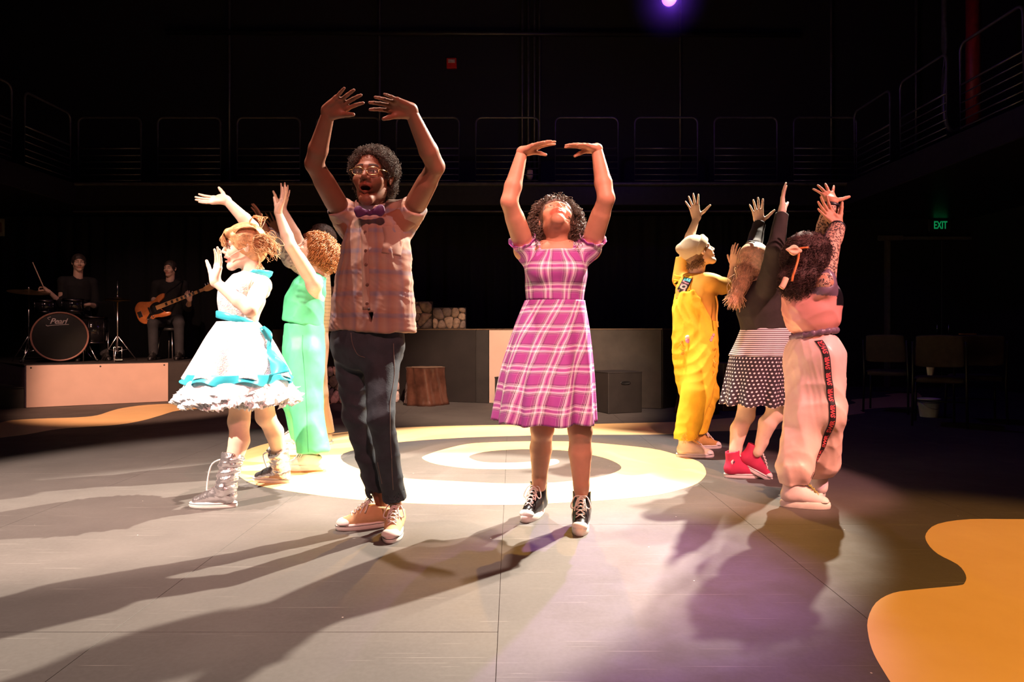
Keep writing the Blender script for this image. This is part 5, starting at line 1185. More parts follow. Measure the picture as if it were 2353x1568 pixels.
# strawberry blonde updo
m_straw = hair_mat('strawberry_blonde_hair', (0.62, 0.34, 0.16), 0.4, 0.35); s, GP = scalp_cap(ho, HR, hs, 0.014, True, hairline=0.050)
s.rc(GP(-0.05, 0.078, 0.075), GP(0.05, 0.078, 0.075), 0.024, 0.024, 0.02); s.rc(GP(-0.072, 0.055, 0.055), GP(-0.078, 0.035, -0.005), 0.014, 0.009, 0.015); v, f = s.mesh(0.005, 1); hair = mk('hair', v, f, m_straw, root); rs = np.random.RandomState(12)
parts = []
bun = GP(-0.055, -0.075, 0.015)
for i in range(800):        # strands swept from brow to bun
    a = rs.uniform(-1, 1); z0 = rs.uniform(0.03, 0.085); p0 = GP(a*0.055, 0.088-abs(a)*0.02, z0); p1 = GP(a*0.07-0.02, 0.02, 0.125-0.03*abs(a)); p2 = GP(a*0.05-0.04, -0.06, 0.09); parts.append(smoothpath([p0, p1, p2, bun+rs.randn(3)*0.012], 16))
for i in range(220): p0 = GP(-0.074, 0.05+rs.randn()*0.008, 0.04+rs.randn()*0.01); p1 = GP(-0.090, 0.0, 0.03+rs.randn()*0.012); parts.append(smoothpath([p0, p1, bun+rs.randn(3)*0.015], 16))
for i in range(150): p0 = GP(rs.uniform(-0.05, 0.05), 0.085, 0.085); p1 = p0+HR[:, 1]*0.022+HR[:, 2]*-0.02+HR[:, 0]*rs.randn()*0.01; parts.append(smoothpath([p0, p1, p1-HR[:, 2]*0.035+rs.randn(3)*0.006, p1-HR[:, 2]*0.06-HR[:, 1]*0.01+rs.randn(3)*0.006], 16))
for i in range(220): a = rs.rand()*6.28; r_ = 0.040+rs.randn()*0.006; B1, B2 = HR[:, 1], HR[:, 2]; parts.append(smoothpath([bun+HR[:, 0]*(-0.02+rs.randn()*0.012)+(B1*math.cos(a+u)+B2*math.sin(a+u))*r_ for u in np.linspace(0, 4.5, 8)], 16))
for i in range(110): p0 = bun+rs.randn(3)*0.02; p1 = p0+np.array([0.04, 0, 0.02*rs.randn()]); parts.append(smoothpath([p0, p1, p1+np.array([0.03, rs.randn()*0.012, -0.02+rs.randn()*0.012]), p1+np.array([0.035+rs.randn()*0.012, 0, -0.045])], 16))
for i in range(24): p0 = GP(-0.02+rs.randn()*0.02, -0.03, 0.12); parts.append(smoothpath([p0, p0+np.array([0.02, 0, 0.04]), p0+np.array([0.05+rs.randn()*0.02, rs.randn()*0.02, 0.045]), p0+np.array([0.07, 0, 0.01+rs.randn()*0.02])], 16))
for i in range(90): p0 = GP(-0.06+rs.randn()*0.02, -0.06, -0.04); parts.append(smoothpath([p0, p0+np.array([0.012, 0, -0.04]), p0+np.array([0.015+rs.randn()*0.01, rs.randn()*0.01, -0.09])], 16))
v, f = tubes(np.array(parts), 0.0015, 4); mk('updo', v, f, m_straw, hair)
mtube('headset_microphone', smoothpath([GP(-0.080, 0.0, -0.01), GP(-0.072, 0.05, -0.035), GP(-0.045, 0.088, -0.062)], 12), 0.0018, mat('beige_microphone', (0.7, 0.5, 0.42), 0.5), root)

# ================= woman in green
root = person('woman in a green sleeveless top and wide green trousers reaching both arms up', (-1.46, 4.85, 0))
neck, pelvis = W(727, 634, 4.87), W(700, 775, 4.86); fw = N([-1, -0.12, 0]); xr = np.cross(fw, [0, 0, 1.0])
shR, shL = W(712, 640, 5.02), W(722, 652, 4.70)
elL = reach(shL, 668, 566, 0.315, -1); wrL = reach(elL, 639, 488, 0.255, +1); elR = reach(shR, 690, 560, 0.29, +1); wrR = reach(elR, 648, 478, 0.27, +1)
hpR, hpL = W(692, 800, 4.95), W(700, 800, 4.78); knR, knL = W(685, 920, 5.05), W(703, 925, 4.75)
hlL, dL, anL = foot((655, 1084), (-1, -0.05), 0.255); hlR, dR, anR = foot((645, 1047), (-1, 0.05), 0.255)
s = Sdf(); core_ops(s, neck, pelvis, shR, shL, hpR, hpL, 0.09, 0.07); arm_ops(s, shR, elR, wrR, 0.95); arm_ops(s, shL, elL, wrL, 0.98)
for h_, k_, a_ in ((hpR, knR, anR), (hpL, knL, anL)): leg_ops(s, h_, k_, a_, -fw, 0.85)
ho = W(722, 577, 4.87); HR = frame((-0.86, -0.18, 0.50), (0.4, 0, 1)); hs = 1.03
hv, hf, hc = head(ho, HR, hs, 0.0034, male=False, brow=(0.6, 0.42, 0.35), lip=(0.95, 0.62, 0.6), neck=neck, nr=0.053)
hdL = hand(wrL, (0.32, 0, 0.95), (-0.75, -0.65, 0.2), 'L', 0.95, 9, (4, 6, 6), (48, 10), elL); hdR = hand(wrR, (0.2, 0, 0.98), (-0.8, 0.5, 0.2), 'R', 0.95, 10, (4, 6, 6), (40, 10), elR)
sv, sf = s.mesh(0.008, 1); finish_body(root, [(sv, sf, None), (hv, hf, hc), hdR, hdL], FAIR); eyes(root, ho, HR, hs, (0, 1, 0), (0.07, 0.10, 0.12))
m_green = cloth_mat('mint_green_satin', (0.10, 0.56, 0.27), 0.5, 0.12, 30, 0.12)
s = Sdf(); s.tor([(W(697, 746, 4.86), 0.165, 0.142), (W(697, 720, 4.86), 0.160, 0.142), (W(700, 690, 4.86), 0.155, 0.140), (W(710, 660, 4.86), 0.150, 0.120), (W(722, 632, 4.87), 0.120, 0.085)], xr, 0.03, 0.012)
for a_ in (shR, shL): s.rc(neck+(a_-neck)*0.3, a_+fw*-0.02, 0.04, 0.042, 0.03)
s.rc(neck-[0, 0, 0.01]+fw*0.02, neck+[0, 0, 0.08], 0.060, 0.075, 0.008, True); s.el(shL+xr*-0.07-[0, 0, 0.012], (0.075, 0.06, 0.080), None, 0.01, True)
s.disp(folds(0.005, 42, 41, (0.8, 0.8, 1.3))); s.disp(creases(0.011, 44, 44, (0.5, 0.5, 1.3))); garment(root, 'top', s, m_green, 0.007, 1, label='loose mint green sleeveless top')
s = Sdf(); s.tor([(W(699, 860, 4.85), 0.15, 0.14), (W(699, 800, 4.86), 0.170, 0.150), (W(698, 742, 4.86), 0.150, 0.135)], xr, 0.03, 0.02)
for h_, k_, a_ in ((hpR, knR, anR), (hpL, knL, anL)):
    hm = a_+[0, 0, 0.035]; s.rc(h_+[0, 0, -0.04], k_, 0.118, 0.112, 0.04); s.rc(k_, hm, 0.112, 0.112, 0.04); s.cut(hm-[0, 0, 0.0], (0, 0, -1), hm-[0, 0, 0.06], 0.13); s.rc(hm+[0, 0, 0.05], hm-[0, 0, 0.05], 0.080, 0.084, 0.003, True)
s.disp(folds(0.009, 26, 42, (1, 1, 0.18))); s.disp(creases(0.008, 40, 43, (1, 1, 0.5))); tr = garment(root, 'trousers', s, m_green, 0.008, 1, label='wide mint green trousers'); bt = surface_map(tr)
seam(bt, [W(695, 770, 4.7), W(703, 850, 4.7), W(712, 940, 4.7), W(722, 1040, 4.7)], 0.0022, mat('dark_green_seam', (0.04, 0.28, 0.13), 0.8), tr, 'side_seam')
for hl, d_, l_ in ((hlL, dL, 'white chunky sneaker nearer the camera'), (hlR, dR, 'white chunky sneaker farther back')):
    sh, P = shoe(root, hl, d_, WHITE_R, WHITE_R, WHITE_R, WHITE_L, 0.255, False, sole_h=0.045, chunky=1.0, stripe=False, label=l_); q = sole_ring(0.255, 0.1, 1.03)
    v, f = loft([[P(x, y, z) for x, y in q] for z in (0.0005, 0.012)]); mk('tread', v, f, mat('gum_rubber', (0.55, 0.28, 0.10), 0.6), sh)
m_red = hair_mat('copper_curls_hair', (0.42, 0.16, 0.05), 0.35, 0.5); s, GP = scalp_cap(ho, HR, hs, 0.008, True, hairline=0.055); v, f = s.mesh(0.006, 1); hair = mk('hair', v, f, m_red, root); rs = np.random.RandomState(7)
dd = scalp_points(1400, rs, front=0.5, low=-0.6); rts = np.array([GP(*(np.array((0.074, 0.096, 0.086))*d+np.array((0, -0.012, 0.03)))) for d in dd]); dw = dd@HR.T
v, f = strands(rts, dw, 0.10, rs, 0.012, 2.6, 28, 0.7, 0.0022, 4, 0.22, (0.25, 0, -1)); mk('ringlets', v, f, m_red, hair)

# ================= man behind the woman in green
root = person('man in a striped top and beige trousers reaching up behind the woman in green', (-1.65, 5.65, 0))
neck, pelvis = W(733, 606, 5.65), W(716, 768, 5.65); fw = N([-1, -0.05, 0]); xr = np.cross(fw, [0, 0, 1.0])
shR, shL = W(716, 625, 5.82), W(714, 628, 5.48)
elL = reach(shL, 668, 597, 0.30, -1); wrL = reach(elL, 607, 523, 0.33, -1); elR = reach(shR, 678, 578, 0.30, +1); wrR = reach(elR, 640, 533, 0.26, +1)
hpR, hpL = W(704, 795, 5.75), W(720, 795, 5.55); knR, knL = W(676, 905, 5.8), W(728, 905, 5.6)
hlL, dL, anL = foot((690, 1021), (-1, 0), 0.28); hlR, dR, anR = foot((628, 1023), (-1, 0), 0.28)
s = Sdf(); core_ops(s, neck, pelvis, shR, shL, hpR, hpL); arm_ops(s, shR, elR, wrR, 1.0); arm_ops(s, shL, elL, wrL, 1.0)
for h_, k_, a_ in ((hpR, knR, anR), (hpL, knL, anL)): leg_ops(s, h_, k_, a_, -fw, 0.85)
ho = W(733, 550, 5.65); HR = frame((-0.85, -0.1, 0.48), (0.4, 0, 1)); hs = 1.06; hv, hf, hc = head(ho, HR, hs, 0.004, male=True, brow=(0.2, 0.15, 0.12), lip=(0.9, 0.6, 0.6), neck=neck)
hdL = hand(wrL, W(587, 473, 5.5)-W(607, 523, 5.5), (-0.8, -0.5, 0.2), 'L', 1.0, 8, (6, 8, 8), (30, 10), elL); hdR = hand(wrR, W(612, 484, 5.7)-W(640, 533, 5.7), (-0.3, 0.95, 0.1), 'R', 1.05, 12, (4, 6, 6), (50, 8), elR)
sv, sf = s.mesh(0.008, 1); finish_body(root, [(sv, sf, None), (hv, hf, hc), hdR, hdL], BROWN); eyes(root, ho, HR, hs)
m_stripe = plaid_mat('tan_striped_knit', [(0.0, (0.55, 0.40, 0.24)), (0.3, (0.62, 0.48, 0.30)), (1.0, (0.55, 0.40, 0.24))], [(0.0, (0.66, 0.50, 0.30)), (0.55, (0.66, 0.50, 0.30)), (0.6, (0.30, 0.20, 0.12)), (0.8, (0.66, 0.5, 0.3))], (0.2, 0.03), 0.9)
s = Sdf(); s.tor([(W(716, 775, 5.65), 0.17, 0.13), (W(720, 700, 5.65), 0.165, 0.135), (W(724, 650, 5.65), 0.17, 0.125), (W(732, 612, 5.65), 0.13, 0.085)], xr, 0.03, 0.02); s.disp(folds(0.007, 40, 51)); garment(root, 'striped_top', s, m_stripe, 0.008, 1, wrap_pat(W(720, 700, 5.65), (1, 0, 0)))
m_camo, nd = newmat('grey_camouflage', (0.4, 0.36, 0.34), 0.85); vv = nd.obj()[0]; nd.link(nd.ramp(nd.noise(vv, 14, 2), [(0.0, (0.20, 0.16, 0.17)), (0.42, (0.44, 0.38, 0.36)), (0.55, (0.30, 0.25, 0.25)), (0.62, (0.58, 0.52, 0.48))], 'CONSTANT'), nd.P.inputs['Base Color'])
s = Sdf()
for a_, e_, w_2 in ((shL, elL, wrL), (shR, elR, wrR)): s.rc(a_, e_, 0.068, 0.056, 0.02); s.rc(e_, w_2+(e_-w_2)*0.12, 0.056, 0.044, 0.02); s.cut(w_2+(e_-w_2)*0.10, w_2-e_, w_2, 0.06)
s.disp(folds(0.006, 60, 52)); garment(root, 'sleeves', s, m_camo, 0.007, 1, label='grey camouflage sleeves')
m_beige = cloth_mat('beige_twill', (0.62, 0.42, 0.30), 0.8, 0.15, 60, 0.1); s = Sdf(); s.tor([(W(716, 850, 5.65), 0.14, 0.12), (W(716, 790, 5.65), 0.17, 0.14), (W(716, 755, 5.65), 0.155, 0.125)], xr, 0.03, 0.02)
for h_, k_, a_ in ((hpR, knR, anR), (hpL, knL, anL)): hm = a_+[0, 0, 0.0]; s.rc(h_-[0, 0, 0.03], k_, 0.10, 0.085, 0.03); s.rc(k_, hm, 0.085, 0.075, 0.03); s.cut(hm, (0, 0, -1), hm-[0, 0, 0.05], 0.1)
s.disp(folds(0.006, 40, 53)); garment(root, 'trousers', s, m_beige, 0.008, 1, label='beige trousers')
for hl, d_, l_ in ((hlL, dL, 'white sneaker under the right trouser leg'), (hlR, dR, 'white sneaker stepping forward')): shoe(root, hl, d_, WHITE_R, WHITE_R, WHITE_R, WHITE_L, 0.28, False, stripe=M_DARKM, label=l_, loops=False)
s, GP = scalp_cap(ho, HR, hs, 0.010, True, hairline=0.060); s.disp(folds(0.002, 220, 3)); v, f = s.mesh(0.005, 0); m_short = hair_mat('short_dark_hair', (0.060, 0.030, 0.018), 0.7); hair = mk('hair', v, f, m_short, root)
rs = np.random.RandomState(2); ii = rs.randint(0, len(v), 1800); v, f = frizz(v[ii], 0.006, rs, 3, 0.0008, 1.2, 6); mk('curls', v, f, m_short, hair)
# ================= performer in yellow overalls
root = person('performer in baggy yellow overalls and a khaki beanie seen from behind', (1.47, 5.37, 0))
neck, pelvis = W(1600, 630, 5.37), W(1598, 790, 5.37); fw = N([0.80, 0.60, 0]); xr = np.cross(fw, [0, 0, 1.0])
shR, shL = W(1634, 648, 5.23), W(1564, 643, 5.50)
elR = reach(shR, 1677, 664, 0.27, +1); wrR = reach(elR, 1685, 612, 0.25, +1); elL = reach(shL, 1579, 562, 0.29, +1); wrL = reach(elL, 1601, 500, 0.25, +1)
hpR, hpL = W(1612, 805, 5.30), W(1585, 805, 5.45); knR, knL = W(1600, 905, 5.24), W(1618, 900, 5.56)
hlR, dR, anR = foot((1640, 1051), (1, -0.05), 0.285); hlL, dL, anL = foot((1657, 1030), (1, 0.1), 0.27)
s = Sdf(); core_ops(s, neck, pelvis, shR, shL, hpR, hpL); arm_ops(s, shR, elR, wrR, 0.95); arm_ops(s, shL, elL, wrL, 0.95)
for h_, k_, a_ in ((hpR, knR, anR), (hpL, knL, anL)): leg_ops(s, h_, k_, a_, -fw, 0.85)
ho = W(1606, 579, 5.37); HR = frame((0.90, 0.12, 0.42), (-0.4, 0, 1)); hs = 1.03; hv, hf, hc = head(ho, HR, hs, 0.0036, male=True, brow=(0.5, 0.35, 0.3), lip=(0.95, 0.6, 0.6), neck=neck, jaw=0.005)
hdR = hand(wrR, W(1689, 578, 5.3)-W(1686, 612, 5.3), (0.9, 0.4, 0), 'R', 1.0, 8, (5, 8, 8), (45, 5), elR); hdL = hand(wrL, W(1591, 458, 5.4)-W(1601, 500, 5.4), (0.2, 0.97, 0.1), 'L', 1.02, 15, (4, 8, 8), (68, 0), elL)
sv, sf = s.mesh(0.008, 1); finish_body(root, [(sv, sf, None), (hv, hf, hc), hdR, hdL], FAIR2); eyes(root, ho, HR, hs)
m_tee = cloth_mat('orange_yellow_tee', (0.82, 0.42, 0.06), 0.8, 0.1, 60, 0.08); m_over = cloth_mat('yellow_canvas', (0.88, 0.56, 0.03), 0.8, 0.15, 60, 0.1)
s = Sdf(); s.tor([(W(1598, 770, 5.37), 0.165, 0.125), (W(1598, 700, 5.37), 0.172, 0.13), (W(1599, 660, 5.37), 0.180, 0.12), (W(1600, 628, 5.37), 0.13, 0.085)], xr, 0.03, 0.03)
for a_, e_ in ((shR, elR), (shL, elL)): s.rc(a_, a_+(e_-a_)*0.75, 0.066, 0.074, 0.03); s.cut(a_+(e_-a_)*0.62, e_-a_, a_+(e_-a_)*0.8, 0.09)
s.rc(neck, neck+[0, 0, 0.08], 0.06, 0.07, 0.006, True); s.disp(folds(0.006, 42, 61)); tee = garment(root, 'tee_shirt', s, m_tee, 0.007, 1, label='orange-yellow t-shirt')
s = Sdf(); s.tor([(W(1598, 930, 5.36), 0.11, 0.10), (W(1597, 870, 5.36), 0.165, 0.14), (W(1597, 800, 5.37), 0.192, 0.160), (W(1596, 740, 5.37), 0.190, 0.150), (W(1593, 700, 5.37), 0.186, 0.142), (W(1592, 670, 5.37), 0.188, 0.133)], xr, 0.03, 0.02)
for h_, k_, a_ in ((hpR, knR, anR), (hpL, knL, anL)): hm = a_+[0, 0, 0.03]; s.rc(h_-[0, 0, 0.05], k_, 0.125, 0.115, 0.04); s.rc(k_, hm, 0.115, 0.088, 0.03); s.cut(hm, (0, 0, -1), hm-[0, 0, 0.06], 0.12); s.rc(hm+[0, 0, 0.04], hm-[0, 0, 0.05], 0.058, 0.062, 0.003, True)
cw = W(1644, 700, 5.2)      # back bib narrows to the straps: cut the tee free at both sides
for sx, px_a, px_b in ((1, (1640, 740), (1592, 650)), (-1, (1552, 740), (1578, 650))):
    pa, pb = W(*px_a, 5.2), W(*px_b, 5.2); t_ = N(pb-pa); nrm = N(np.cross(t_, [0, 1, 0])); nrm = nrm if nrm[0]*sx > 0 else -nrm; s.cut(pa, nrm, W(1597, 690, 5.37), np.array([0.3, 0.4, 0.155]))
s.disp(folds(0.009, 24, 62, (1, 1, 0.7))); s.disp(creases(0.013, 36, 63, (1, 1, 0.9))); ov = garment(root, 'overalls', s, m_over, 0.008, 1, label='baggy yellow dungarees with patches'); bo = surface_map(ov); btee = surface_map(tee)
strip_on(btee, [W(1588, 690, 5.2), W(1585, 660, 5.2), W(1592, 632, 5.2)], 0.045, 0.006, m_over, ov, 'strap', n=14); strip_on(btee, [W(1572, 690, 5.2), W(1568, 655, 5.2), W(1562, 625, 5.2)], 0.045, 0.006, m_over, ov, 'strap', n=14)
def tie_cord(pts, nm='tie_cord'): mtube(nm, smoothpath(pts, 16), 0.006, m_tee, ov, 6)
tie_cord([W(1645, 680, 5.2), W(1649, 700, 5.18), W(1647, 730, 5.17), W(1650, 752, 5.17)])
# LOVE patch, cupcake patch
def text_on(bvh, body, origin, xd, yd, size, mat_, parent, name, view=(0, 1, 0), lift=0.004, bold=0.0, space=1.0):
    v, f = textmesh(body, size, 0.0, 0, bold, space); w = np.array([on_surface(bvh, origin+np.asarray(xd)*q[0]+np.asarray(yd)*q[1], view, lift) for q in v]); return mk(name, w, f, mat_, parent, smooth=False)
xd, yd = N(np.array([0.42, 0, 0.9])), N(np.array([-0.9, 0, 0.42])); o_ = W(1582, 653, 5.2)
strip_on(btee, [o_-xd*0.062, o_, o_+xd*0.062], 0.052, 0.0095, mat('patch_black', (0.03, 0.02, 0.03), 0.8), ov, 'word_patch', n=10)
for ch, cx_, cc in (('L', -0.045, (0.62, 0.30, 0.40)), ('O', -0.015, (0.55, 0.40, 0.36)), ('V', 0.015, (0.70, 0.18, 0.22)), ('E', 0.043, (0.10, 0.55, 0.66))): text_on(btee, ch, o_+xd*cx_, xd, yd, 0.048, mat('patch_%s' % ch, cc, 0.7), ov, 'patch_letter', lift=0.0115, bold=0.003)
v, f = lathe(on_surface(bo, W(1584, 783, 5.2), (0, 1, 0), 0.001), [(0.022, 0), (0.020, 0.005), (0.004, 0.006)], 16, (0, -1, 0)); mk('cupcake_patch', v, f, mat('patch_pink', (0.75, 0.30, 0.55), 0.7), ov)
v, f = lathe(on_surface(bo, W(1583, 776, 5.2), (0, 1, 0), 0.001), [(0.020, 0), (0.016, 0.008), (0.004, 0.011)], 16, (0, -1, 0)); mk('cupcake_icing', v, f, mat('patch_cream', (0.85, 0.72, 0.60), 0.7), ov)
for px, py in ((1637, 776), (1641, 770), (1634, 782)): v, f = lathe(on_surface(bo, W(px, py, 5.2), (-0.3, 1, 0), 0.001), [(0.013, 0), (0.011, 0.004), (0.003, 0.005)], 10, (0.2, -1, 0)); mk('flower_patch', v, f, mat('patch_rose', (0.62, 0.36, 0.36), 0.7), ov)
rs = np.random.RandomState(9); fr = []
for px, py, n_ in ((1545, 790, 14), (1548, 812, 12), (1640, 800, 10), (1641, 830, 10), (1639, 850, 8), (1637, 940, 14), (1600, 1003, 24), (1565, 1003, 18), (1632, 985, 14)):
    for q in range(n_): p0 = on_surface(bo, W(px+rs.randn()*4, py+rs.randn()*6, 5.2), (0, 1, 0), 0.0)+np.array([0, -0.004, 0]); fr.append(smoothpath([p0, p0+rs.randn(3)*0.008+[0, -0.008, -0.006], p0+rs.randn(3)*0.014+[0, -0.006, -0.02]], 6))
v, f = tubes(np.array(fr), 0.0013, 3); mk('frayed_threads', v, f, m_tee, ov)
m_mus = cloth_mat('mustard_canvas', (0.55, 0.32, 0.10), 0.85); m_crm = cloth_mat('lit_mustard_canvas', (0.80, 0.68, 0.50), 0.85)  # paler canvas has strong light put into the near shoe's colour
shoe(root, hlR, dR, m_crm, WHITE_R, WHITE_R, WHITE_L, 0.285, True, label='cream high-top sneaker in the light', loops=False); shoe(root, hlL, dL, m_mus, WHITE_R, WHITE_R, WHITE_L, 0.27, True, star=1, label='mustard high-top sneaker with a star patch')
s, GP = scalp_cap(ho, HR, hs, 0.008, True, hairline=0.05); s.cut(GP(0, 0, 0.02), HR[:, 2], GP(0, 0, 0.1), 0.16); v, f = s.mesh(0.006, 1); m_hb = hair_mat('brown_nape_hair', (0.22, 0.11, 0.05), 0.5); hair = mk('hair', v, f, m_hb, root); rs = np.random.RandomState(5)
rts = np.array([GP(rs.uniform(-0.07, 0.075), rs.uniform(-0.10, -0.02), rs.uniform(-0.06, -0.03)) for _ in range(220)]); v, f = strands(rts, np.tile(-HR[:, 1]*0.5-HR[:, 2], (220, 1)), 0.06, rs, 0.006, 2, 14, 0.5, 0.0024, 4, 0.35); mk('nape_locks', v, f, m_hb, hair)
m_bean = cloth_mat('khaki_knit', (0.58, 0.46, 0.30), 0.95, 0.5, 240, 0.08); s = Sdf()
s.el(GP(0, -0.022, 0.040), np.array((0.094, 0.115, 0.098))*hs, HR, 0.02); s.rc(GP(0, -0.06, 0.06), GP(0, -0.125, 0.085), 0.075, 0.036, 0.04); s.cut(GP(0, 0.06, 0.022), N(-HR[:, 2]+HR[:, 1]*0.25), GP(0, 0.0, -0.03), 0.2); s.disp(folds(0.004, 50, 64)); bean = garment(root, 'beanie', s, m_bean, 0.005, 1, label='khaki knitted beanie')
s = Sdf(); s.tor([(GP(0, 0.012, 0.006), 0.096*hs, 0.108*hs), (GP(0, -0.020, 0.058), 0.099*hs, 0.116*hs)], HR[:, 0], 0.01, 0.012); s.el(GP(0, 0.13, -0.045), np.array((0.085, 0.085, 0.08))*hs, HR, 0.01, True); v, f = s.mesh(0.005, 1); mk('beanie_cuff', v, f, m_bean, bean)

# ================= woman in the black sweater and polka dot skirt
root = person('woman in a black sweater and polka dot skirt leaning back, arms up', (1.65, 4.5, 0))
neck, pelvis = W(1752, 648, 4.5), W(1755, 780, 4.5); fw = N([0.96, 0.26, 0]); xr = np.cross(fw, [0, 0, 1.0])
shR, shL = W(1764, 662, 4.37), W(1746, 650, 4.63)
elR = reach(shR, 1781, 573, 0.275, -1); wrR = reach(elR, 1797, 486, 0.255, +1); elL = reach(shL, 1731, 570, 0.27, +1); wrL = reach(elL, 1745, 512, 0.24, +1)
hpR, hpL = W(1775, 815, 4.43), W(1735, 815, 4.55); knR, knL = W(1782, 950, 4.42), W(1713, 955, 4.54)
hlL, dL, anL = foot((1752, 1098), (1, -0.04), 0.25); hlR, dR, _ = foot((1782, 1101), (0.97, -0.24), 0.25); ppt = 28
anR = W(1741, 1040, 4.43)
s = Sdf(); core_ops(s, neck, pelvis, shR, shL, hpR, hpL, 0.09, 0.075); arm_ops(s, shR, elR, wrR, 0.92); arm_ops(s, shL, elL, wrL, 0.92)
leg_ops(s, hpR, knR, anR, N([-0.8, 0, 0.4]), 0.98); leg_ops(s, hpL, knL, anL, -fw, 0.98)
ho = W(1742, 597, 4.51); HR = frame((0.72, 0.30, 0.62), (-0.6, 0, 0.8)); hs = 1.0; hv, hf, hc = head(ho, HR, hs, 0.0034, male=False, brow=(0.6, 0.45, 0.4), neck=neck, nr=0.05)
hdR = hand(wrR, (0.10, 0.05, 1.0), (0.85, -0.45, 0), 'R', 0.95, 3, (4, 6, 6), (55, 6), elR); hdL = hand(wrL, (-0.10, 0.1, 1.0), (0.25, 0.96, 0), 'L', 0.95, 12, (4, 7, 7), (62, 0), elL)
sv, sf = s.mesh(0.007, 1); finish_body(root, [(sv, sf, None), (hv, hf, hc), hdR, hdL], FAIR); eyes(root, ho, HR, hs)
m_swt = cloth_mat('black_knit', (0.030, 0.022, 0.020), 0.85, 0.2, 120, 0.3); s = Sdf()
s.tor([(W(1757, 764, 4.5), 0.150, 0.148), (W(1754, 735, 4.5), 0.152, 0.160), (W(1750, 705, 4.5), 0.160, 0.165), (W(1750, 675, 4.5), 0.160, 0.140), (W(1751, 645, 4.5), 0.125, 0.085)], xr, 0.03, 0.008); s.el(W(1783, 700, 4.5), (0.07, 0.10, 0.065), None, 0.04)
for a_, e_, w_2 in ((shR, elR, wrR), (shL, elL, wrL)): s.rc(a_, e_, 0.072, 0.056, 0.02); s.rc(e_, w_2, 0.056, 0.043, 0.02); s.cut(w_2+(e_-w_2)*0.06, w_2-e_, w_2, 0.06)
s.rc(neck+fw*0.02, neck+[0.02, 0, 0.08], 0.062, 0.075, 0.006, True); s.disp(folds(0.005, 36, 71)); s.disp(creases(0.007, 40, 72)); garment(root, 'sweater', s, m_swt, 0.007, 1, label='plain black sweater')
def dots_mat(name, kind):
    m, nd = newmat(name, rough=0.8); v, x, y, z = nd.pat()
    if kind == 'dots':
        p = 0.0245; a = nd.math('MULTIPLY', x, 1/p); b = nd.math('MULTIPLY', y, 1/p); row = nd.math('FLOOR', b); a = nd.math('ADD', a, nd.math('MULTIPLY', row, 0.5))
        dx = nd.math('SUBTRACT', nd.math('FRACT', a), 0.5); dy = nd.math('SUBTRACT', nd.math('FRACT', b), 0.5); r = nd.math('ADD', nd.math('MULTIPLY', dx, dx), nd.math('MULTIPLY', dy, dy))
        nd.link(nd.mix(nd.math('LESS_THAN', r, 0.055), (0.030, 0.016, 0.026), (0.85, 0.74, 0.78)), nd.P.inputs['Base Color'])
    else:
        fr = nd.math('FRACT', nd.math('MULTIPLY', y, 1/0.0135)); nd.link(nd.mix(nd.math('LESS_THAN', fr, 0.42), (0.86, 0.78, 0.80), (0.06, 0.02, 0.04)), nd.P.inputs['Base Color'])
    return m
m_dot, m_str = dots_mat('polka_dot_cotton', 'dots'), dots_mat('striped_cotton', 'str')
wst, mid, hem = W(1758, 762, 4.5), W(1748, 818, 4.5), W(1740, 928, 4.49)
skirt(root, 'skirt_yoke', [(wst+[0, 0, 0.02], 0.150, 0.150), (W(1754, 790, 4.5), 0.175, 0.175), (mid, 0.190, 0.195)], xr, fw, m_str, 10, 0.006, 14, 150, 14, 0.0, label='striped upper tier of the skirt')
skirt(root, 'skirt_tier', [(mid, 0.190, 0.194), (W(1744, 870, 4.5), 0.200, 0.208), (hem, 0.208, 0.222)], xr, fw, m_dot, 10, 0.016, 14, 170, 22, 0.008, label='black polka dot lower tier of the skirt')
m_pinkc = cloth_mat('raspberry_canvas', (0.55, 0.035, 0.10), 0.85, 0.15, 200, 0.1)
shoe(root, hlL, dL, m_pinkc, WHITE_R, WHITE_R, WHITE_L, 0.25, True, star=1, label='pink high-top sneaker flat on the floor', loops=False); shoe(root, hlR, dR, m_pinkc, WHITE_R, WHITE_R, WHITE_L, 0.25, True, pitch=ppt, label='pink high-top sneaker with its heel lifted', ank_h=0.145, loops=False)
m_blond = hair_mat('blonde_hair', (0.70, 0.44, 0.25), 0.45, 0.35); s, GP = scalp_cap(ho, HR, hs, 0.012, True, hairline=0.05); v, f = s.mesh(0.006, 1); hair = mk('hair', v, f, m_blond, root); rs = np.random.RandomState(6)
parts = []
for i in range(1500):
    d = scalp_points(1, rs, front=0.35, low=-0.3)[0]; p0 = GP(*(np.array((0.086, 0.108, 0.100))*d+np.array((0, -0.012, 0.03)))); q = rs.randn(); u = rs.rand()
    pm = p0*0.55+W(1716, 615, 4.47)*0.45-HR[:, 1]*0.03+HR[:, 2]*0.012; p1 = W(1715+9*rs.randn(), 622+6*rs.randn(), 4.41+0.14*u); p2 = W(1702+8*rs.randn(), 655+5*rs.randn(), 4.40+0.13*u); p3 = W(1690+8*rs.randn(), 692+8*rs.randn(), 4.40+0.11*u); w3 = 0.014*math.sin(q*5)
    parts.append(smoothpath([p0, pm, p1, p1*0.5+p2*0.5+[w3, 0, 0], p2-[w3, 0, 0], p3+[w3, 0, 0]], 22))
v, f = tubes(np.array(parts), 0.0019, 3); mk('long_locks', v, f, m_blond, hair)
v, f = tube(smoothpath([GP(-0.07, 0.02, 0.10), GP(0.0, 0.03, 0.135), GP(0.06, 0.02, 0.11)], 12), 0.004, 6); mk('hair_clip', v, f, M_DARKM, hair)

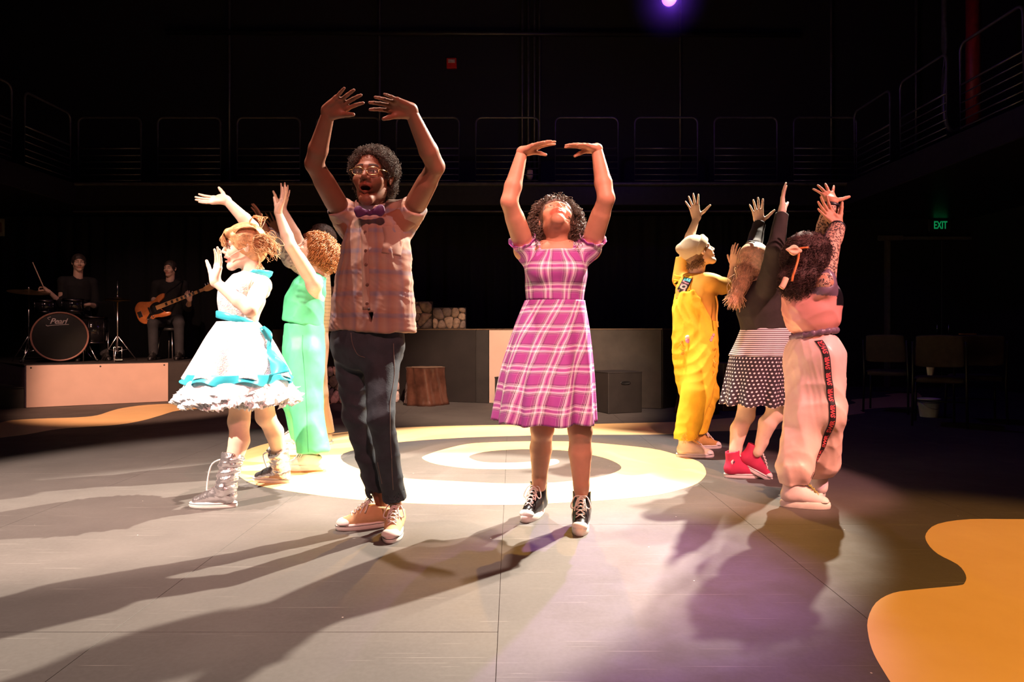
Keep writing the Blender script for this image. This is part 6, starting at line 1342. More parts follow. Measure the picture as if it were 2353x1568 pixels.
# ================= woman in the pink tracksuit
root = person('woman with huge dark curls in a pink tracksuit with leopard sleeves', (1.66, 3.8, 0))
neck, pelvis = W(1858, 648, 3.80), W(1868, 785, 3.80); fw = N([0.62, 0.78, 0]); xr = np.cross(fw, [0, 0, 1.0])
shR, shL = W(1893, 652, 3.68), W(1838, 646, 3.95)
elR = reach(shR, 1906, 572, 0.25, +1); wrR = reach(elR, 1925, 518, 0.225, +1); elL = reach(shL, 1887, 560, 0.28, +1); wrL = reach(elL, 1913, 462, 0.255, +1)
hpR, hpL = W(1893, 805, 3.74), W(1848, 805, 3.86); knR, knL = W(1895, 950, 3.74), W(1850, 955, 3.78)
hlL, dL, anL = foot((1908, 1170), (0.97, -0.22), 0.255); hlR, dR = G(1884, 1150), N(np.array([0.35, 0.94, 0])); anR = hlR+dR*0.056+np.array([0, 0, 0.10])
s = Sdf(); core_ops(s, neck, pelvis, shR, shL, hpR, hpL, 0.09, 0.07); arm_ops(s, shR, elR, wrR, 0.9); arm_ops(s, shL, elL, wrL, 0.9)
for h_, k_, a_ in ((hpR, knR, anR), (hpL, knL, anL)): leg_ops(s, h_, k_, a_, -fw, 0.85)
ho = W(1858, 600, 3.82); HR = frame((0.62, 0.72, 0.32), (-0.2, -0.2, 1)); hs = 1.0; hv, hf, hc = head(ho, HR, hs, 0.0036, male=False, brow=(0.4, 0.3, 0.28), neck=neck, nr=0.05)
hdR = hand(wrR, W(1893, 472, 3.6)-W(1925, 515, 3.6), (0.25, -0.95, 0.1), 'R', 0.98, 13, (4, 6, 6), (52, 6), elR); hdL = hand(wrL, (0.0, 0.75, 0.65), (0, 0.5, -0.8), 'L', 0.98, 24, (-4, 4, 4), (72, 0), elL)
sv, sf = s.mesh(0.007, 1); finish_body(root, [(sv, sf, None), (hv, hf, hc), hdR, hdL], TAN); eyes(root, ho, HR, hs)
m_pink = cloth_mat('pink_satin', (0.80, 0.36, 0.32), 0.28, 0.1, 30, 0.08, spec=0.7); m_pnyl = cloth_mat('pale_pink_nylon', (0.88, 0.62, 0.57), 0.40, 0.12, 40, 0.06, spec=0.6)
s = Sdf(); s.tor([(W(1870, 765, 3.80), 0.105, 0.10), (W(1868, 745, 3.80), 0.145, 0.135), (W(1864, 710, 3.80), 0.160, 0.145), (W(1862, 675, 3.80), 0.165, 0.125), (W(1858, 642, 3.80), 0.125, 0.085)], xr, 0.03, 0.02)
for a_, e_ in ((shR, elR), (shL, elL)): s.rc(a_-[0, 0, 0.03], a_+(e_-a_)*0.12, 0.058, 0.060, 0.03)
s.rc(neck, neck+[0, 0, 0.08], 0.06, 0.07, 0.006, True); s.disp(folds(0.008, 34, 81, (1, 1, 0.6))); s.disp(creases(0.013, 42, 82, (1, 1, 0.6))); s.disp(creases(0.005, 100, 86)); jv, jf = s.mesh(0.0062, 1); a_x = (jv-neck)@xr; a_f = (jv-neck)@fw; jc = np.tile(np.array([0.80, 0.36, 0.32]), (len(jv), 1)); zt = (jv-neck)[:, 2]
jc[(a_x > 0.015+0.35*(-zt-0.02)*0) & (zt > -0.085+0.25*np.clip(0.10-a_x, 0, 1)) & (a_f < 0.06)] = (0.20, 0.13, 0.19); jc[(a_x > 0.085) & (zt < -0.045) & (zt > -0.135) & (a_f > -0.05)] = (0.012, 0.010, 0.014)
jk = mk('satin_top', jv, jf, panel_mat('pink_satin_panels'), root, col=jc); jk['label'] = 'shiny pink satin top with a mauve shoulder and a black side panel'; bk_ = surface_map(jk)
m_leo = leopard_mat('leopard_print', (0.60, 0.36, 0.26), (0.035, 0.02, 0.025), (0.40, 0.20, 0.14), 75); s = Sdf()
for a_, e_, w_2 in ((shR, elR, wrR), (shL, elL, wrL)): s.rc(a_, e_, 0.060, 0.052, 0.02); s.rc(e_, w_2, 0.052, 0.045, 0.02); s.cut(w_2+(e_-w_2)*0.12, w_2-e_, w_2, 0.06)
s.disp(folds(0.004, 70, 83)); garment(root, 'leopard_sleeves', s, m_leo, 0.0062, 1, label='leopard print sleeves')
for w_2, e_ in ((wrR, elR), (wrL, elL)):
    d_ = N(w_2-e_); c_ = w_2-d_*0.025; v, f = lathe(c_, [(0.040, -0.012), (0.047, -0.006), (0.047, 0.008), (0.040, 0.013), (0.034, 0.0)], 22, d_, False, False); mk('wrist_cuff', v, f, mat('black_elastic', (0.02, 0.015, 0.02), 0.4), root)
m_pur = cloth_mat('mauve_satin', (0.20, 0.13, 0.19), 0.35, 0.05, 30, 0.1)
def patch_on(bvh, quad, lift, mat_, parent, name, view, n=10):
    """cloth panel with four pixel corners laid on a garment"""
    q = [np.asarray(p, float) for p in quad]; R = []
    for u in np.linspace(0, 1, n): R.append([on_surface(bvh, (q[0]*(1-u)+q[1]*u)*(1-w)+(q[3]*(1-u)+q[2]*u)*w, view, lift) for w in np.linspace(0, 1, n)])
    R = np.array(R); vw = N(view); idx = np.arange(n*n).reshape(n, n); a, b = idx[:-1], idx[1:]; Fq = np.stack([a[:, :-1], a[:, 1:], b[:, 1:], b[:, :-1]], -1).reshape(-1, 4); o = mk(name, R.reshape(-1, 3), Fq, mat_, parent); o.modifiers.new('cloth', 'SOLIDIFY').thickness = 0.003; return o
R_ = []; rs = np.random.RandomState(3)
for t in np.arange(72)/72*2*math.pi:
    r0 = 1+0.05*math.sin(t*17)+0.03*math.sin(t*31); c_ = W(1870, 768, 3.80)+xr*0.112*r0*math.cos(t)+fw*0.105*r0*math.sin(t)+np.array([0, 0, 0.022*math.cos(t)]); n_ = N(xr*math.cos(t)+fw*math.sin(t)); R_.append([c_+n_*0.014*math.cos(a)+np.array([0, 0, 0.018*math.sin(a)]) for a in np.arange(8)/8*2*math.pi])
R_.append(R_[0]); v, f = loft(R_, False, False); mk('ruched_belt', v, f, m_pur, root)['label'] = 'ruched mauve belt'
s = Sdf(); s.tor([(W(1872, 900, 3.80), 0.10, 0.10), (W(1872, 850, 3.80), 0.142, 0.135), (W(1872, 815, 3.80), 0.150, 0.142), (W(1870, 790, 3.80), 0.135, 0.128), (W(1870, 772, 3.80), 0.112, 0.106)], xr, 0.04, 0.03)
for h_, k_, a_ in ((hpR, knR, anR), (hpL, knL, anL)): hm = a_+(k_-a_)*0.06; s.rc(h_-[0, 0, 0.04], k_, 0.108, 0.104, 0.05); s.rc(k_, k_+(hm-k_)*0.80, 0.104, 0.100, 0.05); s.rc(k_+(hm-k_)*0.80, hm, 0.097, 0.060, 0.02); s.cut(hm, (0, 0, -1), hm-[0, 0, 0.06], 0.12)
s.disp(folds(0.008, 34, 84, (1, 1, 0.7))); s.disp(creases(0.015, 36, 85, (1, 1, 0.7))); s.disp(creases(0.006, 85, 87)); pn = garment(root, 'track_trousers', s, m_pnyl, 0.0068, 1, label='baggy pale pink nylon trousers with a black lettered stripe'); bp = surface_map(pn)
path = smoothpath([W(1900, 783, 3.6), W(1909, 830, 3.6), W(1917, 900, 3.6), W(1919, 960, 3.6), W(1918, 1020, 3.6), W(1912, 1060, 3.6), W(1893, 1112, 3.6)], 60); vw = N([-0.12, 1, 0])
strip_on(bp, path, 0.032, 0.004, mat('black_tape', (0.02, 0.012, 0.016), 0.6), pn, 'side_tape', vw, 60)
m_sw = mat('coral_print', (0.75, 0.10, 0.12), 0.6); seg = np.r_[0, np.cumsum(np.linalg.norm(np.diff(path, axis=0), axis=1))]; tot = seg[-1]; nw = 9
for i in range(nw):
    u0 = tot*(i+0.45)/nw; v, f = textmesh('SWIR', 0.040, 0.0, 0.12, 0.0015, 0.95); wdt = v[:, 0].max()-v[:, 0].min(); k_ = (tot/nw*0.82)/wdt; out = []
    for q in v:
        a = u0-q[0]*k_; p = np.array([np.interp(a, seg, path[:, j]) for j in range(3)]); p2 = np.array([np.interp(a+0.01, seg, path[:, j]) for j in range(3)]); sd = N(np.cross(N(p2-p), vw)); out.append(on_surface(bp, p-sd*q[1]*0.75, vw, 0.0062))
    mk('tape_word', np.array(out), f, m_sw, pn, smooth=False)
m_wc = cloth_mat('white_canvas', (0.80, 0.66, 0.66), 0.8, 0.1, 200, 0.05)
shoe(root, hlL, dL, m_wc, WHITE_R, WHITE_R, mat('olive_laces', (0.35, 0.32, 0.10), 0.8), 0.255, True, sole_h=0.035, label='white high-top sneaker in front', loops=False, stripe=False); shoe(root, hlR, dR, m_wc, WHITE_R, WHITE_R, MATS['olive_laces'], 0.25, True, sole_h=0.035, label='white high-top sneaker behind', loops=False, stripe=False)
m_big = hair_mat('dark_big_curls_hair', (0.055, 0.020, 0.016), 0.8); s, GP = scalp_cap(ho, HR, hs, 0.05, False); s.el(W(1836, 640, 3.74), (0.105, 0.09, 0.085), None, 0.05); s.el(W(1862, 625, 3.76), (0.10, 0.09, 0.085), None, 0.05); s.el(GP(0, 0.13, -0.07), np.array((0.08, 0.09, 0.10)), HR, 0.01, True); s.disp(folds(0.010, 90, 4, (1, 1, 1), 5)); v, f = s.mesh(0.007, 0); hair = mk('hair', v, f, m_big, root)
rs = np.random.RandomState(8); ii = rs.randint(0, len(v), 4200); ctr = v.mean(0); dirs = v[ii]-ctr; dirs /= np.linalg.norm(dirs, axis=1, keepdims=True); v2, f2 = strands(v[ii]-dirs*0.012, dirs, 0.055, rs, 0.0055, 3.2, 14, 0.7, 0.0014, 3, 0.5); mk('spiral_curls', v2, f2, m_big, hair)
# pig ear headband
m_ear = cloth_mat('peach_felt', (0.80, 0.48, 0.32), 0.8); hb = empty('ear_headband', (0, 0, 0)) if False else None
bh = surface_map(hair)
def on_hair(px, py, lift): return on_surface(bh, W(px, py, 3.6), (0, 1, 0), lift)
pts = [on_hair(px, py, 0.022) for px, py in ((1868, 566), (1845, 568), (1825, 572), (1815, 585), (1808, 605), (1802, 628), (1800, 650))]; v, f = tube(smoothpath(pts, 22), 0.006, 6); hbo = mk('headband', v, f, mat('orange_band', (0.75, 0.22, 0.06), 0.6), root); hbo['label'] = 'orange headband with felt pig ears'
c_ = on_hair(1829, 573, 0.025)
for c_, tp, w_2 in ((c_, c_+np.array([-0.085, -0.03, 0.004]), 0.026),):
    s = Sdf(); ax = N(tp-c_); s.rc(c_, c_+(tp-c_)*0.45, 0.012, 0.027, 0.01, flat=(N(np.array([0.2, 1, 0])), 1.8)); s.rc(c_+(tp-c_)*0.45, tp, 0.027, 0.005, 0.01, flat=(N(np.array([0.2, 1, 0])), 1.8)); s.el(c_+(tp-c_)*0.45+np.array([0, -0.020, -0.003]), (0.030, 0.014, 0.012), None, 0.006, True); v, f = s.mesh(0.003, 1); mk('felt_ear', v, f, m_ear, hbo)
v, f = tube(smoothpath([W(1806, 640, 3.62), W(1800, 655, 3.61), W(1795, 662, 3.61)], 6), [0.016]*6, 8); mk('felt_tail', v, f, m_ear, hbo)
# ------------------------------------------------------------------ the band on the left platform
M_SHELL = mat('black_drum_lacquer', (0.012, 0.011, 0.013), 0.12); M_HEAD = mat('black_drum_head', (0.010, 0.009, 0.010), 0.45); M_HOOP = mat('rosewood_hoop', (0.36, 0.17, 0.13), 0.35, var=0.1)
M_BRZ = mat('cymbal_bronze', (0.30, 0.20, 0.09), 0.35, 0.9)
bc = W(138, 776, 9.30); bc[2] = PZ+0.350; bn = N([-bc[0]*0.62, -bc[1]*0.62, 0]); bs = np.cross(bn, [0, 0, 1.0])
bd = empty('bass_drum', (bc[0], bc[1], PZ), 'black bass drum with a lettered front head and wooden hoop', 'drum')
v, f = lathe(bc, [(0.318, -0.40), (0.318, -0.02), (0.30, -0.015)], 48, bn, True, False); mk('shell', v, f, M_SHELL, bd)
v, f = lathe(bc, [(0.316, -0.012), (0.316, 0.0), (0.31, 0.002)], 48, bn, False, True); hd_ = mk('drum_head', v, f, M_HEAD, bd)
v, f = lathe(bc, [(0.318, -0.035), (0.336, -0.035), (0.338, -0.01), (0.336, 0.012), (0.320, 0.014), (0.314, 0.0)], 56, bn, False, False); mk('hoop', v, f, M_HOOP, bd)
def script_logo(o_, xd, yd, nd_, mt, parent):
    """sloping brush lettering with a swash below the word"""
    v, f = textmesh('Pearl', 0.105, 0.001, 0.25, 0.0012, 0.9); w = np.array([o_+xd*q[0]+yd*q[1]+nd_*(0.004+q[2]) for q in v]); mk('lettering', w, f, mt, parent, smooth=False)
    mtube('logo_swash', smoothpath([o_+xd*-0.135+yd*-0.048+nd_*0.004, o_+xd*-0.115+yd*-0.062+nd_*0.004, o_+xd*-0.07+yd*-0.054+nd_*0.004, o_+xd*0.03+yd*-0.046+nd_*0.004, o_+xd*0.125+yd*-0.040+nd_*0.004], 14), 0.0045, mt, parent, 5)
    mtube('logo_swash', smoothpath([o_+xd*-0.10+yd*0.02+nd_*0.004, o_+xd*-0.125+yd*0.045+nd_*0.004, o_+xd*-0.09+yd*0.06+nd_*0.004], 10), 0.004, mt, parent, 5)
xdl = -bs if np.dot(bs, [1, 0, 0]) < 0 else bs
script_logo(bc+np.array([0, 0, 0.205])-xdl*0.02, xdl, np.array([0, 0, 1.0])+xdl*0.10, bn, mat('silver_lettering', (0.72, 0.62, 0.62), 0.4), hd_)
for sx in (-1, 1):
    p0 = bc+xdl*sx*0.325-bn*0.10-[0, 0, 0.10]; p1 = np.array([p0[0], p0[1], PZ+0.004])+xdl*sx*0.11+bn*0.10; mtube('spur', [p0, p1], 0.010, M_METAL, bd); v, f = lathe(p1, [(0.013, 0), (0.013, 0.03)], 10); mk('spur_foot', v, f, M_DARKM, bd)
for k in range(8):
    a = k/8*2*math.pi+0.2; p0 = bc+(xdl*math.cos(a)+np.array([0, 0, 1])*math.sin(a))*0.333; mtube('claw', [p0+bn*0.012, p0-bn*0.06], 0.006, M_METAL, bd, 6)
def drum(name, c, r, h, ax, lab, legs=0):
    ax = N(ax); e = empty(name, (c[0], c[1], c[2]), lab, 'drum'); v, f = lathe(c, [(r*0.97, 0), (r*0.97, h)], 32, ax); mk('shell', v, f, M_SHELL, e); v, f = lathe(c+ax*h, [(r*0.96, 0.001), (r*0.9, 0.004)], 32, ax); mk('drum_head', v, f, mat('dim_drum_head', (0.12, 0.10, 0.11), 0.5), e)
    for hh in (0.0, h): v, f = lathe(c+ax*hh, [(r*0.97, -0.012), (r*1.02, -0.012), (r*1.02, 0.012), (r*0.97, 0.012)], 32, ax, False, False); mk('rim', v, f, mat('dark_chrome', (0.12, 0.11, 0.12), 0.25, 1.0), e)
    x = N(np.cross(ax, [0.2, 1, 0.1])); y = np.cross(ax, x)
    for k in range(6): a = k/6*2*math.pi; p = c+(x*math.cos(a)+y*math.sin(a))*r*1.0; mtube('lug', [p+ax*0.01, p+ax*(h-0.01)], 0.006, MATS['dark_chrome'], e, 6)
    for k in range(legs): a = k/legs*2*math.pi+0.5; p = c+np.array([math.cos(a), math.sin(a), 0])*r*1.03; mtube('leg', [p+ax*h*0.4, (p[0], p[1], PZ+0.002)], 0.008, M_METAL, e, 6)
    return e
up = np.array([0, 0, 1.0]); tk = bc-bn*0.25+up*0.325
t1 = drum('rack_tom', tk-xdl*0.17+up*0.02, 0.125, 0.15, N(up+bn*0.10), 'small black tom on the left above the bass drum'); t2 = drum('rack_tom', tk+xdl*0.15+up*0.04, 0.135, 0.15, N(up+bn*0.10), 'small black tom on the right above the bass drum')
for t_ in (t1, t2): p = np.array(t_.location); mtube('tom_mount', [p+up*0.02, bc-bn*0.25+up*0.30], 0.011, M_METAL, t_)
drum('floor_tom', W(212, 735, 9.75)*np.array([1, 1, 0])+up*(PZ+0.26), 0.19, 0.36, up, 'black floor tom to the right of the bass drum', 3)
def cymbal_stand(name, base, hgt, r, tilt, lab, hat=False):
    b = np.array([base[0], base[1], PZ]); e = empty(name, b, lab, 'cymbal'); top = b+up*hgt; mtube('tube', [b+up*0.10, top+up*0.03], 0.010, M_METAL, e); mtube('upper_tube', [top, top+up*(0.28 if hat else 0.05)], 0.005, M_METAL, e)
    for k in range(3): a = k/3*2*math.pi+0.9; mtube('leg', [b+up*0.36, b+np.array([math.cos(a), math.sin(a), 0])*0.26+up*0.006], 0.008, M_METAL, e); mtube('brace', [b+up*0.14, b+np.array([math.cos(a), math.sin(a), 0])*0.14+up*0.17], 0.005, M_METAL, e)
    for k, (dz, sg) in enumerate(((0.0, 1), (0.022, -1)) if hat else ((0.0, 1),)): v, f = lathe(top+up*dz, [(r, 0.0), (r*0.6, 0.012*sg), (0.06, 0.020*sg), (0.05, 0.035*sg), (0.012, 0.04*sg), (0.012, 0.037*sg), (0.05, 0.032*sg), (r*0.6, 0.009*sg), (r, -0.002*sg)], 36, N(tilt), False, False); mk('cymbal', v, f, M_BRZ, e)
    if hat: mbox('pedal', b+bn*0.16+up*0.03, (0.09, 0.26, 0.02), M_METAL, e, np.stack([bs, bn, up], 1)); mtube('pedal_frame', [b+xdl*0.05+bn*0.05+up*0.008, b+xdl*0.05+bn*0.05+up*0.20, b-xdl*0.05+bn*0.05+up*0.20, b-xdl*0.05+bn*0.05+up*0.008], 0.007, M_METAL, e)
    v, f = lathe(top+up*0.01, [(0.012, 0.03), (0.014, 0.05), (0.006, 0.07)], 10); mk('wing_nut', v, f, M_METAL, e); return e
cb = W(66, 780, 9.45); cymbal_stand('crash_cymbal', cb, W(66, 672, 9.45)[2]-PZ, 0.25, (0.15, -0.12, 1), 'crash cymbal on a chrome stand at the far left'); cb = W(270, 780, 9.6); cymbal_stand('hi_hat', cb, W(270, 691, 9.6)[2]-PZ, 0.17, (0, 0, 1), 'hi-hat on a chrome tripod stand between drummer and bass player', True)

def seated(lab, base, neck, pelvis, shR, shL, elR, wrR, elL, wrL, knR, knL, anR, anL, ho, HR, hs, fw, hands, hairf, seed):
    root = person(lab, base); xr = np.cross(fw, up); s = Sdf(); hpR, hpL = pelvis+xr*0.09, pelvis-xr*0.09
    core_ops(s, neck, pelvis, shR, shL, hpR, hpL); arm_ops(s, shR, elR, wrR, 1.0); arm_ops(s, shL, elL, wrL, 1.0)
    for h_, k_, a_ in ((hpR, knR, anR), (hpL, knL, anL)): leg_ops(s, h_, k_, a_, -fw, 0.85)
    hv, hf, hc = head(ho, HR, hs, 0.005, male=True, brow=(0.25, 0.18, 0.15), lip=(0.9, 0.62, 0.6), neck=neck); sv, sf = s.mesh(0.009, 1); finish_body(root, [(sv, sf, None), (hv, hf, hc)]+hands, FAIR2); eyes(root, ho, HR, hs)
    m = mat('black_band_shirt', (0.010, 0.009, 0.009), 0.85); s = Sdf(); s.tor([(pelvis-[0, 0, 0.06], 0.16, 0.12), (pelvis*0.5+neck*0.5, 0.165, 0.125), (neck-[0, 0, 0.08], 0.19, 0.125), (neck+[0, 0, 0.01], 0.12, 0.085)], xr, 0.03, 0.02)
    for a_ in (shR, shL): s.rc(neck-[0, 0, 0.02], a_+[0, 0, 0.01], 0.062, 0.068, 0.03)
    for a_, e_, w_2 in ((shR, elR, wrR), (shL, elL, wrL)): s.rc(a_, e_, 0.068, 0.058, 0.02); s.rc(e_, e_+(w_2-e_)*0.45, 0.056, 0.05, 0.02); s.cut(e_+(w_2-e_)*0.42, w_2-e_, e_+(w_2-e_)*0.6, 0.065)
    s.rc(neck+fw*0.04, neck+fw*0.03+[0, 0, 0.08], 0.055, 0.07, 0.006, True); s.disp(folds(0.006, 40, seed)); garment(root, 'shirt', s, m, 0.010, 1, label='plain black shirt')
    s = Sdf(); s.ec(pelvis-[0, 0, 0.09], pelvis+[0, 0, 0.04], (0.175, 0.13), (0.165, 0.12), xr, 0.03, 0.03)
    for h_, k_, a_ in ((hpR, knR, anR), (hpL, knL, anL)): s.rc(h_, k_, 0.10, 0.075, 0.03); s.rc(k_, a_, 0.072, 0.06, 0.03); s.cut(a_-[0, 0, 0.02], (0, 0, -1), a_-[0, 0, 0.06], 0.09)
    garment(root, 'trousers', s, mat('black_band_trousers', (0.014, 0.014, 0.017), 0.85), 0.011, 1)
    mb = mat('black_shoe_leather', (0.012, 0.011, 0.011), 0.35)
    for a_ in (anR, anL): shoe(root, np.array([a_[0], a_[1], PZ+0.001])-fw*0.06, fw, mb, mb, mb, mb, 0.28, False, stripe=False, loops=False)
    s, GP = scalp_cap(ho, HR, hs, 0.012, True, hairline=0.052, extra=hairf); s.disp(folds(0.004, 140, seed)); v, f = s.mesh(0.007, 0); mk('hair', v, f, hair_mat('band_dark_hair_%d' % seed, (0.035, 0.022, 0.016), 0.6), root); return root, GP
# drummer
fw = N([0.72, -0.70, 0]); Yd = 10.05; pelvis = W(180, 752, Yd); pelvis[2] = PZ+0.56; neck = W(179, 641, Yd); xr = np.cross(fw, up)
shR, shL = neck+xr*0.19-[0, 0, 0.05], neck-xr*0.19-[0, 0, 0.05]; elR = reach(shR, 142, 700, 0.30, -1); wrR = reach(elR, 112, 670, 0.26, -1); elL = reach(shL, 222, 705, 0.30, -1); wrL = reach(elL, 205, 700, 0.26, -1)
knR, knL = pelvis+fw*0.42+xr*0.17+[0, 0, -0.02], pelvis+fw*0.42-xr*0.22+[0, 0, -0.02]; anR, anL = np.array([knR[0], knR[1], PZ+0.09])+fw*0.05, np.array([knL[0], knL[1], PZ+0.09])+fw*0.05
ho = W(181, 604, Yd); HR = frame((0.62, -0.78, -0.05))
hands = [hand(wrR, W(100, 660, 9.7)-W(112, 670, 9.7), (0, 0, -1), 'R', 1.0, 3, (45, 60, 40), (30, 40), elR, 0.004), hand(wrL, N(np.array([-0.6, -0.6, -0.1])), (0, 0, -1), 'L', 1.0, 3, (45, 60, 40), (30, 40), elL, 0.004)]
dr, GPd = seated('drummer in a black v-neck sitting behind the drums, stick raised', (pelvis[0], pelvis[1], PZ), neck, pelvis, shR, shL, elR, wrR, elL, wrL, knR, knL, anR, anL, ho, HR, 1.03, fw, hands, None, 91)
so = empty('drum_throne', (pelvis[0], pelvis[1], PZ), 'round black stool under the drummer', 'stool'); v, f = lathe((pelvis[0], pelvis[1], PZ+0.40), [(0.16, 0), (0.17, 0.03), (0.15, 0.06)], 24); mk('seat', v, f, M_DARKM, so); mtube('post', [(pelvis[0], pelvis[1], PZ+0.1), (pelvis[0], pelvis[1], PZ+0.40)], 0.02, M_METAL, so)
for k in range(3): a = k*2.09; mtube('leg', [(pelvis[0], pelvis[1], PZ+0.25), (pelvis[0]+0.22*math.cos(a), pelvis[1]+0.22*math.sin(a), PZ+0.01)], 0.01, M_METAL, so)
a_, b_ = reach(wrR, 101, 662, 0.09, -1), W(75, 603, 9.60); v, f = tube([a_-(b_-a_)*0.10, a_, a_+(b_-a_)*0.85, a_+(b_-a_)*0.93, b_], [0.008, 0.008, 0.007, 0.005, 0.007], 8); prop(mk('drumstick', v, f, mat('pale_stick_wood', (0.62, 0.42, 0.30), 0.5), loc=a_), "pale drumstick raised in the drummer's hand", 'drumstick')
# bass player
fw = N([0.25, -0.97, 0]); Yb = 10.45; pelvis = W(392, 758, Yb); pelvis[2] = PZ+0.60; neck = W(391, 648, Yb); xr = np.cross(fw, up)
shR, shL = neck+xr*0.19-[0, 0, 0.05], neck-xr*0.19-[0, 0, 0.05]; elR = reach(shR, 350, 705, 0.29, -1); wrR = reach(elR, 352, 688, 0.26, -1); elL = reach(shL, 432, 708, 0.29, -1); wrL = reach(elL, 436, 690, 0.26, -1)
knR, knL = pelvis+fw*0.40+xr*0.15+[0, 0, -0.06], pelvis+fw*0.40-xr*0.20+[0, 0, -0.06]; anR, anL = np.array([knR[0], knR[1], PZ+0.09])-fw*0.02, np.array([knL[0], knL[1], PZ+0.09])-fw*0.02
ho = W(391, 618, Yb); HR = frame((-0.02, -1, -0.02)); gY = 10.0; gc = W(352, 712, gY); gu = N(W(492, 657, gY+0.02)-gc); gv = np.array([-gu[2], 0, gu[0]]); gn = np.cross(gu, gv); gn = gn if gn[1] < 0 else -gn
GL = lambda a, b, c: gc+gu*a+gv*b+gn*c
hands = [hand(wrR, GL(0.10, 0.0, 0.05)-wrR, -gn*-1*-1, 'R', 1.0, 5, (20, 30, 25), (30, 20), elR, 0.004), hand(wrL, N(np.array([-0.2, -0.4, 0.9])), (-0.2, 0.9, 0.3), 'L', 1.0, 5, (35, 50, 35), (30, 20), elL, 0.004)]
bp_, GPb = seated('bass player in a black shirt seated with an orange bass guitar', (pelvis[0], pelvis[1], PZ), neck, pelvis, shR, shL, elR, wrR, elL, wrL, knR, knL, anR, anL, ho, HR, 1.0, fw, hands, None, 92)
so = empty('bar_stool', (pelvis[0], pelvis[1], PZ), 'dark stool under the bass player', 'stool'); v, f = lathe((pelvis[0], pelvis[1], PZ+0.43), [(0.17, 0), (0.18, 0.02), (0.17, 0.05)], 24); mk('seat', v, f, M_DARKM, so)
for k in range(4): a = k*math.pi/2+0.6; mtube('leg', [(pelvis[0]+0.13*math.cos(a), pelvis[1]+0.13*math.sin(a), PZ+0.43), (pelvis[0]+0.2*math.cos(a), pelvis[1]+0.2*math.sin(a), PZ+0.003)], 0.011, M_METAL, so)
bg = empty('bass_guitar', gc, 'orange-brown four-string bass guitar with a pale maple neck', 'guitar')
out = csmooth(np.array([(-0.25, 0.0), (-0.235, 0.11), (-0.15, 0.175), (-0.03, 0.135), (0.06, 0.12), (0.15, 0.165), (0.235, 0.165), (0.215, 0.11), (0.12, 0.055), (0.115, -0.03), (0.165, -0.10), (0.225, -0.125), (0.20, -0.165), (0.10, -0.155), (0.0, -0.125), (-0.09, -0.155), (-0.18, -0.155), (-0.24, -0.09)]), 4)
R_ = [[GL(p[0]*sc, p[1]*sc, z) for p in out] for sc, z in ((0.96, -0.022), (1.0, -0.014), (1.0, 0.014), (0.96, 0.022))]; v, f = loft(R_); mk('guitar_body', v, f, mat('orange_lacquer', (0.55, 0.17, 0.05), 0.2, var=0.2), bg)
pg = csmooth(np.array([(-0.02, 0.05), (0.06, 0.085), (0.13, 0.06), (0.11, -0.03), (0.15, -0.085), (0.06, -0.09), (-0.04, -0.075), (-0.10, -0.12), (-0.12, -0.09), (-0.05, -0.03)]), 3); v, f = loft([[GL(*p, 0.022) for p in pg], [GL(*p, 0.026) for p in pg]], False, True); mk('pickguard', v, f, mat('black_pickguard', (0.012, 0.011, 0.012), 0.2), bg, smooth=False)
def gbox(nm, a, b, c, sz, m, bev=0.002): return mbox(nm, GL(a, b, c), sz, m, bg, np.stack([gu, gv, gn], 1), bev)
M_MAP = mat('maple_neck', (0.62, 0.34, 0.14), 0.35, var=0.12); NL = 0.80
v, f = loft([[GL(a, b*w_/2, c_) for b, c_ in ((-1, 0.030), (1, 0.030), (0.8, 0.012), (-0.8, 0.012))] for a, w_ in ((0.06, 0.064), (NL, 0.044))]); mk('neck', v, f, M_MAP, bg, smooth=False)
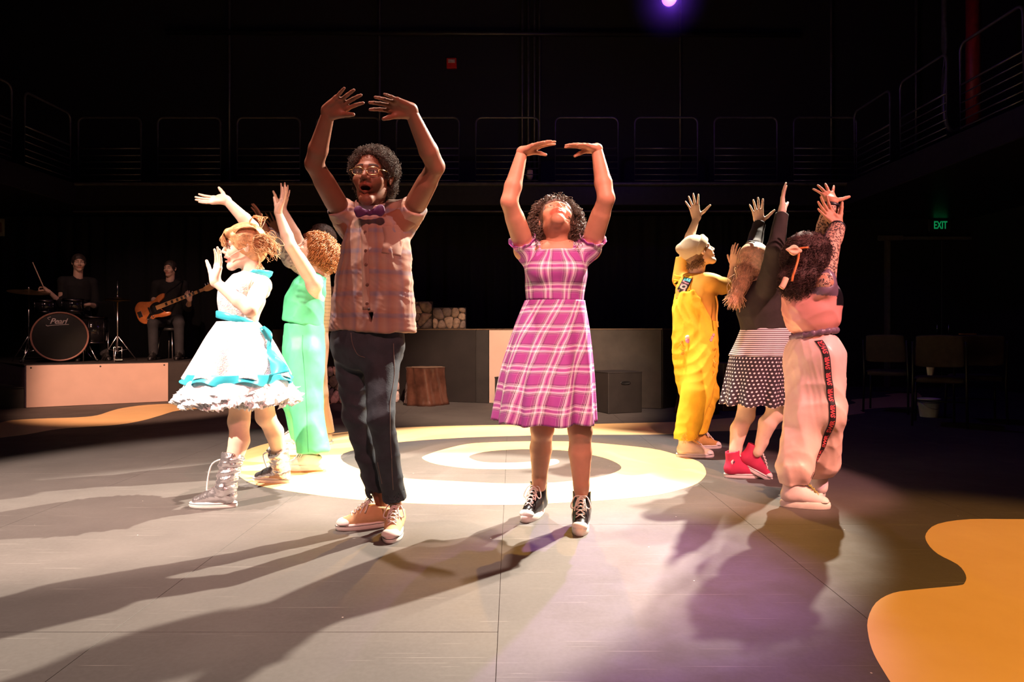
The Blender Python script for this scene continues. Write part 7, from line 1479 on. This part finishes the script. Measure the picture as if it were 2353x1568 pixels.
hs_ = csmooth(np.array([(NL, -0.022), (NL+0.05, -0.045), (NL+0.12, -0.042), (NL+0.19, -0.03), (NL+0.21, 0.0), (NL+0.19, 0.035), (NL+0.10, 0.045), (NL+0.03, 0.035), (NL, 0.022)]), 3); v, f = loft([[GL(*p, 0.010) for p in hs_], [GL(*p, 0.024) for p in hs_]]); mk('headstock', v, f, M_MAP, bg, smooth=False)
for q, a in enumerate((0.22, 0.31, 0.39, 0.46, 0.52, 0.585, 0.64, 0.72)): gbox('fret_inlay', a, 0, 0.031, (0.032, 0.045, 0.003), mat('black_inlay', (0.02, 0.015, 0.015), 0.4), 0.0)
for a in (0.0, 0.07): gbox('pickup', a-0.04, 0.0, 0.030, (0.024, 0.10, 0.012), M_DARKM)
gbox('bridge', -0.19, 0.0, 0.026, (0.06, 0.085, 0.012), M_METAL)
for k in range(3): v, f = lathe(GL(-0.02-0.045*k, -0.095-0.008*k, 0.024), [(0.012, 0), (0.011, 0.016), (0.004, 0.018)], 12, gn); mk('knob', v, f, M_METAL, bg)
for k in range(4): b = -0.015+0.01*k; mtube('string', [GL(-0.19, b*1.6, 0.040), GL(NL+0.02, b, 0.036)], 0.0012, M_METAL, bg, 4); mtube('tuner', [GL(NL+0.045+0.042*k, 0.03, 0.017), GL(NL+0.045+0.042*k, 0.085, 0.017)], 0.009, M_METAL, bg, 6)
mtube('strap', smoothpath([GL(0.22, 0.15, -0.01), shL+[0.02, -0.10, 0.06], neck+[0.05, 0.02, 0.02], shR+[0.0, 0.15, -0.10], GL(-0.25, 0.02, -0.03)], 22), 0.012, M_DARKM, bg, 6)
# music stand between drums and bass
ms = empty('music_stand', W(237, 800, 10.2)*np.array([1, 1, 0])+up*PZ, 'black music stand right of the drummer', 'stand'); p = np.array(ms.location); mtube('pole', [p+up*0.05, p+up*0.62], 0.011, M_DARKM, ms)
for k in range(3): a = k*2.09+0.3; mtube('leg', [p+up*0.15, p+np.array([math.cos(a), math.sin(a), 0])*0.22+up*0.006], 0.007, M_DARKM, ms)
mbox('desk', p+up*0.74, (0.36, 0.02, 0.26), M_DARKM, ms, np.stack([[1, 0, 0], N([0, 1, 0.35]), N([0, -0.35, 1])], 1))
